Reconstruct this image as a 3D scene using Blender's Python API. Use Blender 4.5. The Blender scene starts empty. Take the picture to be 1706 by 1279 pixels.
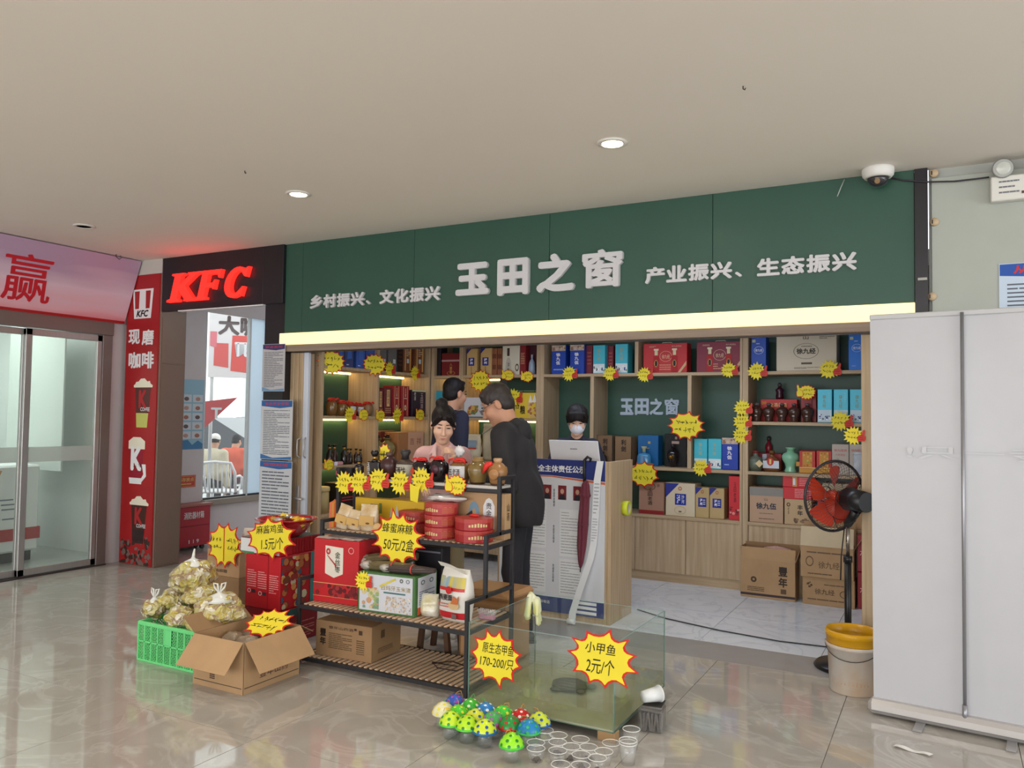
import bpy, bmesh, math, random
import numpy as np
from mathutils import Vector, Matrix, Euler, noise as mnoise
import openvdb as vdb

random.seed(7)
scene = bpy.context.scene
COL = scene.collection
R_ = math.radians

# ------------------------------------------------------------------ camera, sky, light, exposure
W, H = 1706, 1279
CX, CY = 853.0, 639.5
_v1 = (-1620 - CX, 657.5 - CY)          # vanishing point of the shop front (to the left)
_v2 = (1575 - CX, 703.8 - CY)           # vanishing point of the depth direction
FPX = math.sqrt(-(_v1[0] * _v2[0] + _v1[1] * _v2[1]))
_dX = -Vector((_v1[0], _v1[1], FPX)).normalized()
_dY = Vector((_v2[0], _v2[1], FPX)).normalized()
_dZ = _dX.cross(_dY)
if _dZ.y > 0:
	_dZ = -_dZ
EYE = Vector((0, 0, 1.55))
AX = Vector((_dX.x, _dY.x, _dZ.x))      # camera right, in the world
AD = Vector((_dX.y, _dY.y, _dZ.y))      # camera down
AF = Vector((_dX.z, _dY.z, _dZ.z))      # camera forward
cam_data = bpy.data.cameras.new('camera')
cam = bpy.data.objects.new('camera', cam_data)
COL.objects.link(cam)
cam_data.sensor_width = 36.0
cam_data.lens = 36.0 * FPX / W
cam_data.clip_start = 0.05
mw = Matrix.Identity(4)
for i in range(3):
	mw[i][0] = AX[i]
	mw[i][1] = -AD[i]
	mw[i][2] = -AF[i]
	mw[i][3] = EYE[i]
cam.matrix_world = mw
scene.camera = cam

world = bpy.data.worlds.new('overcast_sky')
scene.world = world
world.use_nodes = True
_bg = world.node_tree.nodes['Background']
_bg.inputs['Color'].default_value = (0.93, 0.97, 1.0, 1)
_bg.inputs['Strength'].default_value = 2.4

vs = scene.view_settings
vs.view_transform = 'Standard'
vs.look = 'None'
vs.gamma = 1.0
vs.use_curve_mapping = False
vs.exposure = -0.3
scene.cycles.transparent_max_bounces = 32


def area_light(name, loc, target, sx, sy, power, col):
	d = bpy.data.lights.new(name, 'AREA')
	d.shape = 'RECTANGLE'
	d.size, d.size_y = sx, sy
	d.energy = power
	d.color = col
	o = bpy.data.objects.new(name, d)
	COL.objects.link(o)
	o.location = loc
	o.rotation_euler = (Vector(target) - Vector(loc)).to_track_quat('-Z', 'Y').to_euler()
	return o


# daylight through the glazed entrance behind the photographer, and an added, unseen fill lamp from the right
area_light('entrance_daylight', (-1.5, -5.6, 1.6), (-1.5, 4, 1.5), 9.0, 2.6, 330, (1.0, 0.985, 0.96))
area_light('side_daylight', (5.6, 1.5, 1.6), (-3, 2.5, 1.3), 5.0, 2.6, 120, (0.96, 0.98, 1.0))


def at(px, py, X=None, Y=None, Z=None):
	"""Point of a real plane of the place that a pixel of the photograph shows."""
	d = AX * (px - CX) + AD * (py - CY) + AF * FPX
	if X is not None:
		t = (X - EYE.x) / d.x
	elif Y is not None:
		t = (Y - EYE.y) / d.y
	else:
		t = (Z - EYE.z) / d.z
	return EYE + d * t


# ------------------------------------------------------------------ materials
def lin(c):
	out = []
	for v in c[:3]:
		v = v / 255.0
		out.append(v / 12.92 if v <= 0.04045 else ((v + 0.055) / 1.055) ** 2.4)
	return (*out, 1.0)


MATS = {}


def mat(name, col=(200, 200, 200), rough=0.5, metal=0.0, spec=0.5, var=0.0, vs_=6.0, bump=0.0, bs=60.0,
		emis=None, estr=0.0, col2=None, stretch=None, coat=0.0, sheen=0.0, detail=4.0, trans=0.0, ior=1.45):
	if name in MATS:
		return MATS[name]
	m = bpy.data.materials.new(name)
	m.use_nodes = True
	nt = m.node_tree
	b = nt.nodes['Principled BSDF']
	b.inputs['Roughness'].default_value = rough
	b.inputs['Metallic'].default_value = metal
	b.inputs['Specular IOR Level'].default_value = spec
	b.inputs['Coat Weight'].default_value = coat
	b.inputs['Coat Roughness'].default_value = 0.08
	b.inputs['Sheen Weight'].default_value = sheen
	b.inputs['Transmission Weight'].default_value = trans
	b.inputs['IOR'].default_value = ior
	c1 = lin(col)
	b.inputs['Base Color'].default_value = c1
	tc = None
	if var > 0 or col2 is not None or bump > 0:
		tc = nt.nodes.new('ShaderNodeTexCoord')
		mp = nt.nodes.new('ShaderNodeMapping')
		nt.links.new(tc.outputs['Object'], mp.inputs['Vector'])
		if stretch:
			mp.inputs['Scale'].default_value = stretch
	if var > 0 or col2 is not None:
		n = nt.nodes.new('ShaderNodeTexNoise')
		n.inputs['Scale'].default_value = vs_
		n.inputs['Detail'].default_value = detail
		nt.links.new(mp.outputs['Vector'], n.inputs['Vector'])
		r = nt.nodes.new('ShaderNodeValToRGB')
		if col2 is not None:
			a_, b_ = c1, lin(col2)
		else:
			a_ = tuple(min(1, x * (1 - var)) for x in c1[:3]) + (1,)
			b_ = tuple(min(1, x * (1 + var)) for x in c1[:3]) + (1,)
		r.color_ramp.elements[0].position = 0.32
		r.color_ramp.elements[1].position = 0.68
		r.color_ramp.elements[0].color = a_
		r.color_ramp.elements[1].color = b_
		nt.links.new(n.outputs['Fac'], r.inputs['Fac'])
		nt.links.new(r.outputs['Color'], b.inputs['Base Color'])
	if bump > 0:
		n2 = nt.nodes.new('ShaderNodeTexNoise')
		n2.inputs['Scale'].default_value = bs
		n2.inputs['Detail'].default_value = 3
		nt.links.new(mp.outputs['Vector'], n2.inputs['Vector'])
		bp = nt.nodes.new('ShaderNodeBump')
		bp.inputs['Strength'].default_value = bump
		bp.inputs['Distance'].default_value = 0.01
		nt.links.new(n2.outputs['Fac'], bp.inputs['Height'])
		nt.links.new(bp.outputs['Normal'], b.inputs['Normal'])
	if emis is not None:
		b.inputs['Emission Color'].default_value = lin(emis)
		b.inputs['Emission Strength'].default_value = estr
	MATS[name] = m
	return m


def pane_mat(name, tint=(235, 245, 240), refl=0.06, rough=0.02, body=0.0, bodycol=(255, 255, 255)):
	"""Thin clear sheet: see-through with mirror reflections by angle, and a little of its own milky body."""
	if name in MATS:
		return MATS[name]
	m = bpy.data.materials.new(name)
	m.use_nodes = True
	nt = m.node_tree
	nt.nodes.remove(nt.nodes['Principled BSDF'])
	out = nt.nodes['Material Output']
	tr = nt.nodes.new('ShaderNodeBsdfTransparent')
	tr.inputs['Color'].default_value = lin(tint)
	gl = nt.nodes.new('ShaderNodeBsdfGlossy')
	gl.inputs['Roughness'].default_value = rough
	df = nt.nodes.new('ShaderNodeBsdfDiffuse')
	df.inputs['Color'].default_value = lin(bodycol)
	m1 = nt.nodes.new('ShaderNodeMixShader')
	m1.inputs['Fac'].default_value = body
	nt.links.new(tr.outputs[0], m1.inputs[1])
	nt.links.new(df.outputs[0], m1.inputs[2])
	fr = nt.nodes.new('ShaderNodeFresnel')
	fr.inputs['IOR'].default_value = 1.3 + refl * 2
	m2 = nt.nodes.new('ShaderNodeMixShader')
	ge = nt.nodes.new('ShaderNodeNewGeometry')
	iv = nt.nodes.new('ShaderNodeMath')
	iv.operation = 'SUBTRACT'
	iv.inputs[0].default_value = 1.0
	nt.links.new(ge.outputs['Backfacing'], iv.inputs[1])
	ml = nt.nodes.new('ShaderNodeMath')
	ml.operation = 'MULTIPLY'
	nt.links.new(fr.outputs[0], ml.inputs[0])
	nt.links.new(iv.outputs[0], ml.inputs[1])
	nt.links.new(ml.outputs[0], m2.inputs['Fac'])
	nt.links.new(m1.outputs[0], m2.inputs[1])
	nt.links.new(gl.outputs[0], m2.inputs[2])
	nt.links.new(m2.outputs[0], out.inputs['Surface'])
	MATS[name] = m
	return m


def tile_mat(name, base, vein, cloud, rough, vscale=1.0, spec=0.5):
	"""Polished stone tile: cloudy ground with soft veins, each tile shifted by its own random number."""
	m = bpy.data.materials.new(name)
	m.use_nodes = True
	nt = m.node_tree
	b = nt.nodes['Principled BSDF']
	b.inputs['Roughness'].default_value = rough
	b.inputs['Specular IOR Level'].default_value = spec
	tc = nt.nodes.new('ShaderNodeTexCoord')
	oi = nt.nodes.new('ShaderNodeObjectInfo')
	ad = nt.nodes.new('ShaderNodeVectorMath')
	ad.operation = 'MULTIPLY_ADD'
	nt.links.new(oi.outputs['Random'], ad.inputs[0])
	ad.inputs[1].default_value = (37, 61, 13)
	nt.links.new(tc.outputs['Object'], ad.inputs[2])
	n1 = nt.nodes.new('ShaderNodeTexNoise')
	n1.inputs['Scale'].default_value = 2.2 * vscale
	n1.inputs['Detail'].default_value = 6
	n1.inputs['Distortion'].default_value = 0.8
	nt.links.new(ad.outputs[0], n1.inputs['Vector'])
	r1 = nt.nodes.new('ShaderNodeValToRGB')
	r1.color_ramp.elements[0].position = 0.3
	r1.color_ramp.elements[1].position = 0.7
	r1.color_ramp.elements[0].color = lin(cloud)
	r1.color_ramp.elements[1].color = lin(base)
	nt.links.new(n1.outputs['Fac'], r1.inputs['Fac'])
	n2 = nt.nodes.new('ShaderNodeTexNoise')
	n2.inputs['Scale'].default_value = 1.6 * vscale
	n2.inputs['Detail'].default_value = 8
	n2.inputs['Distortion'].default_value = 2.2
	nt.links.new(ad.outputs[0], n2.inputs['Vector'])
	r2 = nt.nodes.new('ShaderNodeValToRGB')
	for e, p, v in ((r2.color_ramp.elements[0], 0.46, 0), (r2.color_ramp.elements[1], 0.5, 1)):
		e.position = p
		e.color = (v, v, v, 1)
	e = r2.color_ramp.elements.new(0.54)
	e.color = (0, 0, 0, 1)
	nt.links.new(n2.outputs['Fac'], r2.inputs['Fac'])
	mul = nt.nodes.new('ShaderNodeMath')
	mul.operation = 'MULTIPLY'
	mul.inputs[1].default_value = 0.55
	nt.links.new(r2.outputs['Color'], mul.inputs[0])
	mx = nt.nodes.new('ShaderNodeMix')
	mx.data_type = 'RGBA'
	nt.links.new(mul.outputs[0], mx.inputs['Factor'])
	nt.links.new(r1.outputs['Color'], mx.inputs[6])
	mx.inputs[7].default_value = lin(vein)
	nt.links.new(mx.outputs[2], b.inputs['Base Color'])
	MATS[name] = m
	return m


def emit_mat(name, col, strength):
	if name in MATS:
		return MATS[name]
	m = bpy.data.materials.new(name)
	m.use_nodes = True
	nt = m.node_tree
	b = nt.nodes['Principled BSDF']
	b.inputs['Base Color'].default_value = lin(col)
	b.inputs['Roughness'].default_value = 0.5
	b.inputs['Emission Color'].default_value = lin(col)
	b.inputs['Emission Strength'].default_value = strength
	MATS[name] = m
	return m


def P(rgb, rough=0.6, **k):
	"""Plain printed / painted colour, made once per colour."""
	return mat('colour_%d_%d_%d_%d' % (*rgb, int(rough * 100)), rgb, rough, **k)


WOOD = mat('wood_light_vertical', (196, 172, 140), 0.5, col2=(174, 148, 116), vs_=3.0, stretch=(14, 14, 0.6), detail=5)
WOODH = mat('wood_light_horizontal', (190, 166, 134), 0.5, col2=(170, 144, 112), vs_=3.0, stretch=(0.6, 14, 14), detail=5)
WOODG = mat('wood_grey_lintel', (150, 132, 116), 0.55, col2=(132, 114, 100), vs_=3.0, stretch=(0.6, 14, 14))
GREEN = mat('green_panel_paint', (46, 82, 68), 0.42, var=0.05, vs_=1.5)
BLACKM = mat('black_panel', (34, 31, 35), 0.35, var=0.1, vs_=3)
IRON = mat('black_powder_coated_steel', (38, 38, 42), 0.45)
CARD = mat('cardboard_brown', (176, 142, 104), 0.85, var=0.07, vs_=5, bump=0.06, bs=150)
CARD2 = mat('cardboard_dark_brown', (150, 118, 84), 0.85, var=0.07, vs_=5, bump=0.06, bs=150)
CARDP = mat('cardboard_pale', (202, 184, 152), 0.8, var=0.05, vs_=5)
INK = P((40, 30, 24), 0.7)
WHITEP = P((236, 236, 238), 0.5)
YEL = mat('price_card_yellow', (238, 218, 52), 0.6, var=0.03)
REDC = mat('price_card_red', (206, 34, 26), 0.6)
GLASS = pane_mat('clear_glass', (248, 251, 250), 0.09)
CLEARP = pane_mat('clear_plastic', (248, 250, 250), 0.12, 0.08, 0.06)


# ------------------------------------------------------------------ mesh building
class MB:
	def __init__(self):
		self.v, self.f, self.s = [], [], []

	def add(self, vs_, fs, smooth=False):
		o = len(self.v)
		self.v += [Vector(p) for p in vs_]
		for f in fs:
			self.f.append([i + o for i in f])
			self.s.append(smooth)
		return self

	def box(self, a, b, bev=0.0):
		x0, y0, z0 = (min(a[i], b[i]) for i in range(3))
		x1, y1, z1 = (max(a[i], b[i]) for i in range(3))
		c = Vector(((x0 + x1) / 2, (y0 + y1) / 2, (z0 + z1) / 2))
		return self.obox(c, Vector(((x1 - x0) / 2, 0, 0)), Vector((0, (y1 - y0) / 2, 0)), Vector((0, 0, (z1 - z0) / 2)), bev)

	def obox(self, c, ax, ay, az, bev=0.0):
		c, ax, ay, az = Vector(c), Vector(ax), Vector(ay), Vector(az)
		if bev <= 0:
			vs_ = [c + ax * i + ay * j + az * k for k in (-1, 1) for j in (-1, 1) for i in (-1, 1)]
			return self.add(vs_, [(0, 2, 3, 1), (4, 5, 7, 6), (0, 1, 5, 4), (2, 6, 7, 3), (0, 4, 6, 2), (1, 3, 7, 5)])
		L = [ax.length, ay.length, az.length]
		bev = min(bev, min(L) * 0.9)
		vs_, idx = [], {}
		A = [ax, ay, az]
		for k in (-1, 1):
			for j in (-1, 1):
				for i in (-1, 1):
					sg = (i, j, k)
					for m in range(3):
						p = c.copy()
						for q in range(3):
							t = 1.0 if q == m else (1 - bev / L[q])
							p += A[q] * sg[q] * t
						idx[(i, j, k, m)] = len(vs_)
						vs_.append(p)
		fs = []
		for m in range(3):
			o1, o2 = [q for q in range(3) if q != m]
			for sgn in (-1, 1):
				ring = []
				for (p, q) in ((-1, -1), (1, -1), (1, 1), (-1, 1)):
					s = [0, 0, 0]
					s[m], s[o1], s[o2] = sgn, p, q
					ring.append(idx[(*s, m)])
				fs.append(ring)
		for m in range(3):
			o1, o2 = [q for q in range(3) if q != m]
			for p in (-1, 1):
				for q in (-1, 1):
					s = [0, 0, 0]
					s[o1], s[o2] = p, q
					a_, b_ = list(s), list(s)
					a_[m], b_[m] = -1, 1
					fs.append([idx[(*a_, o1)], idx[(*b_, o1)], idx[(*b_, o2)], idx[(*a_, o2)]])
		for k in (-1, 1):
			for j in (-1, 1):
				for i in (-1, 1):
					fs.append([idx[(i, j, k, 0)], idx[(i, j, k, 1)], idx[(i, j, k, 2)]])
		return self.add(vs_, fs)

	def cyl(self, p0, p1, r0, r1=None, n=16, caps=True, smooth=True):
		p0, p1 = Vector(p0), Vector(p1)
		r1 = r0 if r1 is None else r1
		d = (p1 - p0).normalized()
		u = d.orthogonal().normalized()
		w = d.cross(u)
		vs_ = []
		for p, r in ((p0, r0), (p1, r1)):
			for i in range(n):
				a = 2 * math.pi * i / n
				vs_.append(p + (u * math.cos(a) + w * math.sin(a)) * r)
		o = len(self.v)
		self.add(vs_, [(i, (i + 1) % n, n + (i + 1) % n, n + i) for i in range(n)], smooth)
		if caps:
			self.f.append([o + i for i in range(n)][::-1])
			self.f.append([o + n + i for i in range(n)])
			self.s += [False, False]
		return self

	def lathe(self, prof, n=24, org=(0, 0, 0), axis=(0, 0, 1), sx=1.0, sy=1.0, smooth=True):
		org, axis = Vector(org), Vector(axis).normalized()
		if abs(axis.z) > 0.999:
			u, w = Vector((1, 0, 0)), Vector((0, 1, 0)) * (1 if axis.z > 0 else -1)
		else:
			u = axis.orthogonal().normalized()
			w = axis.cross(u)
		vs_ = []
		for r, z in prof:
			for i in range(n):
				a = 2 * math.pi * i / n
				vs_.append(org + axis * z + (u * math.cos(a) * sx + w * math.sin(a) * sy) * r)
		fs = []
		for k in range(len(prof) - 1):
			for i in range(n):
				fs.append((k * n + i, k * n + (i + 1) % n, (k + 1) * n + (i + 1) % n, (k + 1) * n + i))
		o = len(self.v)
		self.add(vs_, fs, smooth)
		if prof[0][0] > 1e-5:
			self.f.append([o + i for i in range(n)][::-1])
			self.s.append(False)
		if prof[-1][0] > 1e-5:
			k = (len(prof) - 1) * n
			self.f.append([o + k + i for i in range(n)])
			self.s.append(False)
		return self

	def tube(self, pts, r, n=8, closed=False):
		pts = [Vector(p) for p in pts]
		N = len(pts)
		rs = r if isinstance(r, (list, tuple)) else [r] * N
		vs_ = []
		up = None
		for k in range(N):
			if closed:
				d = pts[(k + 1) % N] - pts[k - 1]
			else:
				d = pts[min(k + 1, N - 1)] - pts[max(k - 1, 0)]
			d.normalize()
			if up is None:
				up = d.orthogonal().normalized()
			up = (up - d * up.dot(d)).normalized()
			w = d.cross(up)
			for i in range(n):
				a = 2 * math.pi * i / n
				vs_.append(pts[k] + (up * math.cos(a) + w * math.sin(a)) * rs[k])
		fs = []
		for k in range(N if closed else N - 1):
			k2 = (k + 1) % N
			for i in range(n):
				fs.append((k * n + i, k * n + (i + 1) % n, k2 * n + (i + 1) % n, k2 * n + i))
		o = len(self.v)
		self.add(vs_, fs, True)
		if not closed:
			self.f.append([o + i for i in range(n)][::-1])
			self.f.append([o + (N - 1) * n + i for i in range(n)])
			self.s += [False, False]
		return self

	def prism(self, poly, org, right, up, depth, smooth=False):
		"""2-D outline -> plate; its front looks along right x up, its back lies 'depth' behind."""
		org, right, up = Vector(org), Vector(right), Vector(up)
		nrm = right.cross(up).normalized()
		n = len(poly)
		A = [org + right * x + up * y for x, y in poly]
		B = [p - nrm * depth for p in A]
		self.add(A + B, [list(range(n)), list(range(n, 2 * n))[::-1]] +
				 [(i, n + i, n + (i + 1) % n, (i + 1) % n) for i in range(n)], smooth)
		return self

	def quad(self, a, b, c, d):
		return self.add([a, b, c, d], [(0, 1, 2, 3)])

	def grid(self, fn, nu, nv, smooth=True, closed_u=False):
		vs_ = [fn(i / nu, j / nv) for j in range(nv + 1) for i in range(nu + (0 if closed_u else 1))]
		m = nu if closed_u else nu + 1
		fs = []
		for j in range(nv):
			for i in range(nu):
				i2 = (i + 1) % m if closed_u else i + 1
				fs.append((j * m + i, j * m + i2, (j + 1) * m + i2, (j + 1) * m + i))
		return self.add(vs_, fs, smooth)

	def lump(self, c, rx, ry, rz, amp=0.15, sc=3.0, seed=0, nu=20, nv=12, flat=0.0):
		c = Vector(c)

		def fn(u, v):
			th, ph = u * 2 * math.pi, (v - 0.5) * math.pi
			d = Vector((math.cos(ph) * math.cos(th), math.cos(ph) * math.sin(th), math.sin(ph)))
			k = 1 + amp * mnoise.noise(d * sc + Vector((seed * 7.3, seed * 3.1, seed)))
			z = d.z
			if flat and z < -1 + flat:
				z = -1 + flat
			return c + Vector((d.x * rx * k, d.y * ry * k, z * rz * (k if z > -1 + flat else 1)))
		return self.grid(fn, nu, nv, True, True)


ORG = {}


def finish(o, parent):
	COL.objects.link(o)
	if parent is not None:
		o.parent = parent
	return o


def mesh_from(name, mb, off=None, recalc=True):
	me = bpy.data.meshes.new(name)
	vs_ = mb.v if off is None else [p - off for p in mb.v]
	me.from_pydata([tuple(p) for p in vs_], [], mb.f)
	me.polygons.foreach_set('use_smooth', mb.s)
	if recalc:
		bm = bmesh.new()
		bm.from_mesh(me)
		bmesh.ops.recalc_face_normals(bm, faces=bm.faces)
		bm.to_mesh(me)
		bm.free()
	me.update()
	return me


def obj(name, mb, m, parent=None, label=None, recalc=True):
	"""One mesh object; world coordinates unless its thing was made with local=True."""
	off = ORG.get(parent.name) if parent is not None else None
	if parent is None:
		xs = [p.x for p in mb.v]; ys = [p.y for p in mb.v]; zs = [p.z for p in mb.v]
		off = Vector(((min(xs) + max(xs)) / 2, (min(ys) + max(ys)) / 2, min(zs)))
	me = mesh_from(name, mb, off, recalc)
	for x in (m if isinstance(m, (list, tuple)) else [m]):
		me.materials.append(x)
	o = bpy.data.objects.new(name, me)
	if parent is None:
		o.location = off
		ORG[o.name] = off
	else:
		ORG[o.name] = off if off is not None else Vector()
	if label:
		o['label'] = label
	return finish(o, parent)


def tag(o, label=None, cat=None, group=None, kind=None):
	if label:
		o['label'] = label
	if cat:
		o['category'] = cat
	if group:
		o['group'] = group
	if kind:
		o['kind'] = kind
	return o


def thing(name, label, cat, loc=(0, 0, 0), rz=0.0, group=None, local=True, kind=None):
	"""Empty at the base of a thing; local=True: its parts are written around the thing's own origin."""
	o = bpy.data.objects.new(name, None)
	o.empty_display_size = 0.05
	COL.objects.link(o)
	o.location = loc
	o.rotation_euler = (0, 0, rz)
	ORG[o.name] = Vector() if local else Vector(loc)
	return tag(o, label, cat, group, kind)


def copy_tree(o, parent=None, loc=None, rz=None, label=None):
	c = o.copy()
	COL.objects.link(c)
	ORG[c.name] = ORG.get(o.name, Vector())
	if parent is not None:
		c.parent = parent
	if loc is not None:
		c.location = loc
	if rz is not None:
		c.rotation_euler = (0, 0, rz)
	if label:
		c['label'] = label
	for ch in list(o.children):
		copy_tree(ch, c)
	return c


def struct(name, mb, m, label=None, cat=None):
	o = obj(name, mb, m)
	return tag(o, label, cat, None, 'structure')


# ------------------------------------------------------------------ lettering
_TXT = {}


def text_verts(body, bold=0.0, ext=0.0, res=2, shear=0.0, space=1.0):
	key = (body, bold, ext, res, shear, space)
	if key not in _TXT:
		c = bpy.data.curves.new('lettering', 'FONT')
		c.body = body
		c.size = 1.0
		c.offset = bold
		c.extrude = ext
		c.resolution_u = res
		c.shear = shear
		c.space_character = space
		c.space_line = 1.0
		c.align_x = 'LEFT'
		o = bpy.data.objects.new('lettering', c)
		me = bpy.data.meshes.new_from_object(o)
		v = [tuple(p.co) for p in me.vertices]
		f = [list(p.vertices) for p in me.polygons]
		bpy.data.objects.remove(o)
		bpy.data.curves.remove(c)
		bpy.data.meshes.remove(me)
		_TXT[key] = (v, f)
	return _TXT[key]


def add_text(mb, body, org, right, up, x0, y0, x1, y1, bold=0.02, depth=0.0, keep=False, shear=0.0, space=1.0, lift=0.0):
	"""Lettering fitted into the box (x0,y0)-(x1,y1) of the plane org+right*x+up*y; depth = how far it stands proud."""
	org, right, up = Vector(org), Vector(right), Vector(up)
	n = right.cross(up).normalized()
	v, f = text_verts(body, 0.0, 0.05 if depth > 0 else 0.0, 2, shear, space)
	if not v:
		return mb
	if bold > 0.004:
		b_ = bold * 1.05
		sh = ((0, 0), (b_, 0), (-b_, 0), (0, b_), (0, -b_), (b_ * 0.7, b_ * 0.7), (-b_ * 0.7, -b_ * 0.7), (b_ * 0.7, -b_ * 0.7), (-b_ * 0.7, b_ * 0.7)) if bold >= 0.027 else ((-b_ * 0.6, -b_ * 0.4), (b_ * 0.6, b_ * 0.4))
		v0, f0 = v, f
		v, f = [], []
		for dx, dy in sh:
			o_ = len(v)
			v += [(p[0] + dx, p[1] + dy, p[2], len(v) // len(v0)) for p in v0]
			f += [[i + o_ for i in q] for q in f0]
	ax = min(p[0] for p in v); bx = max(p[0] for p in v)
	ay = min(p[1] for p in v); by = max(p[1] for p in v)
	sx = (x1 - x0) / max(bx - ax, 1e-6)
	sy = (y1 - y0) / max(by - ay, 1e-6)
	if keep:
		sx = sy = min(sx, sy)
		x0 += ((x1 - x0) - (bx - ax) * sx) / 2
		y0 += ((y1 - y0) - (by - ay) * sy) / 2
	out = []
	for p in v:
		q = org + right * (x0 + (p[0] - ax) * sx) + up * (y0 + (p[1] - ay) * sy)
		q = q + n * (lift + (depth * (p[2] / 0.05 + 1) / 2 if depth > 0 else 0.0) + (p[3] * (0.0005 if depth > 0 else 0.00012) if len(p) > 3 else 0))
		out.append(q)
	return mb.add(out, f)


def add_vtext(mb, body, org, right, up, x0, y0, x1, y1, bold=0.02, lift=0.0):
	"""Characters one under the other."""
	n = len(body)
	h = (y1 - y0) / n
	for i, ch in enumerate(body):
		ya = y1 - (i + 1) * h
		add_text(mb, ch, org, right, up, x0, ya + h * 0.06, x1, ya + h * 0.94, bold, lift=lift)
	return mb


def add_lines(mb, org, right, up, x0, y0, x1, y1, rows, fill=0.4, seed=1, lift=0.0, words=True):
	"""Rows of small unreadable print as short dashes."""
	org, right, up = Vector(org), Vector(right), Vector(up)
	n = right.cross(up).normalized() * lift
	rd = random.Random(seed)
	rh = (y1 - y0) / rows
	for r in range(rows):
		ya = y1 - (r + 1) * rh + rh * (1 - fill) / 2
		yb = ya + rh * fill
		x = x0
		end = x1 if rd.random() < 0.75 else x0 + (x1 - x0) * rd.uniform(0.4, 0.9)
		while x < end - (x1 - x0) * 0.02:
			w = (x1 - x0) * (rd.uniform(0.12, 0.34) if words else 1)
			xe = min(x + w, end)
			mb.quad(org + right * x + up * ya + n, org + right * xe + up * ya + n, org + right * xe + up * yb + n, org + right * x + up * yb + n)
			x = xe + (x1 - x0) * 0.018
	return mb


def star_poly(n, ro=1.0, ri=0.78, seed=0, curve=True, sx=1.0, sy=1.0, jitter=0.08):
	"""Burst outline: pointed spikes joined by hollow arcs."""
	rd = random.Random(seed)
	pts = []
	tips = []
	for i in range(n):
		a = 2 * math.pi * (i + 0.5) / n + rd.uniform(-jitter, jitter)
		r = ro * (1 + rd.uniform(-jitter, jitter))
		tips.append((a, r))
	for i in range(n):
		a0, r0 = tips[i]
		a1, r1 = tips[(i + 1) % n]
		if i == n - 1:
			a1 += 2 * math.pi
		pts.append((math.cos(a0) * r0 * sx, math.sin(a0) * r0 * sy))
		for t in ((0.22, 0.5, 0.78) if curve else (0.5,)):
			a = a0 + (a1 - a0) * t
			k = ri if t == 0.5 else ri * 1.06
			pts.append((math.cos(a) * k * sx, math.sin(a) * k * sy))
	return pts


def disc(rx, ry=None, n=20, c=(0, 0)):
	ry = rx if ry is None else ry
	return [(c[0] + rx * math.cos(2 * math.pi * i / n), c[1] + ry * math.sin(2 * math.pi * i / n)) for i in range(n)]


XV, YV, ZV = Vector((1, 0, 0)), Vector((0, 1, 0)), Vector((0, 0, 1))

# ================================================================== THE SETTING
CEIL = 3.08
FY = 5.38            # front of the shop fascia
HALL = tile_mat('hall_tile_polished_beige', (177, 172, 165), (192, 188, 182), (166, 160, 151), 0.05, spec=0.75)
SHOPT = tile_mat('shop_tile_white_marble', (228, 234, 243), (200, 208, 222), (238, 243, 250), 0.14)
GROUT = P((110, 100, 90), 0.9)

floor = struct('floor', MB().box((-13, -7, -0.12), (6, 10, -0.004)), GROUT, 'polished beige stone tile floor of the hall', 'floor')
tile_me = {}


def lay_tile(x0, y0, x1, y1, m, nm='floor_tile', gap=0.0014):
	key = (round(x1 - x0, 3), round(y1 - y0, 3), m.name)
	if key not in tile_me:
		me = mesh_from('floor_tile', MB().box((0, 0, -0.0035), (x1 - x0 - 2 * gap, y1 - y0 - 2 * gap, 0.0), 0.0008))
		me.materials.append(m)
		tile_me[key] = me
	o = bpy.data.objects.new(nm, tile_me[key])
	COL.objects.link(o)
	o.parent = floor
	o.location = Vector((x0 + gap, y0 + gap, 0)) - ORG[floor.name]
	return o


for i in range(-9, 6):
	for j in range(-5, 1):
		x0, y0 = -0.5 + 0.8 * i, 5.237 + 0.8 * (j - 1)
		x1 = x0 + 0.8
		if x0 < -7.5:
			x0 = -7.5
		lay_tile(x0, y0, x1, y0 + 0.8, HALL)
for i in range(-9, -6):                      # passage beside the shop
	for j in range(1, 6):
		x0 = max(-0.5 + 0.8 * i, -7.6)
		x1 = min(-0.5 + 0.8 * (i + 1), -5.46)
		lay_tile(x0, 5.237 + 0.8 * (j - 1), x1, 5.237 + 0.8 * j, HALL)
o = obj('floor_slab', MB().box((-7.5, -7, -0.0035), (6, 0.437, 0.0)), HALL, floor)
lay_tile(-5.46, 5.237, -0.08, 5.64, mat('threshold_grey_stone', (158, 155, 154), 0.25, var=0.04), 'threshold_strip')
for i in range(-5, 2):
	for j in range(3):
		x0, x1 = max(-1.53 + 0.8 * i, -5.46), min(-1.53 + 0.8 * (i + 1), -0.08)
		lay_tile(x0, 5.64 + 0.8 * j, x1, min(5.64 + 0.8 * (j + 1), 7.88), SHOPT)

CEILM = mat('ceiling_cream_paint', (232, 225, 215), 0.75, var=0.015, vs_=0.8)
struct('ceiling', MB().box((-8.2, -7, CEIL), (6, FY + 0.05, CEIL + 0.15)), CEILM, 'smooth cream painted plaster ceiling', 'ceiling')
struct('ceiling_shop', MB().box((-5.5, FY + 0.06, 2.5), (-0.08, 8.0, 2.6)), P((226, 226, 224), 0.8), 'white ceiling inside the shop', 'ceiling')
struct('ceiling_passage', MB().box((-7.7, FY + 0.03, 2.95), (-5.5, 9.5, 3.05)), P((232, 234, 236), 0.7), 'white low ceiling of the side passage', 'ceiling')

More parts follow.
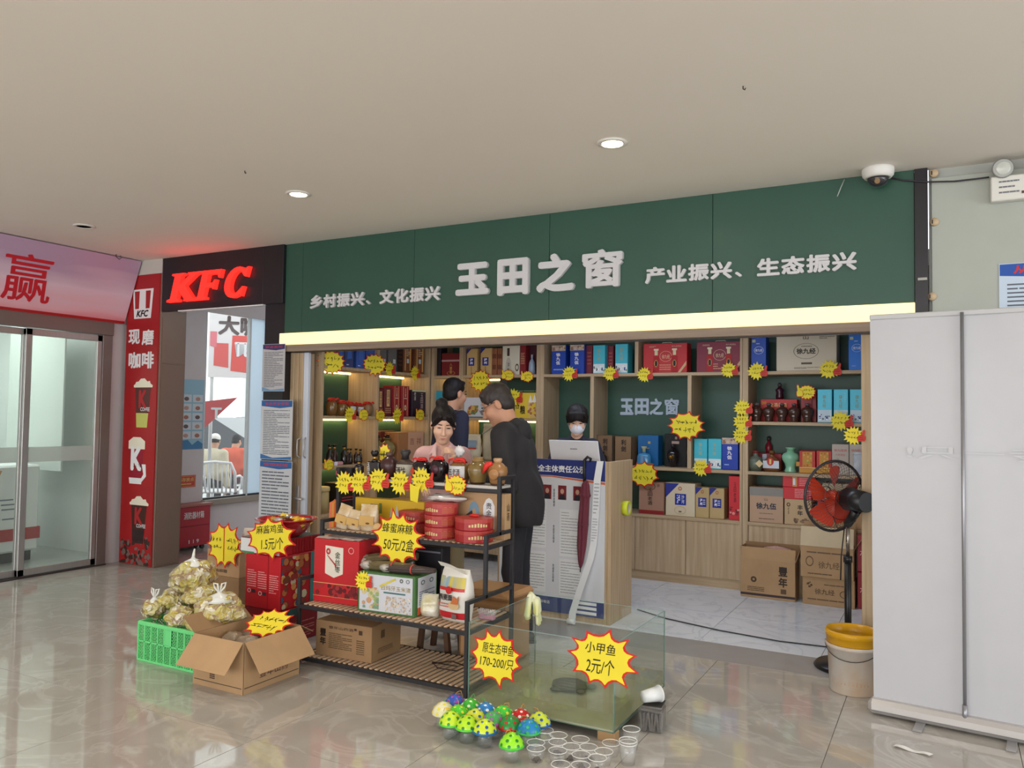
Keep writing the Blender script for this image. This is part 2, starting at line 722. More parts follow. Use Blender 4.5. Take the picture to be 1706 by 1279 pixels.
# --- left wall with the restaurant's sliding doors (plane x = -7.5)
PINKW = mat('wall_pale_mauve', (212, 202, 204), 0.6, var=0.02)
BROWNC = mat('column_brown_cladding', (126, 104, 92), 0.42, var=0.04, vs_=2)
ALU = mat('brushed_aluminium', (176, 172, 170), 0.35, metal=0.65, var=0.05, vs_=4, stretch=(30, 30, 1))
ALUD = mat('door_frame_grey_brown', (122, 110, 106), 0.4, metal=0.3)
mb = MB()
mb.box((-7.62, -7, 0), (-7.5, 2.25, CEIL)).box((-7.62, 5.23, 0), (-7.5, 5.66, CEIL)).box((-7.62, 2.25, 2.46), (-7.5, 5.23, CEIL))
struct('wall_left', mb, PINKW, 'pale wall around the restaurant doors', 'wall')

# column
mb = MB().box((-7.42, 5.355, 0), (-6.895, 5.66, CEIL), 0.004)
colm = struct('wall_column', mb, BROWNC, 'brown clad column beside the restaurant doors', 'column')
obj('top_band', MB().box((-7.418, 5.349, 2.935), (-6.897, 5.356, CEIL)), P((196, 194, 186), 0.6), colm)
obj('side_panel', MB().box((-6.896, 5.372, 2.03), (-6.889, 5.645, 2.49)), BROWNC, colm)
obj('side_panel', MB().box((-6.896, 5.372, 0.02), (-6.889, 5.645, 2.022)), BROWNC, colm)

# tall red poster on the column
RP = mat('poster_red_print', (166, 30, 34), 0.35, var=0.04)
pst = thing('column_poster', 'tall red coffee poster covering the front of the brown column', 'poster', (-7.16, 5.35, 0.0), local=False)
obj('poster_sheet', MB().box((-7.405, 5.343, 0.012), (-6.915, 5.3545, 2.93)), RP, pst)
PO = Vector((-7.405, 5.3428, 0.0))


def pq(px, py):
	p = at(px, py, Y=5.343)
	return (p.x + 7.405, p.z)


def flat(poly, m, nm, par, org=PO, right=XV, up=ZV, lift=0.0008, d=0.0006):
	mb = MB().prism(poly, Vector(org) + Vector(right).cross(Vector(up)).normalized() * lift, right, up, d)
	return obj(nm, mb, m, par)


BLK = P((24, 20, 22), 0.5)
a, b = pq(222, 483)
flat([(a, b), (a + 0.315, b), (a + 0.285, b - 0.30), (a + 0.03, b - 0.30)], WHITEP, 'emblem_plate', pst)
for k in range(2):
	x = a + 0.03 + k * 0.17
	flat([(x, b - 0.02), (x + 0.075, b - 0.02), (x + 0.07 - 0.008 * k, b - 0.20), (x + 0.012 - 0.008 * k, b - 0.20)], RP, 'emblem_stripe', pst, lift=0.0016)
obj('emblem_lettering', add_text(MB(), 'KFC', PO, XV, ZV, a + 0.065, b - 0.285, a + 0.25, b - 0.215, 0.035, shear=0.25, lift=0.0018), BLK, pst)
for s, (xa, ya, xb, yb) in {'现': (214, 548, 234, 574), '磨': (236, 548, 257, 575), '咖': (214, 586, 235, 614), '啡': (236, 585, 257, 614)}.items():
	p0, p1 = pq(xa, yb), pq(xb, ya)
	obj('poster_character', add_text(MB(), s, PO, XV, ZV, p0[0], p0[1], p1[0], p1[1], 0.03, lift=0.0014), WHITEP, pst)
CREAMF = P((236, 228, 208), 0.6)
for (cx, yt, yb, kind) in ((238, 632, 712, 'a'), (229, 728, 806, 'b'), (231, 828, 905, 'c')):
	c = pq(cx, yt)
	d_ = pq(cx, yb)
	x, zt, zb = c[0], c[1], d_[1]
	hh = zt - zb
	if kind != 'b':
		flat([(x - 0.11, zt - 0.06), (x + 0.13, zt - 0.06), (x + 0.085, zb), (x - 0.075, zb)], P((92, 44, 40), 0.4) if kind == 'a' else P((70, 34, 26), 0.4), 'printed_cup', pst)
		flat([(x - 0.086, zb + hh * 0.3), (x + 0.10, zb + hh * 0.3), (x + 0.085, zb), (x - 0.075, zb)], P((196, 196, 104), 0.4) if kind == 'a' else P((52, 34, 34), 0.4), 'printed_drink', pst, lift=0.0014)
		flat([(x - 0.13, zt - 0.08), (x + 0.15, zt - 0.08), (x + 0.155, zt - 0.06), (x + 0.12, zt - 0.04), (x + 0.11, zt - 0.015), (x + 0.07, zt - 0.02), (x + 0.03, zt + 0.012), (x - 0.03, zt + 0.008), (x - 0.06, zt - 0.02), (x - 0.1, zt - 0.025), (x - 0.11, zt - 0.045), (x - 0.135, zt - 0.06)], CREAMF, 'printed_cream', pst, lift=0.0015)
		obj('printed_letter', add_text(MB(), 'K', PO, XV, ZV, x - 0.05, zb + hh * 0.4, x + 0.07, zb + hh * 0.78, 0.04, lift=0.0016), P((176, 40, 44), 0.5), pst)
		obj('printed_word', add_text(MB(), 'COFFEE', PO, XV, ZV, x - 0.02, zb + hh * 0.34, x + 0.12, zb + hh * 0.42, 0.02, lift=0.0022), WHITEP, pst)
	else:
		flat([(x - 0.11, zt - 0.05), (x + 0.10, zt - 0.05), (x + 0.08, zb + 0.02), (x - 0.10, zb + 0.02)], P((150, 24, 48), 0.4), 'printed_cup', pst)
		flat([(x - 0.13, zt - 0.12), (x + 0.12, zt - 0.12), (x + 0.12, zt - 0.04), (x + 0.05, zt), (x - 0.06, zt), (x - 0.13, zt - 0.04)], CREAMF, 'printed_cream', pst, lift=0.0014)
		flat([(x - 0.11, zb + 0.06), (x + 0.09, zb + 0.06), (x + 0.08, zb), (x - 0.10, zb)], WHITEP, 'printed_base', pst, lift=0.0014)
		flat([(x + 0.08, zb + 0.2), (x + 0.14, zb + 0.2), (x + 0.15, zb + 0.08), (x + 0.07, zb + 0.01), (x + 0.07, zb + 0.05), (x + 0.11, zb + 0.1)], WHITEP, 'printed_handle', pst, lift=0.0015)
		obj('printed_letter', add_text(MB(), 'K', PO, XV, ZV, x - 0.09, zb + hh * 0.28, x + 0.08, zb + hh * 0.8, 0.05, lift=0.0018), WHITEP, pst)
		obj('printed_word', add_text(MB(), 'COFFEE', PO, XV, ZV, x - 0.05, zb + hh * 0.36, x + 0.07, zb + hh * 0.43, 0.02, lift=0.0024), BLK, pst)
mb = MB()
mb2 = MB()
rd = random.Random(3)
for k in range(70):
	x, z = rd.uniform(0.03, 0.46), 0.02 + rd.random() ** 1.4 * 0.25
	an = rd.uniform(0, 3.14)
	rx, ry = rd.uniform(0.022, 0.034), rd.uniform(0.014, 0.02)
	el = [(x + rx * math.cos(t) * math.cos(an) - ry * math.sin(t) * math.sin(an), z + rx * math.cos(t) * math.sin(an) + ry * math.sin(t) * math.cos(an)) for t in [i * math.pi / 5 for i in range(10)]]
	el = [(min(max(p, 0.004), 0.486), max(q, 0.014)) for p, q in el]
	(mb if k % 2 else mb2).prism(el, PO + Vector((0, -0.0012 - 0.00002 * k, 0)), XV, ZV, 0.0004)
for m_, c_ in ((mb, (58, 40, 36)), (mb2, (120, 98, 92))):
	o = obj('printed_beans', m_, P(c_, 0.5), pst)
	o['kind'] = 'stuff'

# restaurant sliding doors
dr = tag(thing('door_1', 'silver framed glass sliding doors of the restaurant entrance', 'door', (-7.5, 3.7, 0), local=False), kind='structure')
obj('header_rail', MB().box((-7.56, 2.25, 2.31), (-7.44, 5.23, 2.46), 0.004), ALUD, dr)
obj('side_post', MB().box((-7.56, 5.12, 0.0), (-7.45, 5.225, 2.31), 0.004), ALUD, dr)
obj('side_post', MB().box((-7.56, 2.25, 0.0), (-7.45, 2.33, 2.31), 0.004), ALUD, dr)
obj('floor_track', MB().box((-7.57, 2.25, 0.0), (-7.44, 5.225, 0.012)), P((60, 54, 52), 0.5), dr)
DGL = pane_mat('door_glass', (241, 245, 242), 0.1, 0.02, 0.05, (225, 232, 230))
FROST = pane_mat('frosted_band', (225, 232, 228), 0.05, 0.3, 0.55, (214, 220, 216))
for (ya, yb, xo) in ((4.355, 5.115, -7.475), (3.40, 4.40, -7.515), (2.34, 3.44, -7.475)):
	pn = obj('door_leaf', MB().box((xo - 0.018, ya, 0.02), (xo + 0.018, ya + 0.06, 2.3), 0.003).box((xo - 0.018, yb - 0.05, 0.02), (xo + 0.018, yb, 2.3), 0.003)
			 .box((xo - 0.018, ya, 0.02), (xo + 0.018, yb, 0.08), 0.003).box((xo - 0.018, ya, 2.24), (xo + 0.018, yb, 2.3), 0.003), ALU, dr)
	obj('glass_pane', MB().box((xo - 0.004, ya + 0.055, 0.075), (xo + 0.004, yb - 0.045, 2.245)), DGL, pn)
	obj('frosted_band', MB().box((xo + 0.0045, ya + 0.056, 1.06), (xo + 0.0055, yb - 0.046, 1.20)), FROST, pn)
	obj('gasket', MB().box((xo - 0.006, ya + 0.056, 0.076), (xo + 0.0065, ya + 0.066, 2.244)), P((40, 38, 38), 0.5), pn)

# leaning banner above the doors
bn = thing('door_banner', 'pink sky banner with one big red character above the glass doors', 'banner', (-7.4, 4.3, 2.45), local=False)
BX0, BX1, BZ0, BZ1 = -7.425, -7.19, 2.44, 3.07
BU = Vector((BX1 - BX0, 0, BZ1 - BZ0)).normalized()
mskY = bpy.data.materials.new('banner_sky_print')
mskY.use_nodes = True
nt = mskY.node_tree
tc = nt.nodes.new('ShaderNodeTexCoord')
sp = nt.nodes.new('ShaderNodeSeparateXYZ')
nt.links.new(tc.outputs['Generated'], sp.inputs[0])
nz = nt.nodes.new('ShaderNodeTexNoise')
nz.inputs['Scale'].default_value = 3
nt.links.new(tc.outputs['Generated'], nz.inputs['Vector'])
mx = nt.nodes.new('ShaderNodeMath')
mx.operation = 'MULTIPLY_ADD'
mx.inputs[1].default_value = 0.5
nt.links.new(nz.outputs['Fac'], mx.inputs[0])
nt.links.new(sp.outputs['Z'], mx.inputs[2])
rp = nt.nodes.new('ShaderNodeValToRGB')
rp.color_ramp.elements[0].position = 0.15
rp.color_ramp.elements[0].color = lin((214, 108, 116))
rp.color_ramp.elements[1].position = 1.25
rp.color_ramp.elements[1].color = lin((176, 150, 176))
for ps, c in ((0.38, (222, 170, 180)), (0.7, (216, 192, 206))):
	e = rp.color_ramp.elements.new(ps)
	e.color = lin(c)
nt.links.new(mx.outputs[0], rp.inputs['Fac'])
nt.links.new(rp.outputs['Color'], nt.nodes['Principled BSDF'].inputs['Base Color'])
nt.nodes['Principled BSDF'].inputs['Roughness'].default_value = 0.45
obj('banner_box', MB().add([(BX0, 1.8, BZ0), (BX1, 1.8, BZ1), (-7.499, 1.8, BZ1), (-7.499, 1.8, BZ0), (BX0, 5.33, BZ0), (BX1, 5.33, BZ1), (-7.499, 5.33, BZ1), (-7.499, 5.33, BZ0)],
						  [(0, 1, 2, 3), (4, 5, 6, 7), (0, 4, 5, 1), (1, 5, 6, 2), (3, 7, 4, 0), (2, 6, 7, 3)]), mskY, bn)
BO = Vector((BX0, 0, BZ0))
obj('red_edge', MB().prism([(1.81, 0.0), (5.325, 0.0), (5.325, 0.028), (1.81, 0.028)], BO + YV.cross(BU) * 0.002, YV, BU, 0.001), RP, bn)
obj('red_character', add_text(MB(), '赢', BO, YV, BU, 4.03, 0.10, 4.50, 0.54, 0.012, depth=0.004, shear=-0.1), P((190, 30, 44), 0.45), bn)
# loose wire at the banner's end
wp0 = at(190, 431, Y=5.0)
wq = [Vector((wp0.x + a_, 5.0 + b_, CEIL + c_)) for a_, b_, c_ in ((0.03, 0, -0.001), (0.034, 0.0, -0.03), (0.05, 0.02, -0.05), (0.075, 0.03, -0.035), (0.06, 0.02, -0.015))]
tag(obj('loose_wire', MB().tube(wq, 0.004, 6), P((60, 50, 60), 0.6)),
	'short curled dark wire dangling from the ceiling above the pink banner', 'wire')

# --- restaurant interior behind the doors
WHI = mat('interior_white', (226, 230, 228), 0.7)
struct('wall_restaurant', MB().box((-10.6, 5.56, 0), (-7.63, 5.6, 2.9)).box((-10.64, 1.0, 0), (-10.6, 5.6, 2.9)).box((-10.6, 0.96, 0), (-7.63, 1.0, 2.9)), WHI, 'white walls inside the restaurant entrance', 'wall')
struct('ceiling_restaurant', MB().box((-10.6, 1.0, 2.9), (-7.63, 5.6, 2.95)), WHI, 'white ceiling inside the restaurant entrance', 'ceiling')
struct('floor_restaurant', MB().box((-10.6, 1.0, -0.004), (-7.5, 5.56, 0.0)), mat('restaurant_floor', (170, 172, 168), 0.2, var=0.05), 'grey tiled floor inside the restaurant entrance', 'floor')
lp = thing('panel_light', 'flat white ceiling light inside the restaurant entrance', 'light', (-9.0, 3.6, 2.86), local=False)
obj('diffuser', MB().box((-9.7, 2.6, 2.86), (-8.3, 4.9, 2.899)), emit_mat('restaurant_panel', (240, 248, 244), 9.0), lp)
dc = thing('display_counter', 'white counter with food pictures behind the glass doors', 'counter', (-8.75, 4.6, 0), local=False)
obj('counter_body', MB().box((-9.4, 3.9, 0.1), (-8.3, 5.05, 0.98), 0.02), P((232, 232, 232), 0.4), dc)
obj('counter_plinth', MB().box((-9.36, 3.95, 0.0), (-8.34, 5.0, 0.1)), P((40, 40, 42), 0.5), dc)
obj('red_band', MB().box((-9.41, 3.89, 0.22), (-8.29, 5.06, 0.34)), P((176, 48, 48), 0.5), dc)
CO = Vector((-8.298, 0, 0))
flat([(4.0, 0.80), (4.22, 0.78), (4.26, 0.92), (4.1, 0.97), (4.0, 0.92)], P((214, 170, 60), 0.5), 'food_picture', dc, CO, YV, ZV)
flat([(4.4, 0.84), (4.62, 0.84), (4.66, 0.93), (4.5, 0.96), (4.38, 0.92)], P((206, 140, 74), 0.5), 'food_picture', dc, CO, YV, ZV)
obj('printed_lines', add_lines(MB(), CO, YV, ZV, 3.95, 0.42, 4.9, 0.66, 5, 0.3, 2, lift=0.001), P((120, 124, 140), 0.6), dc)
tag(obj('partition_screen', MB().box((-10.2, 4.5, 0.0), (-10.17, 5.5, 2.6), 0.004).box((-9.2, 5.2, 0.9), (-8.2, 5.22, 2.5), 0.003), P((206, 212, 208), 0.6)), 'pale partition panels seen through the glass doors', 'partition')

# --- passage wall with the window (plane x = -7.6)
mb = MB()
mb.box((-7.68, 5.67, 0), (-7.6, 6.522, 2.95)).box((-7.68, 6.522, 2.73), (-7.6, 7.47, 2.95)).box((-7.68, 6.522, 0), (-7.6, 9.4, 0.46)).box((-7.68, 7.47, 0.46), (-7.6, 9.4, 2.95))
struct('wall_passage', mb, PINKW, 'pale mauve passage wall left of the shop', 'wall')
wn = tag(thing('window_1', 'tall window of the side passage looking out to the street', 'window', (-7.6, 7.0, 0.46), local=False), kind='structure')
obj('window_sill', MB().box((-7.7, 6.51, 0.46), (-7.53, 7.48, 0.525), 0.006), P((150, 138, 126), 0.4), wn)
obj('window_frame', MB().box((-7.66, 6.522, 0.525), (-7.61, 6.545, 2.73)).box((-7.66, 7.20, 0.525), (-7.61, 7.225, 2.73)), P((206, 208, 210), 0.4), wn)
obj('window_rail', MB().box((-7.66, 6.53, 0.525), (-7.615, 7.47, 0.545)), P((40, 40, 42), 0.4), wn)
obj('glass_pane', MB().box((-7.64, 6.54, 0.53), (-7.634, 7.21, 2.73)), GLASS, wn)
fg = mat('frosted_white_glass', (226, 236, 242), 0.4)
_t = fg.node_tree.nodes.new('ShaderNodeBsdfTranslucent')
_t.inputs['Color'].default_value = lin((226, 238, 246))
_m = fg.node_tree.nodes.new('ShaderNodeMixShader')
_m.inputs[0].default_value = 0.75
fg.node_tree.links.new(fg.node_tree.nodes['Principled BSDF'].outputs[0], _m.inputs[1])
fg.node_tree.links.new(_t.outputs[0], _m.inputs[2])
fg.node_tree.links.new(_m.outputs[0], fg.node_tree.nodes['Material Output'].inputs[0])
obj('frosted_pane', MB().box((-7.64, 7.222, 0.53), (-7.638, 7.47, 2.73)), fg, wn)
struct('wall_passage_end', MB().box((-7.7, 9.4, 0), (-5.4, 9.5, 3.0)), P((220, 218, 216), 0.7), 'pale end wall of the passage', 'wall')

# --- shop walls
struct('wall_back', MB().box((-5.5, 7.88, 0), (-0.08, 8.0, 2.6)), P((190, 190, 184), 0.8), 'back wall of the shop behind the shelves', 'wall')
struct('wall_shop_left', MB().box((-5.5, 5.53, 0), (-5.46, 7.88, 2.6)), P((200, 198, 194), 0.7), 'left side wall of the shop', 'wall')
struct('wall_shop_right', MB().box((-0.12, 5.47, 0), (-0.08, 7.88, 2.6)), P((206, 202, 196), 0.7), 'right side wall of the shop', 'wall')
struct('wall_pillar', MB().box((-5.5, FY, 0), (-5.262, 5.52, 2.55)), BLACKM, 'black clad pillar between passage and shop', 'pillar')

# --- fascia
fs = thing('shop_sign', 'long dark green sign board with raised white Chinese characters', 'sign', (-2.7, FY, 2.27), local=False)
SX = [-5.262, -5.056, -3.842, -2.607, -1.38, -0.156]
for k in range(5):
	obj('sign_panel', MB().box((SX[k] + 0.0015, FY, 2.272), (SX[k + 1] - 0.0015, FY + 0.06, CEIL - 0.001), 0.002), GREEN, fs)
obj('backing', MB().box((-5.262, FY + 0.06, 2.1), (-0.156, FY + 0.08, CEIL - 0.001)), BLACKM, fs)
LET = mat('sign_letter_white', (206, 205, 208), 0.4, var=0.03)
SO = Vector((0, FY, 0))


def sign_row(chars, xa, ya_, xb, yb_, bold):
	p0 = at(xa, ya_, Y=FY)
	p1 = at(xb, yb_, Y=FY)
	n = len(chars)
	w = (p1.x - p0.x) / n
	for i, c in enumerate(chars):
		x = p0.x + w * i
		z0, z1 = p0.z, p1.z
		if c == '、':
			obj('raised_character', add_text(MB(), c, SO, XV, ZV, x + w * 0.1, z0 + (z1 - z0) * 0.05, x + w * 0.4, z0 + (z1 - z0) * 0.35, bold, depth=0.02), LET, fs)
		else:
			obj('raised_character', add_text(MB(), c, SO, XV, ZV, x + w * 0.03, z0, x + w * 0.97, z1, bold, depth=0.02), LET, fs)


sign_row('乡村振兴、文化振兴', 518, 515, 736, 476, 0.042)
for c, (xa, ya, xb, yb) in {'玉': (762, 494, 818, 436), '田': (831, 494, 884, 429), '之': (896, 489, 960, 420), '窗': (972, 482, 1040, 413)}.items():
	p0, p1 = at(xa, ya, Y=FY), at(xb, yb, Y=FY)
	obj('raised_character', add_text(MB(), c, SO, XV, ZV, p0.x, p0.z, p1.x, p1.z, 0.03 if c == '窗' else 0.05, depth=0.03), LET, fs)
sign_row('产业振兴、生态振兴', 1075, 474, 1429, 419, 0.042)

tag(obj('sign_end_trim', MB().box((-0.155, FY - 0.012, 2.1), (-0.085, FY + 0.08, CEIL - 0.001)), BLACKM), 'dark vertical edge strip at the right end of the green sign', 'trim', kind='structure').name = 'trim_1'
tag(obj('hinge_tab', MB().box((-0.14, FY - 0.022, 2.40), (-0.09, FY - 0.013, 2.415)), P((170, 168, 160), 0.4)), 'small pale metal tab on the dark edge strip of the sign', 'tab')

ls = thing('light_strip', 'long warm glowing light strip under the green sign', 'light', (-2.7, FY, 2.16), local=False)
obj('diffuser', MB().box((-5.31, FY - 0.006, 2.167), (-0.157, FY + 0.05, 2.270)), emit_mat('strip_glow', (255, 230, 166), 1.3), ls)
obj('end_cap', MB().box((-5.318, FY - 0.008, 2.164), (-5.31, FY + 0.05, 2.272)), P((70, 60, 56), 0.5), ls)
tag(obj('lintel', MB().box((-5.28, FY + 0.0, 2.105), (-0.10, FY + 0.16, 2.165), 0.003), WOODG), 'grey brown wooden lintel under the light strip', 'lintel', kind='structure').name = 'trim_2'
obj_ = struct('wall_jamb_right', MB().box((-0.47, 5.54, 0), (-0.125, 5.66, 2.104), 0.003), WOOD, 'pale wooden jamb at the right of the shop opening', 'jamb')

# black sign board with glowing letters
kb = thing('restaurant_sign', 'black sign box with glowing red letters above the passage', 'sign', (-6.2, FY, 2.55), local=False)
obj('sign_box', MB().box((-6.89, FY - 0.03, 2.545), (-5.51, FY + 0.03, CEIL - 0.001), 0.003), BLACKM, kb)
obj('sign_box', MB().box((-5.507, FY - 0.03, 2.545), (-5.264, FY + 0.03, CEIL - 0.001), 0.003), BLACKM, kb)
obj('bottom_edge', MB().box((-6.65, FY - 0.028, 2.535), (-5.505, FY + 0.03, 2.545)), WHITEP, kb)
KO = Vector((0, FY - 0.03, 0))
LEDR = emit_mat('red_led_letter', (255, 30, 22), 3.2)


def serif_letter(kind, x, z, w, h, sl=0.28):
	"""Slanted letters with wedge serifs, as closed outlines."""
	def q(u, v):
		return (x + u * w + v * h * sl, z + v * h)
	polys = []
	if kind == 'K':
		polys.append([q(*p) for p in ((-0.02, 0), (0.42, 0), (0.42, 0.07), (0.33, 0.11), (0.33, 0.40), (0.62, 0.08), (0.60, 0.0), (1.02, 0), (1.02, 0.07), (0.92, 0.10), (0.54, 0.55), (0.86, 0.90), (0.98, 0.94), (0.98, 1.0), (0.56, 1.0), (0.56, 0.94), (0.62, 0.90), (0.33, 0.58), (0.33, 0.90), (0.42, 0.94), (0.42, 1.0), (-0.02, 1.0), (-0.02, 0.94), (0.09, 0.90), (0.09, 0.11), (-0.02, 0.07))])
	elif kind == 'F':
		polys.append([q(*p) for p in ((-0.02, 0), (0.52, 0), (0.52, 0.07), (0.40, 0.11), (0.40, 0.42), (0.70, 0.42), (0.76, 0.34), (0.82, 0.34), (0.82, 0.66), (0.76, 0.66), (0.70, 0.56), (0.40, 0.56), (0.40, 0.86), (0.84, 0.86), (0.94, 0.72), (1.0, 0.72), (1.0, 1.0), (-0.02, 1.0), (-0.02, 0.94), (0.10, 0.90), (0.10, 0.11), (-0.02, 0.07))])
	else:
		outer, inner = [], []
		for i in range(17):
			t = math.radians(52 + (308 - 52) * i / 16)
			outer.append(q(0.55 + 0.57 * math.cos(t), 0.5 + 0.52 * math.sin(t)))
			inner.append(q(0.60 + 0.31 * math.cos(t), 0.5 + 0.38 * math.sin(t)))
		tip_up = [q(0.98, 0.66), q(1.06, 0.66), q(1.06, 1.02), q(0.98, 0.98)]
		tip_dn = [q(0.98, 0.02), q(1.02, 0.36), q(0.95, 0.36)]
		polys.append(tip_dn[:1] + outer[::-1][:0] + [q(1.02, 0.34), q(0.94, 0.34)] + inner[::-1] + [q(0.94, 0.68), q(1.03, 0.66), q(1.06, 1.0), q(0.98, 0.98)] + outer)
	return polys


for ch, xa, xb in (('K', -6.755, -6.37), ('F', -6.36, -6.08), ('C', -5.99, -5.74)):
	mb = MB()
	for pl in serif_letter(ch, xa, 2.625, xb - xa, 0.275):
		mb.prism(pl, KO + Vector((0, -0.045, 0)), XV, ZV, 0.045)
	obj('glowing_letter', mb, LEDR, kb)

# right wall: back painted glass sheet on stand-off pegs
struct('wall_right', MB().box((-0.08, 5.425, 0), (6, 5.6, CEIL)), P((170, 172, 166), 0.5), 'grey wall right of the shop', 'wall')
gw = obj('glass_cladding', MB().box((-0.065, 5.402, 0.02), (2.4, 5.416, 3.02), 0.002), mat('back_painted_glass', (176, 180, 172), 0.12, var=0.02))
tag(gw, 'pale grey green glass sheet cladding the wall right of the sign', 'wall panel', kind='structure').name = 'wall_glass_panel'
for (x, y) in ((1557, 370), (1553, 494), (1556, 289)):
	p = at(x, y, Y=5.40)
	t = thing('stand_off_peg', {370: 'upper round beige peg holding the glass panel', 494: 'lower round beige peg holding the glass panel', 289: 'round peg of the glass panel just under the ceiling'}[y], 'peg', (p.x, 5.401, p.z), group='glass panel pegs')
	obj('peg_head', MB().lathe([(0.024, 0), (0.026, 0.006), (0.022, 0.02), (0.0, 0.02)], 20, (0, 0, 0), (0, -1, 0)), mat('peg_beige', (196, 172, 140), 0.4), t)
	obj('peg_slot', MB().box((-0.016, -0.0215, -0.012), (-0.008, -0.02, 0.012)), P((60, 50, 40), 0.5), t)

# ================================================================== SHELVING
SH = {'top': 1.99, 'cmid': at(1255, 702, Y=7.45).z, 'mid': 1.084, 'low': 0.628, 'amid': 1.53}
YF, YB = 7.45, 7.86
LEDW = emit_mat('warm_led_strip', (255, 218, 140), 15.0)


def unit(label, loc):
	return thing('shelf_unit', label, 'shelf', loc, local=False, group='wooden wall shelves of the shop')


def up(par, x0, x1, z0=0.0, z1=2.45, y0=YF, y1=YB):
	return obj('upright', MB().box((x0, y0, z0), (x1, y1, z1), 0.002), WOOD, par)


def shelf(par, x0, x1, z, y0=YF, y1=YB, t=0.03):
	return obj('shelf_board', MB().box((x0, y0 + 0.001, z - t), (x1, y1, z), 0.002), WOODH, par)


def back(par, x0, x1, z0, z1, m=GREEN):
	return obj('back_panel', MB().box((x0, YB - 0.03, z0), (x1, YB - 0.012, z1)), m, par)


# unit A: back wall, left of the counter
ua = unit('pale wooden shelf unit in the left corner behind the customers', (-4.37, YF, 0))
for x in (-5.06, -4.69, -3.742):
	up(ua, x, x + 0.042)
for z in (SH['top'], SH['amid'], 1.06):
	shelf(ua, -5.018, -4.69, z)
	shelf(ua, -4.648, -3.742, z)
	obj('led_strip', MB().box((-4.6, YB - 0.12, z - 0.045), (-3.8, YB - 0.10, z - 0.031)), LEDW, ua)
	obj('led_strip', MB().box((-5.0, YB - 0.12, z - 0.045), (-4.72, YB - 0.10, z - 0.031)), LEDW, ua)
shelf(ua, -5.018, -3.742, SH['low'])
back(ua, -5.018, -3.742, 0.63, 2.45)
obj('base_front', MB().box((-5.018, YF + 0.02, 0.08), (-3.742, YF + 0.038, 0.598)), WOOD, ua)
# unit B: middle, behind the counter
ub = unit('pale wooden shelf unit with raised characters behind the counter', (-2.65, YF, 0))
up(ub, -3.70, -3.655)
up(ub, -1.655, -1.632)
up(ub, -2.668, -2.632, SH['top'], 2.45)
up(ub, -3.135, -3.095, SH['mid'], SH['top'] - 0.03)
up(ub, -2.142, -2.104, SH['mid'], SH['top'] - 0.03)
shelf(ub, -3.655, -1.655, SH['top'])
shelf(ub, -3.655, -1.655, SH['mid'])
shelf(ub, -3.655, -1.655, SH['low'])
back(ub, -3.655, -1.655, 0.63, 2.45)
for k in range(4):
	obj('base_front', MB().box((-3.655 + 0.5 * k + 0.002, YF + 0.012, 0.09), (-3.655 + 0.5 * (k + 1) - 0.002, YF + 0.03, 0.597), 0.001), WOOD, ub)
obj('kickboard', MB().box((-3.655, YF + 0.03, 0.0), (-1.655, YF + 0.045, 0.09)), WOODH, ub)
for c, (xa, xb) in {'玉': (1034, 1056.5), '田': (1058.5, 1082), '之': (1083, 1106), '窗': (1108, 1132)}.items():
	p0, p1 = at(xa, 691, Y=YB - 0.03), at(xb, 663.5, Y=YB - 0.03)
	obj('raised_character', add_text(MB(), c, (0, YB - 0.03, 0), XV, ZV, p0.x, p0.z, p1.x, p1.z, 0.028 if c == '窗' else 0.045, depth=0.015), P((176, 190, 206), 0.4), ub)
# unit C: right
uc = unit('pale wooden shelf unit on the right with cartons in front', (-1.1, YF, 0))
up(uc, -1.63, -1.58)
up(uc, -0.50, -0.45)
for z in (SH['top'], SH['cmid'], SH['mid'], SH['low']):
	shelf(uc, -1.58, -0.50, z)
back(uc, -1.58, -0.50, 0.63, 2.45)
for k in range(2):
	obj('base_front', MB().box((-1.58 + 0.54 * k + 0.002, YF + 0.012, 0.09), (-1.58 + 0.54 * (k + 1) - 0.002, YF + 0.03, 0.597), 0.001), WOOD, uc)
obj('kickboard', MB().box((-1.58, YF + 0.03, 0.0), (-0.5, YF + 0.045, 0.09)), WOODH, uc)
# left side unit, facing +x
ul = unit('pale wooden shelf unit along the left side wall', (-5.25, 6.6, 0))
LX0, LX1 = -5.45, -5.06
for (ya, yb) in ((5.66, 5.70), (6.49, 6.525), (7.41, 7.445)):
	obj('upright', MB().box((LX0, ya, 0), (LX1, yb, 2.45), 0.002), WOOD, ul)
for z in (2.0, 1.53, 1.06, 0.62):
	for (ya, yb) in ((5.70, 6.49), (6.525, 7.41)):
		obj('shelf_board', MB().box((LX0, ya, z - 0.03), (LX1 - 0.001, yb, z), 0.002), WOODH, ul)
		if z > 0.7:
			obj('led_strip', MB().box((LX0 + 0.05, ya + 0.03, z - 0.046), (LX0 + 0.07, yb - 0.03, z - 0.031)), LEDW, ul)
obj('back_panel', MB().box((LX0 + 0.001, 5.70, 0.62), (LX0 + 0.018, 7.41, 2.45)), GREEN, ul)
obj('base_front', MB().box((LX1 - 0.03, 5.70, 0.02), (LX1 - 0.012, 7.41, 0.589)), WOOD, ul)

# shop ceiling lamp
lp = thing('panel_light', 'flat white ceiling light inside the green shop', 'light', (-2.4, 6.1, 2.46), local=False)
obj('diffuser', MB().box((-3.6, 5.85, 2.462), (-1.2, 6.3, 2.499)), emit_mat('shop_panel', (224, 236, 255), 7.5), lp)

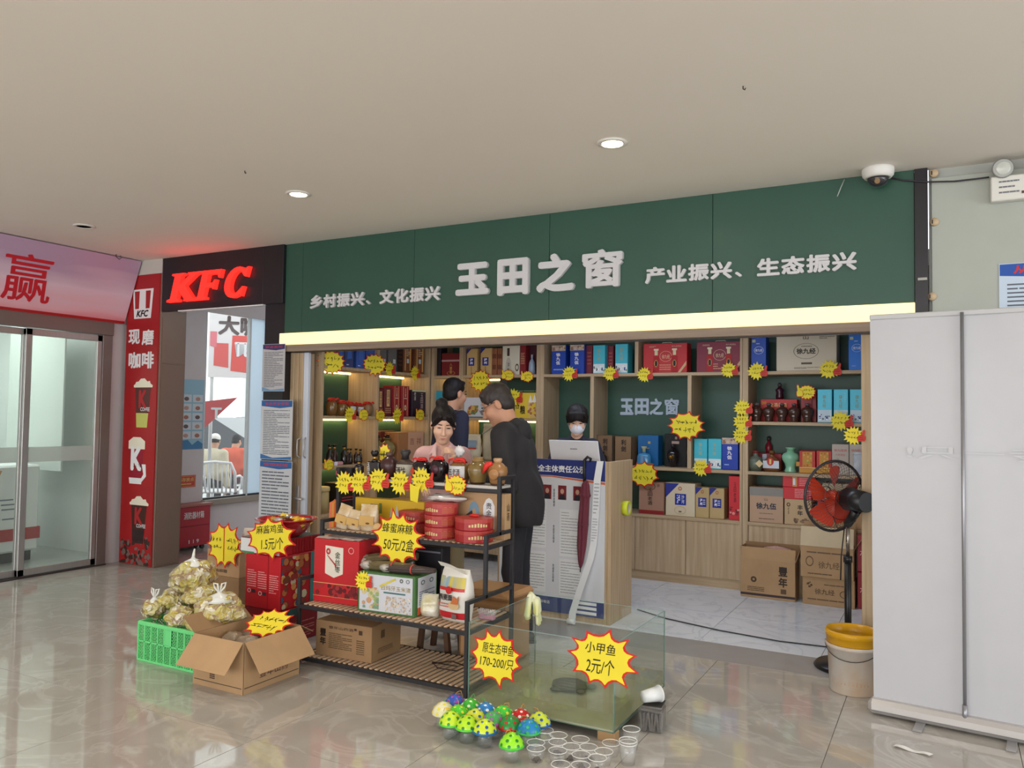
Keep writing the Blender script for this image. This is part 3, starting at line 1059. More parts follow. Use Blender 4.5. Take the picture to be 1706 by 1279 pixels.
# ================================================================== generic boxes
def face(fc, w, d, h):
	if fc == 'f':
		return Vector((-w / 2, -d / 2, 0)), Vector((w, 0, 0)), Vector((0, 0, h))
	if fc == 's':
		return Vector((w / 2, -d / 2, 0)), Vector((0, d, 0)), Vector((0, 0, h))
	if fc == 't':
		return Vector((-w / 2, -d / 2, h)), Vector((w, 0, 0)), Vector((0, d, 0))
	return Vector((-w / 2, d / 2, 0)), Vector((0, -d, 0)), Vector((0, 0, h))


def put_print(par, it, w, d, h, lift):
	kind, fc = it[0], it[1]
	o, r, u = face(fc, w, d, h)
	if kind == 'rect':
		x0, y0, x1, y1, c = it[2:7]
		mb = MB().prism([(x0, y0), (x1, y0), (x1, y1), (x0, y1)], o + r.cross(u).normalized() * lift, r, u, 0.0004)
		return obj('printed_panel', mb, P(c) if isinstance(c, tuple) else c, par)
	if kind == 'poly':
		pts, c = it[2:4]
		mb = MB().prism(list(pts), o + r.cross(u).normalized() * lift, r, u, 0.0004)
		return obj('printed_shape', mb, P(c) if isinstance(c, tuple) else c, par)
	if kind == 'ring':
		x0, y0, x1, y1, c, t = it[2:8]
		n = 24
		cx, cy, rx, ry = (x0 + x1) / 2, (y0 + y1) / 2, (x1 - x0) / 2, (y1 - y0) / 2
		A = disc(rx, ry, n, (cx, cy))
		B = disc(rx * (1 - t), ry * (1 - t), n, (cx, cy))
		nn = r.cross(u).normalized() * lift
		mb = MB().add([o + r * x + u * y + nn for x, y in A + B], [(i, (i + 1) % n, n + (i + 1) % n, n + i) for i in range(n)])
		return obj('printed_ring', mb, P(c), par)
	if kind in ('text', 'vtext'):
		x0, y0, x1, y1, s, c = it[2:8]
		bold = it[8] if len(it) > 8 else 0.02
		mb = MB()
		(add_text if kind == 'text' else add_vtext)(mb, s, o, r, u, x0, y0, x1, y1, bold, lift=lift)
		return obj('printed_lettering', mb, P(c), par)
	if kind == 'lines':
		x0, y0, x1, y1, rows, c = it[2:8]
		return obj('printed_lines', add_lines(MB(), o, r, u, x0, y0, x1, y1, rows, 0.42, len(par.name) + rows, lift), P(c), par)
	if kind == 'blobs':
		x0, y0, x1, y1, n, rr, cols = it[2:9]
		rd = random.Random(n)
		asp = r.length / u.length
		mbs = [MB() for _ in cols]
		for i in range(n):
			cx, cy, q = rd.uniform(x0, x1), rd.uniform(y0, y1), rr * rd.uniform(0.7, 1.25)
			pl = [(min(max(x, x0), x1), min(max(y, y0), y1)) for x, y in disc(q, q * asp, 8, (cx, cy))]
			mbs[i % len(cols)].prism(pl, o + r.cross(u).normalized() * (lift + 0.00003 * i), r, u, 0.0002)
		for mb, c in zip(mbs, cols):
			ob = obj('printed_picture', mb, P(c), par)
			ob['kind'] = 'stuff'
		return


def carton(name, label, cat, loc, dim, m, prints=(), rz=0.0, group=None, bev=0.003, extra=None):
	w, d, h = dim
	b = obj(name, MB().box((-w / 2, -d / 2, 0), (w / 2, d / 2, h), bev), m if not isinstance(m, tuple) else P(m, 0.45))
	tag(b, label, cat, group)
	b.location = loc
	b.rotation_euler = (0, 0, rz)
	ORG[b.name] = Vector()
	for k, it in enumerate(prints):
		put_print(b, it, w, d, h, 0.0009 + 0.00045 * k)
	if extra:
		extra(b, w, d, h)
	return b


def seam(col=(206, 186, 150)):
	def f(b, w, d, h):
		obj('packing_tape', MB().box((-w / 2 - 0.0006, -0.024, h - 0.0004), (w / 2 + 0.0006, 0.024, h + 0.0008)), P(col, 0.3), b)
		obj('flap_seam', MB().box((-w / 2 + 0.002, -0.002, h + 0.0008), (w / 2 - 0.002, 0.002, h + 0.0012)), P((110, 82, 56), 0.8), b)
	return f


def handle_top(col=(220, 210, 190)):
	def f(b, w, d, h):
		obj('carry_handle', MB().tube([(-w * 0.13, 0, h - 0.002), (-w * 0.1, 0, h + 0.014), (w * 0.1, 0, h + 0.014), (w * 0.13, 0, h - 0.002)], 0.0035, 6), P(col, 0.5), b)
	return f


def shelf_box(name, label, px0, px1, pyt, zb, m, prints=(), d=0.14, yf=7.50, group=None, cat='box', extra=None):
	"""Box standing on a back shelf; its width and height are read from the photograph at the shelf's own depth."""
	a_, b_ = at(px0, 700, Y=yf), at(px1, 700, Y=yf)
	t = at((px0 + px1) / 2, pyt, Y=yf)
	w, h = b_.x - a_.x, max(t.z - zb, 0.03)
	return carton(name, label, cat, ((a_.x + b_.x) / 2, yf + d / 2, zb + 0.0008), (w, d, h), m, prints, group=group, extra=extra)


def side_box(name, label, px0, px1, pyt, zb, m, prints=(), d=0.14, xf=-5.10, group=None, cat='box'):
	"""Box on the left side shelf, its front facing +x."""
	a_, b_ = at(px0, 700, X=xf), at(px1, 700, X=xf)
	t = at((px0 + px1) / 2, pyt, X=xf)
	return carton(name, label, cat, (xf - d / 2, (a_.y + b_.y) / 2, zb + 0.0008), (b_.y - a_.y, d, max(t.z - zb, 0.03)), m, prints, rz=math.pi / 2, group=group)


BLUE, TURQ, REDB, MAROON, GOLD = (24, 66, 170), (64, 186, 206), (186, 34, 40), (122, 30, 44), (196, 166, 104)
CREAM, DGRN, WHT, BLK3 = (226, 216, 190), (28, 62, 48), (240, 240, 240), (28, 26, 28)
T = SH['top']
G_BLUE = (('rect', 'f', 0, 0.80, 1, 0.995, (190, 168, 150)), ('blobs', 'f', 0.02, 0.81, 0.98, 0.99, 14, 0.09, ((150, 110, 90), (206, 186, 160))),
		  ('vtext', 'f', 0.32, 0.32, 0.62, 0.74, '徐九伍', WHT, 0.03), ('lines', 'f', 0.15, 0.12, 0.85, 0.2, 1, (150, 180, 230)))
shelf_box('liquor_box', 'blue liquor box with patterned top, leftmost on the top shelf above the cashier', 918, 941, 575, T, BLUE, G_BLUE)
shelf_box('liquor_box', 'blue liquor box with patterned top, second on the top shelf above the cashier', 948.5, 972, 574, T, BLUE, G_BLUE)
shelf_box('liquor_box', 'plain dark red box between the blue and turquoise boxes on the top shelf', 975, 986, 575, T, MAROON, (('lines', 'f', 0.2, 0.3, 0.8, 0.8, 4, (170, 80, 70)),), yf=7.56)
G_TURQ = (('vtext', 'f', 0.36, 0.45, 0.62, 0.88, '徐九经', (196, 170, 96), 0.01), ('rect', 'f', 0.03, 0.03, 0.97, 0.34, (220, 230, 232)), ('blobs', 'f', 0.05, 0.06, 0.95, 0.26, 16, 0.07, ((40, 60, 130), (250, 250, 250), (130, 140, 110))))
shelf_box('liquor_box', 'turquoise liquor box, left of the pair on the top shelf', 987, 1007, 575, T, TURQ, G_TURQ)
shelf_box('liquor_box', 'plain dark red box between the two turquoise boxes on the top shelf', 1011, 1021, 576, T, MAROON, (('lines', 'f', 0.2, 0.3, 0.8, 0.8, 4, (170, 80, 70)),), yf=7.57)
shelf_box('liquor_box', 'turquoise liquor box, right of the pair on the top shelf', 1024, 1045, 573, T, TURQ, G_TURQ)


def gift_prints(c2):
	pr = [('ring', 'f', 0.38, 0.38, 0.66, 0.74, (226, 190, 150), 0.06), ('text', 'f', 0.43, 0.48, 0.61, 0.62, '徐九经', (230, 200, 160), 0.01)]
	for x in (0.30, 0.72):
		pr += [('rect', 'f', x - 0.07, 0.02, x + 0.07, 0.57, c2), ('rect', 'f', x - 0.035, 0.60, x + 0.035, 0.76, (226, 214, 170)), ('rect', 'f', x - 0.055, 0.76, x + 0.055, 0.82, (236, 228, 196)), ('ring', 'f', x - 0.045, 0.2, x + 0.045, 0.44, (196, 160, 90), 0.3), ('rect', 'f', x - 0.025, 0.23, x + 0.025, 0.41, (40, 30, 26))]
	pr += [('lines', 'f', 0.38, 0.08, 0.64, 0.3, 3, (214, 150, 120)), ('text', 'f', 0.66, 0.87, 0.88, 0.92, '徐九经酒业', (226, 200, 170), 0.0), ('lines', 'f', 0.14, 0.86, 0.3, 0.92, 2, (226, 180, 150)),
		   ('poly', 'f', ((0.86, 0.01), (0.99, 0.26), (0.99, 0.40), (0.80, 0.01)), (214, 176, 130))]
	return pr


shelf_box('gift_box', 'wide bright red liquor gift box with two printed bottles on the top shelf', 1071, 1144, 572, T, (196, 32, 38), gift_prints((176, 24, 32)), extra=handle_top())
shelf_box('gift_box', 'wide dark maroon liquor gift box with two printed bottles on the top shelf', 1160, 1235, 569, T, (130, 28, 52), gift_prints((176, 30, 36)), extra=handle_top())
G_BLU2 = (('ring', 'f', 0.2, 0.5, 0.84, 0.72, (200, 220, 250), 0.08), ('text', 'f', 0.28, 0.57, 0.76, 0.65, '徐九经', WHT, 0.02), ('lines', 'f', 0.35, 0.78, 0.9, 0.82, 1, (210, 220, 250)), ('rect', 'f', 0.08, 0.84, 0.3, 0.92, (190, 200, 170)), ('lines', 'f', 0.2, 0.1, 0.8, 0.14, 1, (160, 190, 240)))
shelf_box('liquor_box', 'plain deep blue liquor box left of the cream carton on the top shelf', 1251, 1276, 561, T, (24, 74, 176), G_BLU2)
shelf_box('carton', 'large cream carton with scalloped top edge on the top shelf', 1293.5, 1394, 554, T, (206, 194, 170),
		  (('ring', 'f', 0.29, 0.31, 0.71, 0.72, (70, 60, 50), 0.04), ('text', 'f', 0.34, 0.44, 0.66, 0.59, '徐九经', (50, 42, 36), 0.03), ('text', 'f', 0.45, 0.82, 0.54, 0.92, '山', (60, 50, 40), 0.01), ('rect', 'f', 0.42, 0.17, 0.6, 0.22, (90, 78, 66)), ('lines', 'f', 0.3, 0.05, 0.72, 0.10, 2, (110, 98, 84)), ('lines', 'f', 0.72, 0.82, 0.98, 0.9, 2, (110, 98, 84)), ('lines', 'f', 0.42, 0.62, 0.6, 0.66, 1, (90, 78, 66))), d=0.24, yf=7.48, extra=handle_top((90, 150, 150)))
shelf_box('liquor_box', 'bright blue liquor box at the right end of the top shelf', 1414, 1441, 556, T, (30, 118, 220), G_BLU2)

# unit A, top shelf
shelf_box('wooden_gift_box', 'dark red gift box with gold lettering in the corner of the top shelf', 734, 765, 588, T, (120, 34, 36), (('rect', 'f', 0, 0.62, 1, 0.70, (190, 150, 150)), ('vtext', 'f', 0.44, 0.08, 0.58, 0.55, '八里香', (206, 160, 80), 0.02), ('ring', 'f', 0.3, 0.02, 0.74, 0.2, (190, 130, 70), 0.15)))
shelf_box('liquor_box', 'dark box at the corner of the top shelf left of the red gift box', 721, 732, 576, T, (36, 26, 30), (('lines', 'f', 0.2, 0.2, 0.8, 0.3, 1, (120, 80, 60)),))
G_GOLD = (('poly', 'f', ((0, 0.8), (0.45, 1), (0, 1)), (44, 44, 130)), ('rect', 'f', 0.18, 0.36, 0.74, 0.66, (28, 40, 140)), ('vtext', 'f', 0.32, 0.40, 0.60, 0.64, '泸州', WHT, 0.04), ('rect', 'f', 0.44, 0.02, 0.50, 0.34, (160, 120, 70)))
shelf_box('liquor_box', 'gold liquor box with blue label, left of the pair on the top shelf', 776, 793, 581, T, (204, 170, 112), G_GOLD)
shelf_box('liquor_box', 'gold liquor box with blue label, right of the pair on the top shelf', 799, 817, 580, T, (204, 170, 112), G_GOLD)
for k, (a_, b_) in enumerate(((818, 826), (827, 835))):
	shelf_box('liquor_box', ('brown wood-grain box touching the right gold liquor box', 'brown wood-grain box touching the cream bottle box')[k], a_, b_, 580, T, mat('brown_grain', (150, 92, 62), 0.45, var=0.25, vs_=4, stretch=(20, 20, 1)), (('lines', 'f', 0.1, 0.1, 0.9, 0.9, 2, (112, 60, 40)),), yf=7.52)
shelf_box('liquor_box', 'cream box printed with a white bottle on the top shelf', 835.5, 864, 576, T, (222, 216, 196), (('rect', 'f', 0.28, 0.65, 0.42, 0.92, (60, 44, 40)), ('poly', 'f', ((0.16, 0.02), (0.56, 0.02), (0.50, 0.45), (0.42, 0.6), (0.30, 0.6), (0.22, 0.45)), (196, 190, 176)), ('vtext', 'f', 0.29, 0.08, 0.43, 0.44, '洋年', (70, 56, 50), 0.02), ('ring', 'f', 0.76, 0.12, 0.97, 0.38, (100, 84, 60), 0.4)))
shelf_box('liquor_box', 'narrow dark red box right of the cream bottle box on the top shelf', 865, 874, 575, T, (136, 28, 36), (('lines', 'f', 0.15, 0.35, 0.85, 0.75, 7, (206, 160, 120)),))
shelf_box('liquor_box', 'dark maroon display box behind the pale blue bottle on the top shelf', 875, 893, 575, T, (70, 22, 34), (('rect', 'f', 0.05, 0.03, 0.95, 0.08, (120, 60, 60)),), yf=7.60)
shelf_box('liquor_box', 'narrow box with gold stripes at the divider on the top shelf', 894.5, 900.5, 574, T, (92, 40, 30), (('rect', 'f', 0.1, 0.02, 0.25, 0.98, (200, 160, 90)), ('rect', 'f', 0.7, 0.02, 0.85, 0.98, (200, 160, 90))), yf=7.52)

# unit A, middle shelf
Z = SH['amid']
shelf_box('gift_box', 'turquoise gift box in the corner behind the navy shirt man', 719, 742, 651, Z, (40, 150, 176), (('blobs', 'f', 0.3, 0.3, 0.9, 0.7, 7, 0.1, ((210, 170, 90), (190, 140, 80))),))
shelf_box('gift_box', 'white gift box with a printed fruit basket behind the smoking man', 770, 826, 662, Z, (206, 208, 216), (('blobs', 'f', 0.15, 0.12, 0.48, 0.6, 30, 0.05, ((176, 120, 60), (96, 130, 70), (206, 170, 90), (150, 80, 60))), ('rect', 'f', 0.66, 0.2, 0.88, 0.34, (80, 110, 130)), ('lines', 'f', 0.55, 0.55, 0.9, 0.85, 4, (130, 130, 140)), ('rect', 'f', 0, 0, 1, 0.04, (60, 80, 60))), d=0.06)
shelf_box('gift_box', 'dark green gift box with a cord behind the yellow grain box', 832, 900, 627, Z, DGRN, (('lines', 'f', 0.1, 0.62, 0.95, 0.68, 1, (110, 140, 110)), ('rect', 'f', 0.0, 0.72, 0.18, 0.98, (70, 76, 80))), d=0.08, yf=7.62)
shelf_box('gift_box', 'yellow grain gift box with black brush characters behind the smoking man', 857, 899.5, 654, Z, (228, 196, 60), (('vtext', 'f', 0.02, 0.35, 0.20, 0.98, '五谷', (40, 30, 20), 0.02), ('text', 'f', 0.22, 0.16, 0.42, 0.5, '粮', (40, 30, 20), 0.03), ('blobs', 'f', 0.5, 0.05, 0.98, 0.65, 40, 0.045, ((196, 132, 84), (222, 190, 130), (176, 110, 80))), ('poly', 'f', ((0.55, 0.62), (0.62, 0.92), (0.70, 0.66), (0.78, 0.95), (0.88, 0.62)), (236, 232, 224))), d=0.07)

# unit B, middle shelf
Z = SH['mid']
shelf_box('liquor_box', 'brown box with black lettering, left of two behind the laptop', 993.5, 1022, 725, Z, (126, 96, 66), (('rect', 'f', 0.0, 0.0, 0.06, 1.0, BLK3), ('rect', 'f', 0.94, 0, 1, 1, BLK3), ('vtext', 'f', 0.4, 0.45, 0.66, 0.9, '利剑', (40, 30, 24), 0.03)), yf=7.54)
shelf_box('liquor_box', 'brown box with black lettering, right of two behind the laptop', 1025, 1053.5, 727, Z, (140, 110, 78), (('rect', 'f', 0.94, 0, 1, 1, BLK3), ('vtext', 'f', 0.36, 0.45, 0.64, 0.9, '利剑', (40, 30, 24), 0.03)), yf=7.54)
shelf_box('liquor_box', 'tall deep blue box behind the blue flask under the wall characters', 1063, 1097, 725, Z, (24, 100, 160), (('lines', 'f', 0.4, 0.55, 0.8, 0.6, 1, (190, 160, 90)), ('rect', 'f', 0.5, 0.72, 0.62, 0.8, (180, 160, 90))), yf=7.60)
shelf_box('liquor_box', 'black box printed with a lantern bottle under the big starburst card', 1108, 1144, 723, Z, (24, 22, 24), (('ring', 'f', 0.02, 0.02, 0.98, 0.98, (60, 56, 56), 0.02), ('rect', 'f', 0.47, 0.84, 0.57, 0.92, (170, 150, 130)), ('rect', 'f', 0.32, 0.70, 0.66, 0.78, (190, 160, 150))), yf=7.62)
shelf_box('liquor_box', 'turquoise box with a horse picture, left of two beside the blue box', 1156.5, 1178.5, 731, Z, TURQ, G_TURQ)
shelf_box('liquor_box', 'turquoise box with a horse picture, right of two beside the blue box', 1180, 1202, 731, Z, TURQ, G_TURQ)
shelf_box('liquor_box', 'blue liquor box with patterned top beside two turquoise boxes on the middle shelf', 1203, 1230, 729, Z, (22, 60, 168), G_BLUE)
# unit B, low shelf
Z = SH['low']
shelf_box('carton', 'reddish brown carton with a red foot band on the low shelf', 1065.5, 1107, 803, Z, (168, 128, 106), (('rect', 'f', 0, 0, 1, 0.12, (146, 34, 38)), ('ring', 'f', 0.18, 0.74, 0.66, 0.98, (70, 50, 44), 0.1), ('vtext', 'f', 0.36, 0.28, 0.54, 0.82, '玉田老酒', (50, 36, 30), 0.02), ('text', 'f', 0.74, 0.86, 0.82, 0.94, '田', (50, 36, 30), 0.02)), d=0.22, yf=7.48)
shelf_box('carton', 'cream carton with blue corner and blue label on the low shelf', 1110, 1158.5, 805, Z, (218, 202, 172), (('poly', 'f', ((0, 0.55), (0.46, 0.99), (0, 0.99)), (46, 52, 140)), ('rect', 'f', 0.32, 0.34, 0.70, 0.68, (26, 46, 150)), ('text', 'f', 0.38, 0.38, 0.5, 0.65, '泸', WHT, 0.02), ('vtext', 'f', 0.54, 0.38, 0.64, 0.65, '沙河', WHT, 0.02), ('ring', 'f', 0.43, 0.78, 0.56, 0.9, (190, 110, 70), 0.5), ('ring', 'f', 0.3, 0.06, 0.7, 0.3, (190, 170, 130), 0.1), ('rect', 'f', 0.45, 0.12, 0.55, 0.16, (110, 90, 60))), d=0.22, yf=7.48)
for k, (a_, b_, t_) in enumerate(((1159.5, 1182, 812), (1183, 1207, 813.5))):
	shelf_box('liquor_box', ('gold box with blue label touching the cream carton on the low shelf', 'gold box with blue label at the dark gap on the low shelf')[k], a_, b_, t_, Z, (190, 162, 112), (('poly', 'f', ((0, 0.75), (0.5, 1), (0, 1)), (46, 52, 130)), ('rect', 'f', 0.2, 0.36, 0.8, 0.66, (26, 42, 140)), ('vtext', 'f', 0.32, 0.40, 0.5, 0.64, '泸州', WHT, 0.03), ('lines', 'f', 0.55, 0.42, 0.72, 0.62, 3, (210, 214, 230)), ('ring', 'f', 0.4, 0.8, 0.62, 0.92, (170, 110, 70), 0.5)), d=0.16, yf=7.48)
shelf_box('liquor_box', 'tall bright red box with dark vertical lettering on the low shelf', 1214.5, 1236, 793, Z, (204, 34, 46), (('vtext', 'f', 0.38, 0.40, 0.58, 0.86, '玉田老酒', (80, 10, 20), 0.01), ('blobs', 'f', 0.04, 0.1, 0.96, 0.3, 14, 0.1, ((120, 20, 30), (150, 40, 50), (220, 150, 140)))), d=0.16, yf=7.48)

# unit C, second shelf
Z = SH['cmid']
shelf_box('gift_box', 'low red box behind the small brown jugs', 1267, 1328, 665, Z, (190, 34, 32), (('blobs', 'f', 0.0, 0.3, 0.3, 0.9, 8, 0.05, ((200, 120, 50), (220, 80, 40))), ('text', 'f', 0.24, 0.66, 0.72, 0.84, '老酒名酒', (240, 200, 130), 0.01)), yf=7.64, d=0.12)
shelf_box('gift_box', 'dark red box between the brown jugs and the turquoise boxes', 1334, 1360, 650, Z, (150, 24, 34), (('rect', 'f', 0.7, 0, 0.75, 1, (90, 14, 20)),), yf=7.60)
for k, (a_, b_) in enumerate(((1362, 1386), (1389, 1413), (1416, 1441))):
	shelf_box('liquor_box', ('bright turquoise box, leftmost of three beside the brown jugs', 'bright turquoise box, middle of three beside the brown jugs', 'bright turquoise box, rightmost of three at the shelf end')[k], a_, b_, 648.5, Z, (84, 200, 226), (('vtext', 'f', 0.36, 0.44, 0.6, 0.84, '徐九经', (150, 140, 90), 0.015), ('rect', 'f', 0.02, 0.02, 0.98, 0.38, (196, 214, 226)), ('blobs', 'f', 0.08, 0.06, 0.92, 0.25, 14, 0.07, ((40, 50, 130), (240, 240, 246), (110, 120, 140))), ('lines', 'f', 0.78, 0.6, 0.84, 0.9, 5, (190, 200, 190))), group='bright turquoise boxes on the right shelf')
# unit C, third shelf
Z = SH['mid']
shelf_box('gift_box', 'red box behind the grey green jug on the right shelf', 1251, 1302, 755, Z, (150, 26, 34), (('rect', 'f', 0.38, 0.6, 0.52, 0.95, (190, 200, 214)),), yf=7.66, d=0.12)
G_RG = (('rect', 'f', 0.2, 0.28, 0.8, 0.95, (200, 140, 60)), ('blobs', 'f', 0.22, 0.3, 0.78, 0.92, 22, 0.06, ((220, 170, 90), (180, 100, 40), (150, 160, 70))), ('rect', 'f', 0, 0.22, 1, 0.27, (220, 190, 110)), ('rect', 'f', 0.0, 0.02, 1.0, 0.2, (206, 150, 60)))
shelf_box('gift_box', 'red and gold box beside the celadon vase', 1331.5, 1358.5, 751, Z, (186, 36, 30), G_RG)
shelf_box('gift_box', 'red and gold box beside the grey boxes behind the fan', 1360, 1385.5, 751, Z, (186, 36, 30), G_RG)
for k, (a_, b_) in enumerate(((1386, 1414), (1415, 1441))):
	shelf_box('liquor_box', ('grey beige box with red print, left of two above the fan', 'grey beige box with red print, right of two above the fan')[k], a_, b_, 740, Z, (178, 166, 154), (('text', 'f', 0.12, 0.76, 0.88, 0.84, '徐九经酒', (200, 70, 80), 0.01), ('text', 'f', 0.2, 0.62, 0.78, 0.69, '九经酒业', (190, 90, 96), 0.0), ('lines', 'f', 0.3, 0.5, 0.6, 0.54, 1, (120, 110, 104)), ('ring', 'f', 0.36, 0.34, 0.6, 0.46, (60, 54, 50), 0.4)), d=0.2)
# unit C, low shelf
Z = SH['low']
shelf_box('carton', 'tan carton with black brush lettering at the left of the low shelf', 1249, 1305, 812, Z, (184, 150, 122), (('rect', 'f', 0, 0.76, 1, 0.99, (140, 136, 130)), ('text', 'f', 0.2, 0.38, 0.8, 0.56, '徐九伍', (40, 50, 70), 0.03), ('lines', 'f', 0.3, 0.24, 0.7, 0.28, 1, (130, 100, 84)), ('lines', 'f', 0.28, 0.08, 0.74, 0.14, 1, (130, 100, 84)), ('text', 'f', 0.44, 0.62, 0.54, 0.7, '山', (90, 70, 60), 0.0)), d=0.28, yf=7.47)
shelf_box('carton', 'brown carton with a year character and tree rings behind the fan', 1307, 1352, 832, Z, (190, 160, 120), (('vtext', 'f', 0.48, 0.36, 0.68, 0.80, '丰年', (60, 44, 34), 0.03), ('ring', 'f', 0.08, 0.7, 0.22, 0.86, (90, 66, 48), 0.5), ('vtext', 'f', 0.12, 0.4, 0.18, 0.68, '老酒', (90, 66, 48), 0.0), ('blobs', 'f', 0.32, 0.06, 1, 0.28, 18, 0.05, ((110, 84, 62), (140, 110, 84)))), d=0.28, yf=7.47)
p = at(1304, 812, Y=7.47)
zc = at(1328, 832, Y=7.47).z + 0.001
shelf_box('red_box', 'flat red box lying directly on the brown tree ring carton', 1304, 1352, 812, zc, (206, 30, 42), (('lines', 'f', 0.42, 0.12, 0.98, 0.9, 6, (236, 150, 150)),), d=0.26, yf=7.475)
zc2 = at(1328, 812, Y=7.475).z + 0.001
shelf_box('red_box', 'flat red box with a white bottle picture on top of another red box', 1304, 1352, 793, zc2, (206, 30, 42), (('rect', 'f', 0.34, 0.05, 0.5, 0.95, (206, 150, 90)), ('rect', 'f', 0.36, 0.2, 0.44, 0.8, (224, 224, 230)), ('lines', 'f', 0.58, 0.12, 0.98, 0.9, 5, (236, 150, 150))), d=0.26, yf=7.478)
shelf_box('carton', 'brown carton at the right end of the low shelf behind the fan motor', 1354, 1439, 852, Z, CARD, (('lines', 'f', 0.6, 0.7, 0.9, 0.8, 2, (100, 76, 54)),), d=0.28, yf=7.48)
zc = at(1400, 852, Y=7.48).z + 0.001
shelf_box('red_box', 'flat red box on the brown carton behind the fan motor', 1362, 1439, 833, zc, (200, 34, 40), (('lines', 'f', 0.5, 0.15, 0.95, 0.85, 4, (236, 150, 150)),), d=0.26, yf=7.49)
zc = at(1400, 833, Y=7.49).z + 0.001
shelf_box('carton', 'pale brown carton under the grey boxes at the right shelf end', 1370, 1439, 806, zc, CARDP, (('lines', 'f', 0.2, 0.4, 0.6, 0.6, 2, (120, 96, 70)),), d=0.26, yf=7.50)

# left side unit
Z = 2.0
G_B3 = (('poly', 'f', ((0.2, 0.3), (0.8, 0.34), (0.7, 0.9), (0.3, 0.86)), (70, 110, 196)), ('lines', 'f', 0.15, 0.06, 0.85, 0.14, 1, (210, 220, 240)))
for k, (a_, b_) in enumerate(((547, 558), (559, 572), (573, 587), (592, 606), (608, 623))):
	side_box('liquor_box', ('blue grey liquor box, first from the front on the left side top shelf', 'blue grey liquor box, second from the front on the left side top shelf', 'blue grey liquor box, third from the front on the left side top shelf', 'brighter blue liquor box, fourth from the front on the left side top shelf', 'brighter blue liquor box touching the middle divider on the left side top shelf')[k], a_, b_, (560, 562, 566, 569, 570)[k] , Z, (66, 78, 130) if k < 3 else (64, 98, 184), G_B3)
for k, (a_, b_) in enumerate(((630, 642), (645, 659))):
	side_box('liquor_box', ('grey liquor box just right of the middle divider on the left side top shelf', 'grey liquor box with a white tag, second right of the middle divider')[k], a_, b_, 573, Z, (112, 112, 110), (('rect', 'f', 0.55, 0.3, 0.85, 0.45, (220, 226, 230)),))
side_box('liquor_box', 'dark brown box between the grey and the striped bronze boxes', 660, 669, 575, Z, (44, 26, 22), (('lines', 'f', 0.2, 0.2, 0.9, 0.8, 4, (90, 60, 40)),))
G_BR = (('rect', 'f', 0.12, 0.08, 0.25, 0.95, (220, 170, 100)), ('rect', 'f', 0.72, 0.08, 0.88, 0.95, (220, 170, 100)), ('rect', 'f', 0.36, 0.36, 0.62, 0.52, (206, 226, 230)), ('lines', 'f', 0.3, 0.6, 0.72, 0.95, 5, (226, 210, 180)))
for k, (a_, b_) in enumerate(((671, 684), (690, 705))):
	side_box('liquor_box', ('striped bronze liquor box, nearer of two at the inner corner', 'striped bronze liquor box, farther of two at the inner corner')[k], a_, b_, 576, Z, (136, 80, 50), G_BR)
Z = 1.53
G_MG = (('rect', 'f', 0.3, 0.35, 0.7, 0.93, (226, 190, 130)), ('vtext', 'f', 0.36, 0.4, 0.64, 0.9, '国宾', (120, 50, 40), 0.0), ('lines', 'f', 0.1, 0.1, 0.9, 0.3, 3, (200, 150, 120)))
side_box('liquor_box', 'maroon box with a gold strip, nearest to the divider above the girl', 629, 638, 649, Z, (110, 40, 52), G_MG)
side_box('liquor_box', 'maroon box with a gold strip, second from the divider above the girl', 640, 652, 646, Z, (116, 42, 50), G_MG)
G_RT = (('rect', 'f', 0.2, 0.02, 0.28, 0.98, (220, 160, 120)), ('rect', 'f', 0.72, 0.02, 0.8, 0.98, (220, 160, 120)), ('ring', 'f', 0.36, 0.2, 0.64, 0.38, (226, 200, 160), 0.6), ('rect', 'f', 0.32, 0.58, 0.68, 0.6, (240, 230, 220)), ('vtext', 'f', 0.42, 0.62, 0.58, 0.92, '五粮', (240, 220, 200), 0.0))
side_box('liquor_box', 'tall crimson box with gold lines, nearer of the pair above the girl', 654, 666, 642, Z, (160, 26, 44), G_RT)
side_box('liquor_box', 'tall crimson box with gold lines, farther of the pair above the girl', 668, 681, 643, Z, (160, 26, 44), G_RT)
side_box('liquor_box', 'dark purple box with a pale lid above the girl', 686, 713, 650, Z, (50, 34, 50), (('rect', 'f', 0, 0.94, 1, 1, (206, 210, 180)), ('vtext', 'f', 0.1, 0.6, 0.22, 0.93, '老酒', (226, 226, 226), 0.0), ('vtext', 'f', 0.5, 0.3, 0.66, 0.9, '玉田酒', (196, 170, 170), 0.01)), d=0.2)
Z = 1.06
side_box('gift_box', 'tan gift box with pale lettering panel beside the girl', 664, 706, 720, Z, (176, 124, 84), (('rect', 'f', 0.38, 0.0, 1.0, 1.0, (214, 170, 144)), ('text', 'f', 0.45, 0.55, 0.62, 0.8, '吉', (150, 100, 80), 0.01), ('text', 'f', 0.72, 0.55, 0.9, 0.8, '祥', (150, 100, 80), 0.01)), d=0.2)
side_box('gift_box', 'red brown box behind the gold jars on the left side shelf', 634, 662, 718, Z, (130, 60, 50), (('rect', 'f', 0.5, 0.0, 0.62, 1.0, (170, 40, 50)),), d=0.14, xf=-5.28)
Z = 0.62
side_box('gift_box', 'black box in the lowest left bay behind the price cards', 568, 588, 783, Z + 0.20, (30, 26, 30), (('lines', 'f', 0.1, 0.2, 0.9, 0.5, 2, (180, 50, 60)),), d=0.2) if False else None

# ================================================================== bottles and jars
def lathe_thing(name, label, cat, loc, parts, group=None, n=20, rz=0.0):
	"""parts: (part name, profile, material, options) around the thing's axis."""
	t = thing(name, label, cat, loc, rz, group)
	for nm, prof, m, kw in parts:
		obj(nm, MB().lathe(prof, n, **kw), P(m, 0.35) if isinstance(m, tuple) else m, t)
	return t


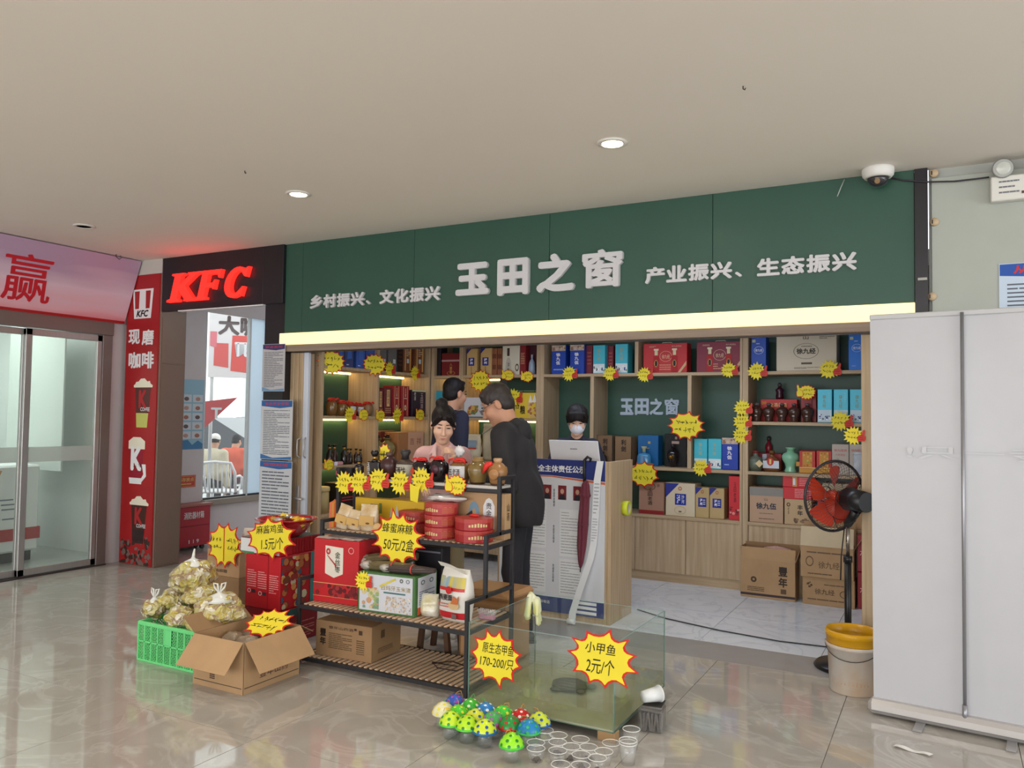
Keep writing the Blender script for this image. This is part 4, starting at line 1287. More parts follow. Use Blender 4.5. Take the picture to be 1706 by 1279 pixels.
def flat_label(par, w, h, r, zc, m, ang=0.5, txt=None, tc=(40, 36, 30)):
	"""Curved paper label on a round body of radius r, centred towards -y."""
	mb = MB().grid(lambda u, v: Vector((r * math.sin((u - 0.5) * 2 * ang), -r * math.cos((u - 0.5) * 2 * ang), zc - h / 2 + h * v)), 8, 1)
	o = obj('paper_label', mb, m, par)
	if txt:
		obj('label_lettering', add_text(MB(), txt, (0, -r - 0.001, zc), XV, ZV, -w * 0.36, -h * 0.28, w * 0.36, h * 0.28, 0.02), P(tc), o)
	return o


def ribbon(par, r, z, m, seed=0):
	"""Cloth over a jar's mouth with a ring and two tails."""
	rd = random.Random(seed)
	mb = MB().lathe([(0.0, z + r * 0.55), (r * 0.6, z + r * 0.5), (r * 0.95, z + r * 0.25), (r * 0.92, z + r * 0.05), (r * 1.25, z - r * 0.12)], 14)
	obj('red_cloth', mb, m, par)
	mb = MB()
	for s in (-1, 1):
		p = [Vector((0.1 * r * s, -r * 0.95, z + 0.02 * r)), Vector((s * r * 0.7, -r * 1.15, z + r * 0.35)), Vector((s * r * 1.35, -r * 1.0, z + r * 0.2)), Vector((s * r * 1.5, -r * 0.85, z - r * 0.45 * rd.uniform(0.6, 1.2)))]
		mb.tube(p, [r * 0.1, r * 0.2, r * 0.16, r * 0.03], 6)
	o = obj('bow', mb, m, par)


RIB = mat('red_ribbon_cloth', (214, 40, 34), 0.55)
JUG = mat('brown_glaze', (70, 44, 36), 0.2, coat=0.3)
DARKG = mat('dark_bottle_glaze', (26, 20, 24), 0.12, coat=0.5)
AMBER = mat('amber_jar_glaze', (124, 90, 50), 0.2, coat=0.4, var=0.12, vs_=20)
GOLDM = mat('gold_foil', (196, 150, 70), 0.3, metal=0.8)
CELA = mat('celadon_glaze', (134, 190, 156), 0.18, coat=0.4)
GREYJ = mat('grey_green_glaze', (104, 112, 98), 0.3)

# small brown jugs in front of the red box
zj = SH['cmid'] + 0.0008
for k, px in enumerate((1261, 1281, 1303, 1323, 1345)):
	p = at(px, 700, Y=7.53)
	t = lathe_thing('wine_jug', ('small brown wine jug half hidden by the shelf divider cards', 'small brown wine jug, second from the divider in front of the red box', 'small brown wine jug, third from the divider in front of the red box', 'small brown wine jug, fourth from the divider in front of the red box', 'small brown wine jug in front of the dark red box')[k], 'jug', (p.x, 7.53, zj),
					[('jug_body', [(0.032, 0), (0.036, 0.01), (0.034, 0.03), (0.052, 0.075), (0.055, 0.1), (0.045, 0.122), (0.018, 0.135), (0.016, 0.15)], JUG, {}), ('stopper', [(0.02, 0.148), (0.022, 0.158), (0.014, 0.168), (0.0, 0.17)], (96, 84, 84), {})], group='small brown wine jugs on the right shelf')
	obj('glaze_mark', MB().box((-0.009, -0.047, 0.05), (0.009, -0.041, 0.058)), P((200, 200, 206)), t)
p = at(1299, 665, Y=7.70)
lathe_thing('wine_bottle', 'tall dark purple bottle standing on the low red box', 'bottle', (p.x, 7.70, at(1299, 665, Y=7.64).z + 0.002),
			[('bottle_body', [(0.03, 0), (0.036, 0.02), (0.03, 0.06), (0.04, 0.085), (0.02, 0.105), (0.012, 0.12)], mat('purple_glaze', (60, 22, 40), 0.2), {}), ('stopper', [(0.014, 0.118), (0.02, 0.128), (0.012, 0.15), (0, 0.155)], (70, 60, 66), {})])
# third shelf of unit C
Zs = SH['mid'] + 0.0008
p = at(1259, 780, Y=7.54)
t = lathe_thing('wine_jug', 'grey green round jug with a red tag beside the divider', 'jug', (p.x, 7.54, Zs), [('jug_body', [(0.045, 0), (0.066, 0.04), (0.07, 0.085), (0.055, 0.12), (0.024, 0.135), (0.02, 0.165), (0.026, 0.172)], GREYJ, {}), ('red_seal', [(0.027, 0.165), (0.03, 0.18), (0.0, 0.186)], (150, 30, 40), {})])
obj('diamond_tag', MB().prism([(-0.035, 0), (0, -0.035), (0.035, 0), (0, 0.035)], (0.045, -0.068, 0.07), XV, ZV, 0.002), P((214, 190, 140)), t)
p = at(1286, 780, Y=7.56)
t = lathe_thing('wine_flask', 'brown flask with a white label and red medallion', 'flask', (p.x, 7.56, Zs), [('flask_body', [(0.07, 0), (0.078, 0.02), (0.08, 0.06), (0.07, 0.10), (0.03, 0.13), (0.018, 0.14), (0.018, 0.165)], mat('flask_brown', (122, 76, 42), 0.25), {'sy': 0.6}), ('cork', [(0.024, 0.16), (0.026, 0.18), (0.018, 0.19), (0, 0.19)], (110, 74, 40), {})])
obj('paper_label', MB().box((-0.07, -0.05, 0.03), (0.07, -0.047, 0.098)), P((206, 214, 226)), t)
obj('red_medallion', MB().prism(disc(0.03, 0.036, 14), (-0.005, -0.0515, 0.09), XV, ZV, 0.001), P((190, 50, 46)), t)
obj('medallion_mark', MB().prism([(-0.009, -0.024), (0.009, -0.024), (0.009, 0.022), (-0.009, 0.022)], (-0.005, -0.0525, 0.09), XV, ZV, 0.001), P((226, 196, 120)), t)
p = at(1278, 760, Y=7.72)
lathe_thing('wine_bottle', 'dark bottle with a red belly behind the brown flask', 'bottle', (p.x, 7.80, Zs), [('bottle_body', [(0.02, 0), (0.026, 0.1), (0.026, 0.17), (0.034, 0.20), (0.03, 0.23), (0.014, 0.255), (0.012, 0.28)], mat('red_belly', (140, 34, 48), 0.25), {}), ('stopper', [(0.016, 0.275), (0.02, 0.29), (0.012, 0.31), (0, 0.315)], (60, 56, 60), {})], n=16)
p = at(1317, 785, Y=7.54)
t = lathe_thing('wine_vase', 'pale celadon green vase with a bulging shoulder', 'vase', (p.x, 7.545, Zs), [('vase_body', [(0.05, 0), (0.054, 0.012), (0.042, 0.04), (0.05, 0.075), (0.074, 0.115), (0.078, 0.145), (0.062, 0.168), (0.036, 0.18), (0.032, 0.195)], CELA, {}), ('rim', [(0.034, 0.192), (0.036, 0.208), (0.044, 0.214), (0.044, 0.222), (0, 0.222)], CELA, {})])
obj('gold_tag', MB().box((0.055, -0.05, 0.06), (0.085, -0.046, 0.1)), P((196, 140, 60)), t)
# unit B middle shelf
p = at(1072, 775, Y=7.53)
t = lathe_thing('wine_flask', 'translucent blue bell shaped flask in front of the blue box', 'flask', (p.x, 7.545, Zs), [('flask_body', [(0.072, 0), (0.076, 0.015), (0.07, 0.09), (0.06, 0.115), (0.02, 0.125), (0.015, 0.14)], mat('blue_glass_glaze', (64, 140, 190), 0.12, coat=0.5), {'sy': 0.55}), ('neck', [(0.018, 0.135), (0.014, 0.16), (0.028, 0.178), (0.03, 0.19), (0, 0.19)], (190, 190, 150), {})])
obj('carved_mark', MB().box((-0.02, -0.0425, 0.03), (0.01, -0.04, 0.1)), P((120, 150, 190)), t)
obj('leaf_garnish', MB().lump((0.07, -0.03, 0.018), 0.045, 0.02, 0.016, 0.4, 4, 3, 12, 6), P((110, 120, 80)), t)
p = at(1120, 776, Y=7.55)
t = lathe_thing('wine_bottle', 'black round bottle with a gold face in front of the black box', 'bottle', (p.x, 7.57, Zs), [('bottle_body', [(0.03, 0), (0.034, 0.03), (0.05, 0.07), (0.058, 0.11), (0.05, 0.15), (0.02, 0.175), (0.016, 0.19)], DARKG, {}), ('cap', [(0.02, 0.188), (0.022, 0.22), (0, 0.222)], (40, 36, 40), {})])
obj('gold_face', MB().lathe([(0.0, 0.0585), (0.03, 0.051)], 16, (0, 0, 0.105), (-0.15, -1, -0.05)), GOLDM, t)
p = at(884, 620, Y=7.53)
lathe_thing('wine_bottle', 'pale blue tapering bottle in front of the dark maroon box', 'bottle', (p.x, 7.56, SH['top'] + 0.001), [('bottle_body', [(0.038, 0), (0.04, 0.01), (0.034, 0.12), (0.026, 0.145), (0.012, 0.165), (0.011, 0.185)], mat('pale_blue_glass', (160, 176, 196), 0.2), {}), ('cap', [(0.012, 0.183), (0.012, 0.215), (0, 0.216)], (190, 190, 200), {})], n=16)
p = at(1003, 775, Y=7.5)
lathe_thing('wine_pot', 'dark squat bottle in front of the left brown box', 'bottle', (p.x, 7.50, Zs), [('bottle_body', [(0.05, 0), (0.055, 0.02), (0.05, 0.08), (0.02, 0.1), (0.018, 0.115)], DARKG, {}), ('cap', [(0.022, 0.112), (0.022, 0.13), (0, 0.13)], (60, 50, 50), {})], n=16)

# left side shelf: jars with red cloth, dark bottles, gold jars
xj = -5.14
for k, (px, cc, hgt) in enumerate(((552, 0, 0.15), (569, 0, 0.13), (583, 1, 0.115), (596, 1, 0.11), (611, 2, 0.125))):
	p = at(px, 690, X=xj)
	t = lathe_thing('cloth_capped_jar', ('big brown jar with red cloth at the front of the left side shelf', 'brown jar with red cloth, second from the front on the left side shelf', 'white labelled jar with red cloth, third from the front on the left side shelf', 'white labelled jar with red cloth, fourth from the front on the left side shelf', 'tan jar with red cloth at the divider of the left side shelf')[k], 'jar', (xj, p.y, 1.531),
					[('jar_body', [(0.036, 0), (0.05, hgt * 0.25), (0.056, hgt * 0.6), (0.045, hgt * 0.88), (0.034, hgt)], (AMBER, AMBER, mat('jar_tan', (150, 116, 80), 0.3))[cc], {})], group='cloth capped jars on the left shelf', rz=math.pi / 2)
	ribbon(t, 0.042, hgt, RIB, k)
	if cc == 1:
		flat_label(t, 0.08, hgt * 0.7, 0.0575, hgt * 0.46, P((206, 212, 226)), 0.8)
for k, (px, yt) in enumerate(((549, 740), (557, 740), (573, 741), (579, 747), (584, 747), (593, 747), (600, 748))):
	p = at(px, 765, X=xj)
	ht = at(px, yt, X=xj).z - 1.061
	r = 0.032 if k < 3 else 0.022
	lathe_thing('soy_bottle', ('dark sauce bottle with gold neck, first from the front on the left lower shelf', 'dark sauce bottle with gold neck, second from the front on the left lower shelf', 'dark round shouldered bottle with black cap, third from the front on the left lower shelf', 'slim dark bottle, fourth from the front on the left lower shelf', 'slim dark bottle, fifth from the front on the left lower shelf', 'slim dark bottle, sixth from the front on the left lower shelf', 'slim dark bottle, nearest to the divider on the left lower shelf')[k], 'bottle', (xj, p.y, 1.061),
				[('bottle_body', [(r * 0.9, 0), (r, ht * 0.1), (r, ht * 0.55), (r * 0.45, ht * 0.72), (r * 0.4, ht * 0.8)], (DARKG, mat('sauce_brown', (56, 30, 30), 0.15))[k % 2], {}), ('gold_neck', [(r * 0.42, ht * 0.78), (r * 0.42, ht * 0.9), (0, ht * 0.9)], GOLDM, {}), ('cap', [(r * 0.55, ht * 0.88), (r * 0.7, ht), (0, ht)], (24, 22, 24), {})], group='dark bottles on the left lower shelf', n=14)
p = at(562, 770, X=-5.085)
carton('tissue_pack', 'small pink white packet lying before the dark sauce bottles', 'packet', (-5.09, p.y, 1.061), (0.14, 0.05, 0.035), (206, 150, 160), (('rect', 'f', 0.0, 0.0, 0.35, 1, (226, 226, 240)),), rz=math.pi / 2, bev=0.01)
for k, (px, yt) in enumerate(((632, 728), (648, 726))):
	p = at(px, 765, X=xj)
	lathe_thing('gold_jar', ('round pale gold jar next to the divider behind the rack', 'round pale gold jar with a dark seal behind the rack')[k], 'jar', (xj - 0.03, p.y, 1.061), [('jar_body', [(0.045, 0), (0.06, 0.04), (0.088, 0.11), (0.09, 0.15), (0.07, 0.19), (0.035, 0.205), (0.03, 0.225)], mat('pale_gold_glaze', (150, 138, 92), 0.2, coat=0.3, var=0.1), {}), ('rim', [(0.034, 0.22), (0.042, 0.235), (0.042, 0.245), (0, 0.245)], (120, 104, 64), {}), ('seal', [(0.028, 0.244), (0.024, 0.275), (0, 0.28)], (44, 26, 30), {})], n=18)
t = thing('round_tin', 'round pale tin on the lowest left shelf behind the orange bags', 'tin', (-5.2, 5.83, 0.621))
obj('tin_body', MB().lathe([(0.09, 0), (0.09, 0.21), (0, 0.21)], 20), P((190, 170, 120), 0.4), t)
obj('tin_lid', MB().lathe([(0.096, 0.2), (0.096, 0.235), (0.09, 0.24), (0, 0.24)], 20), P((222, 200, 140), 0.4), t)
carton('gift_box', 'black box in the lowest left bay behind the rack bottles', 'box', (-5.24, 6.2, 0.621), (0.3, 0.2, 0.26), BLK3, (('lines', 'f', 0.1, 0.3, 0.9, 0.5, 2, (180, 50, 60)),), rz=math.pi / 2)

# flour bags on the corner unit's lower shelf, behind the customers
BAGM = mat('flour_bag_film', (222, 212, 186), 0.35, var=0.1, vs_=9, bump=0.4, bs=30)


def pillow_bag(name, label, cat, loc, w, d, h, m, rz=0.0, seed=0, group=None, extra=None, crimp=True):
	"""Filled bag: bulging middle, pinched flat top seam."""
	t = thing(name, label, cat, loc, rz, group)

	def fn(u, v):
		a = u * 2 * math.pi
		k = math.sin(math.pi * min(v, 0.98) ** 0.75) ** 0.45 if v < 0.985 else 0.0
		dd = d / 2 * (k if v > 0.12 else max(k, 0.55))
		ww = w / 2 * (0.9 + 0.1 * math.sin(math.pi * v))
		c, s = math.cos(a), math.sin(a)
		x = ww * math.copysign(abs(c) ** 0.6, c)
		y = dd * math.copysign(abs(s) ** 0.8, s)
		n = mnoise.noise(Vector((x * 14 + seed * 5, y * 14, v * 5 + seed)))
		return Vector((x * (1 + 0.05 * n), y * (1 + 0.25 * n), v * h))
	mb = MB().grid(fn, 24, 14, True, True)
	nb = len(mb.v)
	mb.f.append(list(range(24))[::-1]); mb.s.append(False)
	obj('bag_body', mb, m, t)
	if crimp:
		obj('top_seam', MB().box((-w / 2 * 0.92, -0.003, h * 0.97), (w / 2 * 0.92, 0.003, h * 1.06)), m, t)
	if extra:
		extra(t, w, d, h)
	return t


def flour_print(t, w, d, h):
	obj('printed_panel', MB().grid(lambda u, v: Vector(((u - 0.5) * w * 0.8, -d * 0.5 * math.sin(math.pi * (0.25 + 0.5 * v)) ** 0.5 - 0.012, h * (0.5 + 0.32 * v))), 6, 4), P((150, 170, 190)), t)
	obj('red_band', MB().grid(lambda u, v: Vector(((u - 0.5) * w * 0.8, -d * 0.5 - 0.016, h * (0.46 + 0.06 * v))), 6, 1), P((196, 60, 50)), t)


for k, (px, py, s_) in enumerate(((788, 760, 0), (812, 745, 1), (835, 765, 2), (858, 772, 3))):
	p = at(px, 775, Y=7.6)
	pillow_bag('flour_bag', ('white printed flour bag on the corner shelf left of the smoking man', 'plain cream flour bag behind the printed one on the corner shelf', 'clear bag of pale noodles on the corner shelf by the cigarette', 'cream bag on the corner shelf behind the black jacket')[k], 'bag', (p.x, 7.58 + 0.1 * (k % 2), 1.062), 0.22, 0.11, (0.27, 0.38, 0.27, 0.3)[k], BAGM, seed=k, extra=flour_print if k == 0 else None)

pillow_bag('clear_bag', 'clear plastic bag of grey goods at the right end of the third shelf', 'bag', (at(1432, 780, Y=7.49).x, 7.485, SH['mid'] + 0.001), 0.1, 0.05, 0.19, mat('grey_bag_film', (176, 182, 190), 0.25, var=0.12, vs_=20, bump=0.6, bs=40), 0.0, 44)
# ================================================================== price cards
INKM = P((40, 38, 20), 0.7)
_SCR = {}


def scribble(mb, org, w, h, rows, seed, lift=0.0, right=XV, up=ZV):
	"""Unreadable handwriting as short strokes."""
	rd = random.Random(seed)
	org = Vector(org)
	n = Vector(right).cross(Vector(up)).normalized() * lift
	for r in range(rows):
		yc = h / 2 - (r + 0.5) * h / rows
		x = -w / 2 + rd.uniform(0, 0.08) * w
		while x < w / 2 - 0.05 * w:
			ch = h / rows * 0.62
			for _ in range(rd.choice((2, 3, 3))):
				a0 = rd.choice((0.05, 1.5, 0.9, -0.8))
				L = ch * rd.uniform(0.5, 1.0)
				cx_, cy_ = x + ch * 0.4 + rd.uniform(-0.2, 0.2) * ch, yc + rd.uniform(-0.25, 0.25) * ch
				dx, dy = math.cos(a0) * L / 2, math.sin(a0) * L / 2
				tx, ty = -math.sin(a0) * ch * 0.05, math.cos(a0) * ch * 0.05
				pts = [(cx_ - dx - tx, cy_ - dy - ty), (cx_ + dx - tx, cy_ + dy - ty), (cx_ + dx + tx, cy_ + dy + ty), (cx_ - dx + tx, cy_ - dy + ty)]
				mb.quad(*[org + Vector(right) * a_ + Vector(up) * b_ + n for a_, b_ in pts])
			x += ch * 0.95
	return mb


THUMB = [(-0.42, -0.5), (0.30, -0.52), (0.42, -0.38), (0.44, -0.05), (0.40, 0.12), (0.30, 0.2), (0.36, 0.5), (0.40, 0.72), (0.30, 0.86), (0.16, 0.80), (0.06, 0.52), (-0.10, 0.24), (-0.38, 0.16), (-0.5, -0.1), (-0.5, -0.38)]
ORNG = mat('thumb_red', (208, 58, 44), 0.6)


def thumb_card(label, loc, size, face_x=False, kind='r', seed=0, roll=0.0, group='thumbs-up price cards'):
	t = thing('thumb_price_card', label, 'price card', loc, math.pi / 2 if face_x else 0.0, group)
	s = size / 2
	if kind == 'r':
		obj('yellow_burst', MB().prism([(x * s - 0.2 * s, y * s) for x, y in star_poly(15, 0.95, 0.66, seed, False)], (0, 0, 0), XV, ZV, 0.002), YEL, t)
		hd = obj('thumb_hand', MB().prism([(x * s * 0.78 + 0.55 * s, y * s * 0.82 - 0.12 * s) for x, y in THUMB], (0, -0.0025, 0), XV, ZV, 0.002), ORNG, t)
		mb = MB()
		for q in range(3):
			z = (-0.4 + 0.19 * q) * s
			mb.box((0.3 * s, -0.0035, z), (0.72 * s, -0.0026, z + 0.035 * s))
		obj('finger_lines', mb, P((110, 20, 16)), hd)
		obj('handwriting', scribble(MB(), (-0.3 * s, 0, 0.05 * s), 0.95 * s, 0.9 * s, 2, seed + 11, 0.0012), INKM, t)
	else:
		obj('burst_edge', MB().prism([(x * s + 0.16 * s, y * s * 0.85) for x, y in star_poly(16, 0.9, 0.76, seed, False)], (0, 0, 0), XV, ZV, 0.002), REDC, t)
		obj('yellow_burst', MB().prism([(x * s * 0.9 + 0.16 * s, y * s * 0.76) for x, y in star_poly(16, 0.9, 0.76, seed, False)], (0, -0.001, 0), XV, ZV, 0.002), YEL, t)
		obj('hand_edge', MB().prism([(-x * s * 0.72 - 0.5 * s, y * s * 0.92) for x, y in THUMB[::-1]], (0, -0.0022, 0), XV, ZV, 0.002), REDC, t)
		obj('thumb_hand', MB().prism([(-x * s * 0.62 - 0.5 * s, y * s * 0.82) for x, y in THUMB[::-1]], (0, -0.0032, 0), XV, ZV, 0.002), YEL, t)
		obj('handwriting', scribble(MB(), (0.25 * s, 0, 0.0), 0.95 * s, 0.8 * s, 2, seed + 11, 0.0022), INKM, t)
	return t


def star_card(label, loc, w, h, rz=0.0, n=11, seed=0, rows=None, tilt=0.0, group='starburst price cards', ri=0.74, edge=0.88, scr=0):
	"""Big yellow burst with a red rim; rows: list of (text, x0, y0, x1, y1) in half-size units."""
	t = thing('starburst_price_card', label, 'price card', loc, rz, group)
	t.rotation_euler = (tilt, 0, rz)
	pl = star_poly(n, 1.0, ri, seed, True, w / 2, h / 2)
	obj('red_rim', MB().prism(pl, (0, 0, 0), XV, ZV, 0.003), REDC, t)
	pl2 = star_poly(n, 1.0 * edge, ri * (edge + 0.03), seed, True, w / 2, h / 2)
	obj('yellow_face', MB().prism(pl2, (0, -0.0015, 0), XV, ZV, 0.003), YEL, t)
	for s, x0, y0, x1, y1 in (rows or ()):
		obj('handwriting', add_text(MB(), s, (0, -0.0025, 0), XV, ZV, x0 * w / 2, y0 * h / 2, x1 * w / 2, y1 * h / 2, 0.012, shear=0.15), INKM, t)
	if scr:
		obj('handwriting', scribble(MB(), (0, -0.0025, 0), w * 0.6, h * 0.5, scr, seed + 5), INKM, t)
	return t


YC = YF - 0.006
small = [(951, 622, 26, 'r', 'thumb card on the shelf edge under the two blue boxes'), (1019, 622, 26, 'r', 'thumb card on the shelf edge under the two turquoise boxes'),
		 (1076, 624, 26, 'r', 'thumb card on the shelf edge under the left corner of the bright red gift box'), (1217, 616, 27, 'r', 'thumb card on the shelf edge under the maroon gift box'),
		 (1264, 618, 30, 'r', 'thumb card on the shelf edge under the deep blue box'), (1385, 615, 33, 'r', 'thumb card on the shelf edge under the cream carton'),
		 (1240, 680, 29, 'r', 'thumb card, topmost of three on the wooden divider'), (1239, 702, 29, 'r', 'thumb card, middle of three on the wooden divider'), (1238, 725, 29, 'r', 'thumb card, lowest of three on the wooden divider'),
		 (1404, 701, 34, 'r', 'thumb card on the shelf edge under the bright turquoise boxes'), (1171, 779, 29, 'r', 'thumb card on the shelf edge under the horse picture boxes'),
		 (845, 625, 24, 'y', 'yellow hand card on the shelf edge under the cream bottle box'), (877, 627, 24, 'y', 'yellow hand card on the shelf edge under the pale blue bottle'),
		 (1341, 653, 31, 'y', 'yellow hand card in front of the dark red box on the right shelf'), (858, 662, 30, 'r', 'thumb card behind the head of the smoking man')]
for k, (px, py, sz, kd, lb) in enumerate(small):
	yy = YC if lb.find('behind the head') < 0 and lb.find('dark red box on') < 0 else 7.485
	p = at(px, py, Y=yy)
	d_ = (p - EYE).dot(AF)
	thumb_card(lb, p, sz / FPX * d_ * 1.08, False, kd, k)
left = [(651, 615, 22, 'r', 'thumb card on the left side top shelf under the grey boxes'), (693, 622, 22, 'r', 'thumb card on the left side top shelf under the bronze boxes'),
		(585, 691, 24, 'r', 'thumb card under the white labelled cloth jars'), (605, 691, 22, 'y', 'yellow hand card under the tan cloth jar'), (633, 692, 22, 'y', 'yellow hand card under the maroon gold strip boxes'),
		(664, 693, 24, 'r', 'thumb card under the tall crimson boxes'), (699, 691, 22, 'y', 'yellow hand card under the dark purple box')]
for k, (px, py, sz, kd, lb) in enumerate(left):
	p = at(px, py, X=LX1 + 0.006)
	d_ = (p - EYE).dot(AF)
	thumb_card(lb, p, sz / FPX * d_ * 1.25, True, kd, k + 30)
p = at(547, 774, X=LX1 + 0.01)
thumb_card('yellow hand card on the front post of the left side shelf', p, 0.15, True, 'y', 41)
p = at(1436, 726, Y=5.5)
thumb_card('thumb card with a red heart beside the right wooden jamb', (p.x - 0.04, 5.53, p.z), 0.13, False, 'r', 43)
for k, (px, py, w_, h_, Yp, lb) in enumerate(((800, 634, 40, 38, YC - 0.004, 'round yellow burst card on the shelf edge under the gold liquor boxes'), (1143, 709, 58, 48, YC - 0.004, 'big yellow starburst card in front of the black lantern box'), (1072, 790, 50, 44, YC - 0.004, 'yellow starburst card on the shelf edge right of the counter top'), (828, 660, 34, 30, 7.48, 'yellow burst card on the fruit basket box behind the smoking man'))):
	p = at(px, py, Y=Yp)
	d_ = (p - EYE).dot(AF)
	star_card(lb, p, w_ / FPX * d_ * 1.12, h_ / FPX * d_ * 1.05, 0, (14, 11, 11, 13)[k], 50 + k, scr=2, ri=0.78)
for k, (px, py, s_, lb) in enumerate(((552, 603, 40, 'large yellow burst card hanging at the front of the left side top shelf'), (624, 607, 36, 'large yellow burst card hanging at the middle divider of the left side top shelf'))):
	p = at(px, py, X=LX1 + 0.012)
	d_ = (p - EYE).dot(AF)
	star_card(lb, p, s_ / FPX * d_ * 1.35, s_ / FPX * d_ * 1.08, math.pi / 2 * 0.75, 15, 60 + k, scr=2, ri=0.8)

# ================================================================== counter and what is on it
CX0, CX1, CY0, CY1, CZ = -3.18, -2.212, 5.68, 6.146, 1.218
ct = thing('counter', 'narrow wooden checkout counter with a notice board on its front', 'counter', (-2.7, 5.9, 0), local=False)
obj('side_board', MB().box((CX1 - 0.025, CY0, 0), (CX1, CY1, CZ), 0.002), WOOD, ct)
obj('side_board', MB().box((CX0, CY0, 0), (CX0 + 0.025, CY1, CZ), 0.002), WOOD, ct)
obj('front_board', MB().box((CX0 + 0.026, CY0 + 0.002, 0), (CX1 - 0.026, CY0 + 0.022, CZ), 0.002), WOOD, ct)
obj('counter_top', MB().box((CX0 + 0.026, CY0 + 0.023, CZ - 0.14), (CX1 - 0.026, CY1, CZ - 0.115), 0.002), WOODH, ct)
nb = thing('notice_board', 'white printed notice board with blue header on the counter front', 'notice board', (-2.7, CY0 - 0.01, 0.04), local=False)
NX0, NX1, NZ0, NZ1 = CX0 + 0.02, CX1 - 0.045, 0.045, CZ + 0.003
obj('board_sheet', MB().box((NX0, CY0 - 0.008, NZ0), (NX1, CY0 - 0.001, NZ1)), P((214, 216, 222), 0.35), nb)
NO = Vector((NX0, CY0 - 0.008, NZ0))
nw, nh = NX1 - NX0, NZ1 - NZ0
NB = (38, 52, 120)
flat([(0, nh - 0.13), (nw * 0.5, nh - 0.125), (nw, nh - 0.155), (nw, nh), (0, nh)], P(NB), 'blue_header', nb, NO)
flat([(0, nh - 0.145), (nw * 0.5, nh - 0.137), (nw, nh - 0.178), (nw, nh - 0.160), (nw * 0.5, nh - 0.128), (0, nh - 0.134)], P((210, 100, 60)), 'orange_curve', nb, NO, lift=0.0012)
obj('header_lettering', add_text(MB(), '食品安全主体责任公示', NO, XV, ZV, 0.165, nh - 0.10, 0.745, nh - 0.045, 0.03, lift=0.0018), WHITEP, nb)
flat([(0, 0), (nw, 0), (nw, 0.115), (0, 0.115)], P((52, 66, 124)), 'blue_footer', nb, NO)
for z in (0.015, 0.052, 0.086):
	flat([(nw - 0.24, z), (nw - 0.06, z), (nw - 0.06, z + 0.022), (nw - 0.24, z + 0.022)], WHITEP, 'white_field', nb, NO, lift=0.0016)
obj('footer_lettering', add_text(MB(), '监督投诉电话', NO, XV, ZV, nw - 0.62, 0.06, nw - 0.45, 0.085, 0.01, lift=0.0016), WHITEP, nb)
for k in range(5):
	xx = 0.13 + 0.128 * k
	flat([(xx, nh - 0.31), (xx + 0.07, nh - 0.31), (xx + 0.07, nh - 0.20), (xx, nh - 0.20)], P((120, 30, 36)), 'id_photo', nb, NO, lift=0.0012)
	flat([(xx + 0.01, nh - 0.31), (xx + 0.06, nh - 0.31), (xx + 0.055, nh - 0.27), (xx + 0.015, nh - 0.27)], P((36, 34, 44)), 'photo_figure', nb, NO, lift=0.0018)
	flat(disc(0.016, 0.02, 12, (xx + 0.035, nh - 0.245)), P((190, 150, 130)), 'photo_face', nb, NO, lift=0.002)
for (x0, x1, z0, z1, rows) in ((nw - 0.70, nw - 0.50, 0.50, 0.76, 12), (nw - 0.70, nw - 0.50, 0.16, 0.44, 13), (nw - 0.36, nw - 0.20, 0.45, 0.78, 15), (nw - 0.36, nw - 0.20, 0.15, 0.4, 12), (0.05, 0.22, 0.5, 0.76, 12), (0.05, 0.22, 0.16, 0.44, 12), (nw - 0.70, nw - 0.50, 0.80, 0.86, 2)):
	flat([(x0 - 0.012, z0 - 0.015), (x1 + 0.012, z0 - 0.015), (x1 + 0.012, z1 + 0.015), (x0 - 0.012, z1 + 0.015)], P((226, 228, 230)), 'paper_sheet', nb, NO, lift=0.0014)
	obj('printed_lines', add_lines(MB(), NO, XV, ZV, x0, z0, x1, z1, rows, 0.22, rows, lift=0.002), P((150, 150, 156)), nb)
for (x, z) in ((nw - 0.43, 0.88), (nw - 0.43, 0.60), (nw - 0.43, 0.30), (nw - 0.78, 0.60), (nw - 0.78, 0.30)):
	obj('vertical_caption', add_vtext(MB(), '食品安全制度', NO, XV, ZV, x, z - 0.07, x + 0.014, z + 0.07, 0.02, lift=0.0014), P((50, 50, 60)), nb)

# laptop (white lid seen from behind)
p0, p1 = at(921, 732, Y=5.83), at(1002, 765, Y=5.83)
lt = thing('laptop', 'open white laptop seen from behind on the counter', 'laptop', ((p0.x + p1.x) / 2, 5.86, CZ - 0.114))
LW = p1.x - p0.x
obj('screen_lid', MB().obox((0, -0.06, 0.13), Vector((LW / 2, 0, 0)), Vector((0, 0.006, 0)), Vector((0, -0.045, 0.135)), 0.004), P((226, 228, 234), 0.3), lt)
obj('keyboard_base', MB().box((-LW / 2, -0.03, 0), (LW / 2, 0.2, 0.018), 0.004), P((220, 222, 228), 0.3), lt)
obj('lid_mark', add_lines(MB(), (0, -0.0835, 0.2), XV, Vector((0, -0.045, 0.135)).normalized(), -0.03, -0.005, 0.03, 0.006, 1, 0.8, 1, lift=0.009), P((150, 150, 156)), lt)
for k, dx in enumerate((-0.07, 0.07)):
	t = thing('orange', ('orange on the counter left under the laptop lid', 'orange on the counter right under the laptop lid')[k], 'fruit', ((p0.x + p1.x) / 2 + dx, 5.735, CZ - 0.114))
	obj('fruit_body', MB().lathe([(0, 0), (0.02, 0.004), (0.036, 0.03), (0.034, 0.055), (0.015, 0.07), (0, 0.068)], 16), mat('orange_peel', (226, 110, 40), 0.5, bump=0.2, bs=200), t)
	obj('stem', MB().cyl((0, 0, 0.066), (0, 0, 0.072), 0.004, n=6), P((70, 80, 40)), t)

